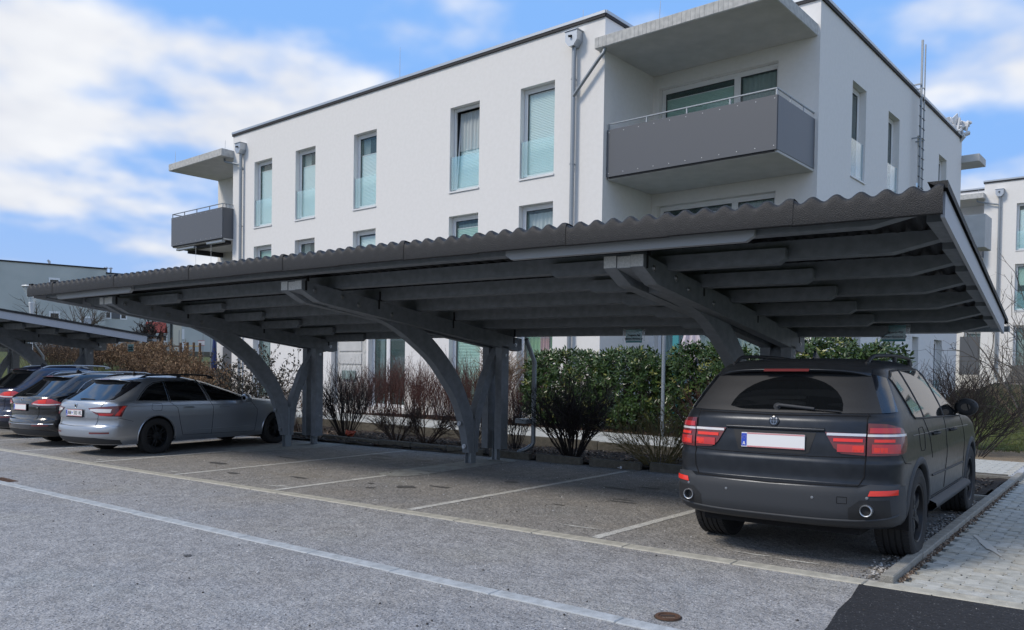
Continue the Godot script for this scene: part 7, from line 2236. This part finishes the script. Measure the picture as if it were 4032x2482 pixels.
	bare_shrub("bare_tree", "pale slender bare tree with upswept branches at the far left", Vector3(-40.8, 1.2, -16.35), {"seed": 72, "stems": 1, "height": 1.9, "rad": 0.07, "foot": 0.0, "lean": 0.03, "kink": 0.04, "up": 0.06, "levels": 3, "kids": [9, 5, 3], "fork": 0.7, "shrink": 0.75, "from": 0.4, "thick_levels": 1, "cat": "tree"}, M.bark_grey)
	bare_shrub("bare_tree", "second slender bare tree, left of the lamp post in the play area", Vector3(-39.7, 1.2, -17.6), {"seed": 73, "stems": 1, "height": 1.9, "rad": 0.06, "foot": 0.0, "lean": 0.12, "kink": 0.05, "up": 0.06, "levels": 3, "kids": [8, 5, 3], "fork": 0.65, "shrink": 0.75, "from": 0.4, "thick_levels": 1, "cat": "tree"}, M.bark_grey)


# ---------------------------------------------------------------- play area at the far left
func build_play_area() -> void:
	var t := thing("play_tower", "wooden play tower with a steep red roof and a yellow slide", "play tower", Vector3(-34.75, 1.2, -18.55))
	t.rotation.y = 0.9
	for q in [[-0.22, -0.22], [0.22, -0.22], [0.22, 0.22], [-0.22, 0.22]]:
		var b := MB.new(); b.bx(Vector3(q[0] - 0.05, -0.6, q[1] - 0.05), Vector3(q[0] + 0.05, 1.72, q[1] + 0.05), 0.01)
		put("post", b.mesh(), M.play_wood, t)
	for s in [1.0, -1.0]:
		var b := MB.new()
		b.quad(Vector3(-0.42, 1.62, s * 0.36), Vector3(0.42, 1.62, s * 0.36), Vector3(0.42, 2.08, 0), Vector3(-0.42, 2.08, 0))
		b.quad(Vector3(0.42, 1.59, s * 0.36), Vector3(-0.42, 1.59, s * 0.36), Vector3(-0.42, 2.05, 0), Vector3(0.42, 2.05, 0))
		put("roof_slope", b.mesh(), M.play_red, t)
	var b := MB.new(); b.bx(Vector3(-0.26, 0.62, -0.26), Vector3(0.26, 0.70, 0.26)); put("deck", b.mesh(), M.play_wood, t)
	for k in 4:
		b = MB.new(); b.bx(Vector3(-0.27, 0.76 + k * 0.11, -0.255), Vector3(0.27, 0.84 + k * 0.11, -0.23)); put("rail_board", b.mesh(), M.play_wood, t)
	b = MB.new()
	var G: Array = []
	for i in 9:
		var u := i / 8.0
		var c := Vector3(0.0, lerpf(0.95, 0.12, u) - 0.18 * sin(u * PI), 0.25 + 0.95 * u)
		G.append(PackedVector3Array([c + Vector3(-0.22, 0.14, 0), c + Vector3(-0.19, 0, 0), c + Vector3(0.19, 0, 0), c + Vector3(0.22, 0.14, 0)]))
	b.grid(G); put("slide", b.mesh(), M.play_yellow, t)
	# climbing frame: stout posts joined by a beam and yellow bars
	var f := thing("climbing_frame", "row of stout wooden posts with a beam and yellow bars right of the play tower", "climbing frame", Vector3(-35.31, 1.15, -18.11))
	var dir := Vector3(-33.2 + 35.31, 0, -19.76 + 18.11)
	var ln := dir.length()
	f.basis = Basis(dir.normalized(), Vector3.UP, dir.normalized().cross(Vector3.UP))
	for q in [[0.0, 1.15], [1.82, 1.22], [2.12, 1.24], [2.4, 1.24], [ln, 1.22]]:
		b = MB.new(); b.lathe([Vector2(0.0, q[1]), Vector2(0.05, q[1]), Vector2(0.055, q[1] - 0.02), Vector2(0.055, -0.7)], 10, Transform3D(Basis.IDENTITY, Vector3(q[0], 0, 0)))
		put("post", b.mesh(), M.play_wood, f)
	b = MB.new(); b.bx(Vector3(0.0, 1.03, -0.03), Vector3(1.8, 1.09, 0.03)); put("beam", b.mesh(), M.play_wood, f)
	for y in [1.08, 1.14]:
		b = MB.new(); b.tube(PackedVector3Array([Vector3(0.0 if y > 1.1 else 2.1, y, 0.02), Vector3(0.6 if y > 1.1 else ln, y - 0.01, 0.02)]), 0.018, 0.018, 6); put("bar", b.mesh(), M.play_yellow, f)
	# rules board and goal-like frame
	var s := thing("rules_board", "small white rules board on a post beside the climbing frame", "sign", Vector3(-33.17, 1.2, -19.79))
	s.rotation.y = 0.9
	b = MB.new(); b.bx(Vector3(-0.12, 1.07, -0.01), Vector3(0.15, 1.27, 0.01), 0.003); put("board", b.mesh(), M.frame_white, s)
	b = MB.new(); b.bx(Vector3(-0.13, 1.06, -0.012), Vector3(0.16, 1.075, 0.012)); b.bx(Vector3(-0.13, 1.265, -0.012), Vector3(0.16, 1.28, 0.012)); put("border", b.mesh(), M.plate_red, s)
	b = MB.new(); b.tube(PackedVector3Array([Vector3(0.0, -0.5, -0.03), Vector3(0.0, 1.3, -0.03)]), 0.02, 0.02, 6); put("post", b.mesh(), M.galv, s)
	var r := thing("carpet_rail", "thin grey metal frame behind the rules board", "frame", Vector3(-33.1, 1.2, -19.9))
	r.rotation.y = 0.67
	b = MB.new(); b.tube(PackedVector3Array([Vector3(-0.05, -0.4, 0), Vector3(-0.05, 1.55, 0), Vector3(0.28, 1.52, 0), Vector3(0.28, -0.4, 0)]), 0.014, 0.014, 6); put("frame_tube", b.mesh(), M.galv, r)
	var p := thing("steel_pole", "thin steel pole among the play posts", "pole", Vector3(-33.95, 1.2, -19.19))
	b = MB.new(); b.tube(PackedVector3Array([Vector3(0, -0.4, 0), Vector3(0, 1.72, 0)]), 0.02, 0.02, 6); b.lathe([Vector2(0.0, 0.75), Vector2(0.035, 0.75), Vector2(0.035, 0.6)], 8); put("tube", b.mesh(), M.galv, p)
	# funnel-shaped lamp
	var l := thing("street_lamp", "pale street lamp with an upturned cone head left of the carport roof", "street lamp", Vector3(-32.6, 1.0, -12.6))
	b = MB.new(); b.tube(PackedVector3Array([Vector3(0, -1.5, 0), Vector3(0, 2.1, 0)]), 0.05, 0.045, 10); put("pole", b.mesh(), M.lamp_white, l)
	b = MB.new(); b.lathe([Vector2(0.05, 1.9), Vector2(0.055, 2.1), Vector2(0.11, 2.62), Vector2(0.10, 2.64), Vector2(0.0, 2.64)], 18); put("socket", b.mesh(), M.lamp_white, l)
	b = MB.new(); b.lathe([Vector2(0.09, 2.62), Vector2(0.30, 3.20)], 24, Transform3D.IDENTITY, true)
	var gm := mat(Color(0.85, 0.88, 0.88, 0.35), 0.2); gm.transparency = BaseMaterial3D.TRANSPARENCY_ALPHA
	put("cone", b.mesh(), gm, l)
	b = MB.new(); b.lathe([Vector2(0.30, 3.20), Vector2(0.34, 3.22), Vector2(0.32, 3.26), Vector2(0.0, 3.28)], 24); put("lid", b.mesh(), M.lamp_white, l)


# ---------------------------------------------------------------- small things near the bays and the garden
func build_small_things() -> void:
	# manhole in the concrete pad
	var mh := thing("manhole_cover", "round pale concrete manhole cover at the end of a bay line", "manhole cover", Vector3(-8.80, ground_y(-8.8) + 0.006, -8.75))
	var b := MB.new(); b.lathe([Vector2(0.0, 0.004), Vector2(0.29, 0.004), Vector2(0.295, 0.0)], 40); put("lid", b.mesh(), M.concrete, mh)
	b = MB.new(); b.lathe([Vector2(0.293, 0.0015), Vector2(0.305, 0.0015)], 40); put("joint_ring", b.mesh(), M.gap_dirt, mh)
	b = MB.new(); b.lathe([Vector2(0.306, 0.004), Vector2(0.335, 0.004), Vector2(0.34, 0.0)], 40); put("frame_ring", b.mesh(), M.concrete, mh)
	for s in [-1.0, 1.0]:
		b = MB.new(); b.bx(Vector3(s * 0.22 - 0.035, 0.0, -0.012), Vector3(s * 0.22 + 0.035, 0.0055, 0.012), 0.002); put("lifting_slot", b.mesh(), M.gap_dirt, mh)
	# water valve cap in the lane
	var vc := thing("valve_cover", "small oval rusty valve cover in the lane at the bottom edge", "valve cover", Vector3(-2.30, ground_y(-2.3) + 0.003, -4.56))
	vc.rotation.y = 0.66
	b = MB.new(); b.lathe([Vector2(0.0, 0.004), Vector2(0.058, 0.004), Vector2(0.06, 0.010), Vector2(0.078, 0.010), Vector2(0.08, 0.0)], 30, Transform3D(Basis.from_scale(Vector3(1.0, 1, 1.0)), Vector3.ZERO)); put("cap", b.mesh(), M.rust, vc)
	b = MB.new(); b.lathe([Vector2(0.080, 0.001), Vector2(0.088, 0.001)], 30); put("seat_gap", b.mesh(), M.gap_dirt, vc)
	b = MB.new(); b.box(Vector3(0, 0.006, -0.012), Vector3(0.09, 0.006, 0.022), 0.002); put("key_bar", b.mesh(), mat(lin(0.05, 0.035, 0.028), 0.9), vc)
	put("cast_lettering", words("WASSER", 0.014, 0.003), mat(lin(0.20, 0.15, 0.11), 0.9), vc, Transform3D(Basis(Vector3.RIGHT, -PI / 2), Vector3(0, 0.0055, 0.026)))
	# road gully at the left end of the gutter strip
	var gr := thing("drain_grate", "rusty brown iron drain grate at the left edge of the lane", "drain grate", Vector3(-12.55, ground_y(-12.5) + 0.004, -4.36))
	b = MB.new(); b.bx(Vector3(-0.28, -0.05, -0.22), Vector3(0.28, -0.012, 0.22)); put("sump", b.mesh(), M.gap, gr)
	b = MB.new()
	b.bx(Vector3(-0.28, -0.04, -0.22), Vector3(0.28, 0.004, -0.185)); b.bx(Vector3(-0.28, -0.04, 0.185), Vector3(0.28, 0.004, 0.22)); b.bx(Vector3(-0.28, -0.04, -0.185), Vector3(-0.245, 0.004, 0.185)); b.bx(Vector3(0.245, -0.04, -0.185), Vector3(0.28, 0.004, 0.185))
	put("frame", b.mesh(), M.rust, gr)
	for k in 8:
		b = MB.new(); b.bx(Vector3(-0.225 + k * 0.058, -0.04, -0.184), Vector3(-0.190 + k * 0.058, 0.003, 0.184), 0.003); put("bar", b.mesh(), M.rust, gr)
	# galvanised post by the path, with a cloth on the line behind it
	var po := thing("metal_post", "tall spotted galvanised post standing in front of the laurel hedge", "post", Vector3(-8.27, 0.0, -15.95))
	b = MB.new(); b.tube(PackedVector3Array([Vector3(0, -0.2, 0), Vector3(0, 4.2, 0)]), 0.042, 0.042, 14); put("tube", b.mesh(), M.galv, po)
	b = MB.new(); b.lathe([Vector2(0.0, 4.25), Vector2(0.046, 4.22), Vector2(0.046, 4.17)], 14); put("end_cap", b.mesh(), M.plastic, po)
	var cl := thing("hanging_towel", "pale pinkish towel draped to a point behind the galvanised post", "towel", Vector3(-8.75, 1.15, -18.3))
	b = MB.new()
	var G: Array = []
	for j in 9:
		var row := PackedVector3Array()
		for i in 13:
			var u := i / 12.0 - 0.5
			var v := j / 8.0
			row.append(Vector3(u * lerpf(0.42, 0.74 if j < 5 else 0.35, minf(v * 2.0, 1.0)), 1.25 - v * (0.95 + 0.35 * (0.5 - absf(u))), 0.05 * sin(u * 17.0 + v * 3.0)))
		G.append(row)
	b.grid(G); put("cloth", b.mesh(), M.cloth_pink, cl)
	b = MB.new(); b.bx(Vector3(-0.52, -0.9, -0.06), Vector3(-0.36, 1.3, -0.03)); put("teal_strip", b.mesh(), M.teal, cl)
	var wd := bare_shrub("ornamental_branch", "dried branching plant with curled leaves against the loggia wall", Vector3(-9.75, 0.95, -18.0), {"seed": 91, "stems": 7, "height": 0.75, "rad": 0.010, "foot": 0.05, "lean": 0.55, "kink": 0.12, "up": 0.03, "levels": 2, "kids": [6, 4], "fork": 0.7, "shrink": 0.5, "thick_levels": 0, "leaf": [Color(0.07, 0.065, 0.06), Color(0.05, 0.045, 0.045)], "per_tip": 1, "leaf_size": 2.0, "cat": "plant"}, M.twig_dark)
	b = MB.new(); b.lathe([Vector2(0.0, 0.02), Vector2(0.16, 0.02), Vector2(0.18, -0.02), Vector2(0.13, -0.9), Vector2(0.0, -0.9)], 18); put("pot", b.mesh(), M.raw_concrete, wd)
	# closed parasol on the left terrace
	var pa := thing("parasol", "closed dark blue parasol by the left terrace of the white block", "parasol", Vector3(-27.9, -0.1, -17.2))
	b = MB.new(); b.tube(PackedVector3Array([Vector3(0, 0, 0), Vector3(0, 2.6, 0)]), 0.022, 0.022, 8); put("pole", b.mesh(), M.zinc, pa)
	b = MB.new(); b.lathe([Vector2(0.02, 2.62), Vector2(0.05, 2.5), Vector2(0.09, 2.0), Vector2(0.12, 1.5), Vector2(0.10, 1.3), Vector2(0.03, 1.28)], 9, Transform3D.IDENTITY, false); put("folded_cloth", b.mesh(), M.cloth_blue, pa)
	# exercise bike and chair seen through the glazed door
	var bx := Vector3(-19.6, 0.12, -18.75)
	var ex := thing("exercise_bike", "black exercise bike behind the glazed ground-floor door", "exercise bike", bx)
	b = MB.new(); b.tube(PackedVector3Array([Vector3(-0.4, 0.1, 0), Vector3(0.0, 0.5, 0), Vector3(0.30, 0.95, 0)]), 0.03, 0.03, 8); b.tube(PackedVector3Array([Vector3(-0.05, 0.45, 0), Vector3(-0.18, 0.95, 0)]), 0.025, 0.025, 8); b.tube(PackedVector3Array([Vector3(-0.45, 0.03, 0), Vector3(0.45, 0.03, 0)]), 0.03, 0.03, 8); put("frame", b.mesh(), M.iron, ex)
	b = MB.new(); b.lathe([Vector2(0.0, 0.03), Vector2(0.22, 0.03), Vector2(0.24, 0.0), Vector2(0.22, -0.03), Vector2(0.0, -0.03)], 24, Transform3D(Basis(Vector3.RIGHT, PI / 2), Vector3(0.25, 0.32, 0))); put("flywheel", b.mesh(), M.trim, ex)
	b = MB.new(); b.box(Vector3(-0.2, 0.98, 0), Vector3(0.28, 0.06, 0.18), 0.02); put("saddle", b.mesh(), M.trim, ex)
	b = MB.new(); b.tube(PackedVector3Array([Vector3(0.30, 0.95, 0), Vector3(0.28, 1.05, 0.2), Vector3(0.18, 1.1, 0.25)]), 0.016, 0.016, 6); b.tube(PackedVector3Array([Vector3(0.30, 0.95, 0), Vector3(0.28, 1.05, -0.2), Vector3(0.18, 1.1, -0.25)]), 0.016, 0.016, 6); put("handlebar", b.mesh(), M.trim, ex)
	# orange scrap lying in the bed and a crumpled white scrap by the kerb
	var sc := thing("orange_bag", "crumpled orange bag in the bed behind the left rear post", "bag", Vector3(-14.15, -0.10, -12.15))
	b = MB.new()
	for k in 8: b.box(Vector3(rng.randf_range(-0.12, 0.12), 0.03 + rng.randf_range(-0.02, 0.03), rng.randf_range(-0.05, 0.05)), Vector3(0.16, 0.03, 0.10), 0.01, Basis.from_euler(Vector3(rng.randf(), rng.randf() * 3, rng.randf())))
	put("sheet", b.mesh(), mat(lin(0.38, 0.06, 0.02), 0.6), sc)
	for q in [[-7.15, -11.42, 0.05, "white paper scrap in the gap between two rear kerb stones"], [-6.55, -11.2, 0.03, "tiny white scrap on the asphalt in front of the rear kerb"]]:
		var w := thing("paper_scrap", q[3], "litter", Vector3(q[0], ground_y(q[0]) + 0.02, q[1]))
		b = MB.new()
		for k in 4: b.box(Vector3(rng.randf_range(-0.03, 0.03), rng.randf_range(0, 0.02), rng.randf_range(-0.02, 0.02)), Vector3(q[2], 0.006, q[2] * 0.7), 0.0, Basis.from_euler(Vector3(rng.randf(), rng.randf() * 3, rng.randf())))
		put("paper", b.mesh(), M.frame_white, w)
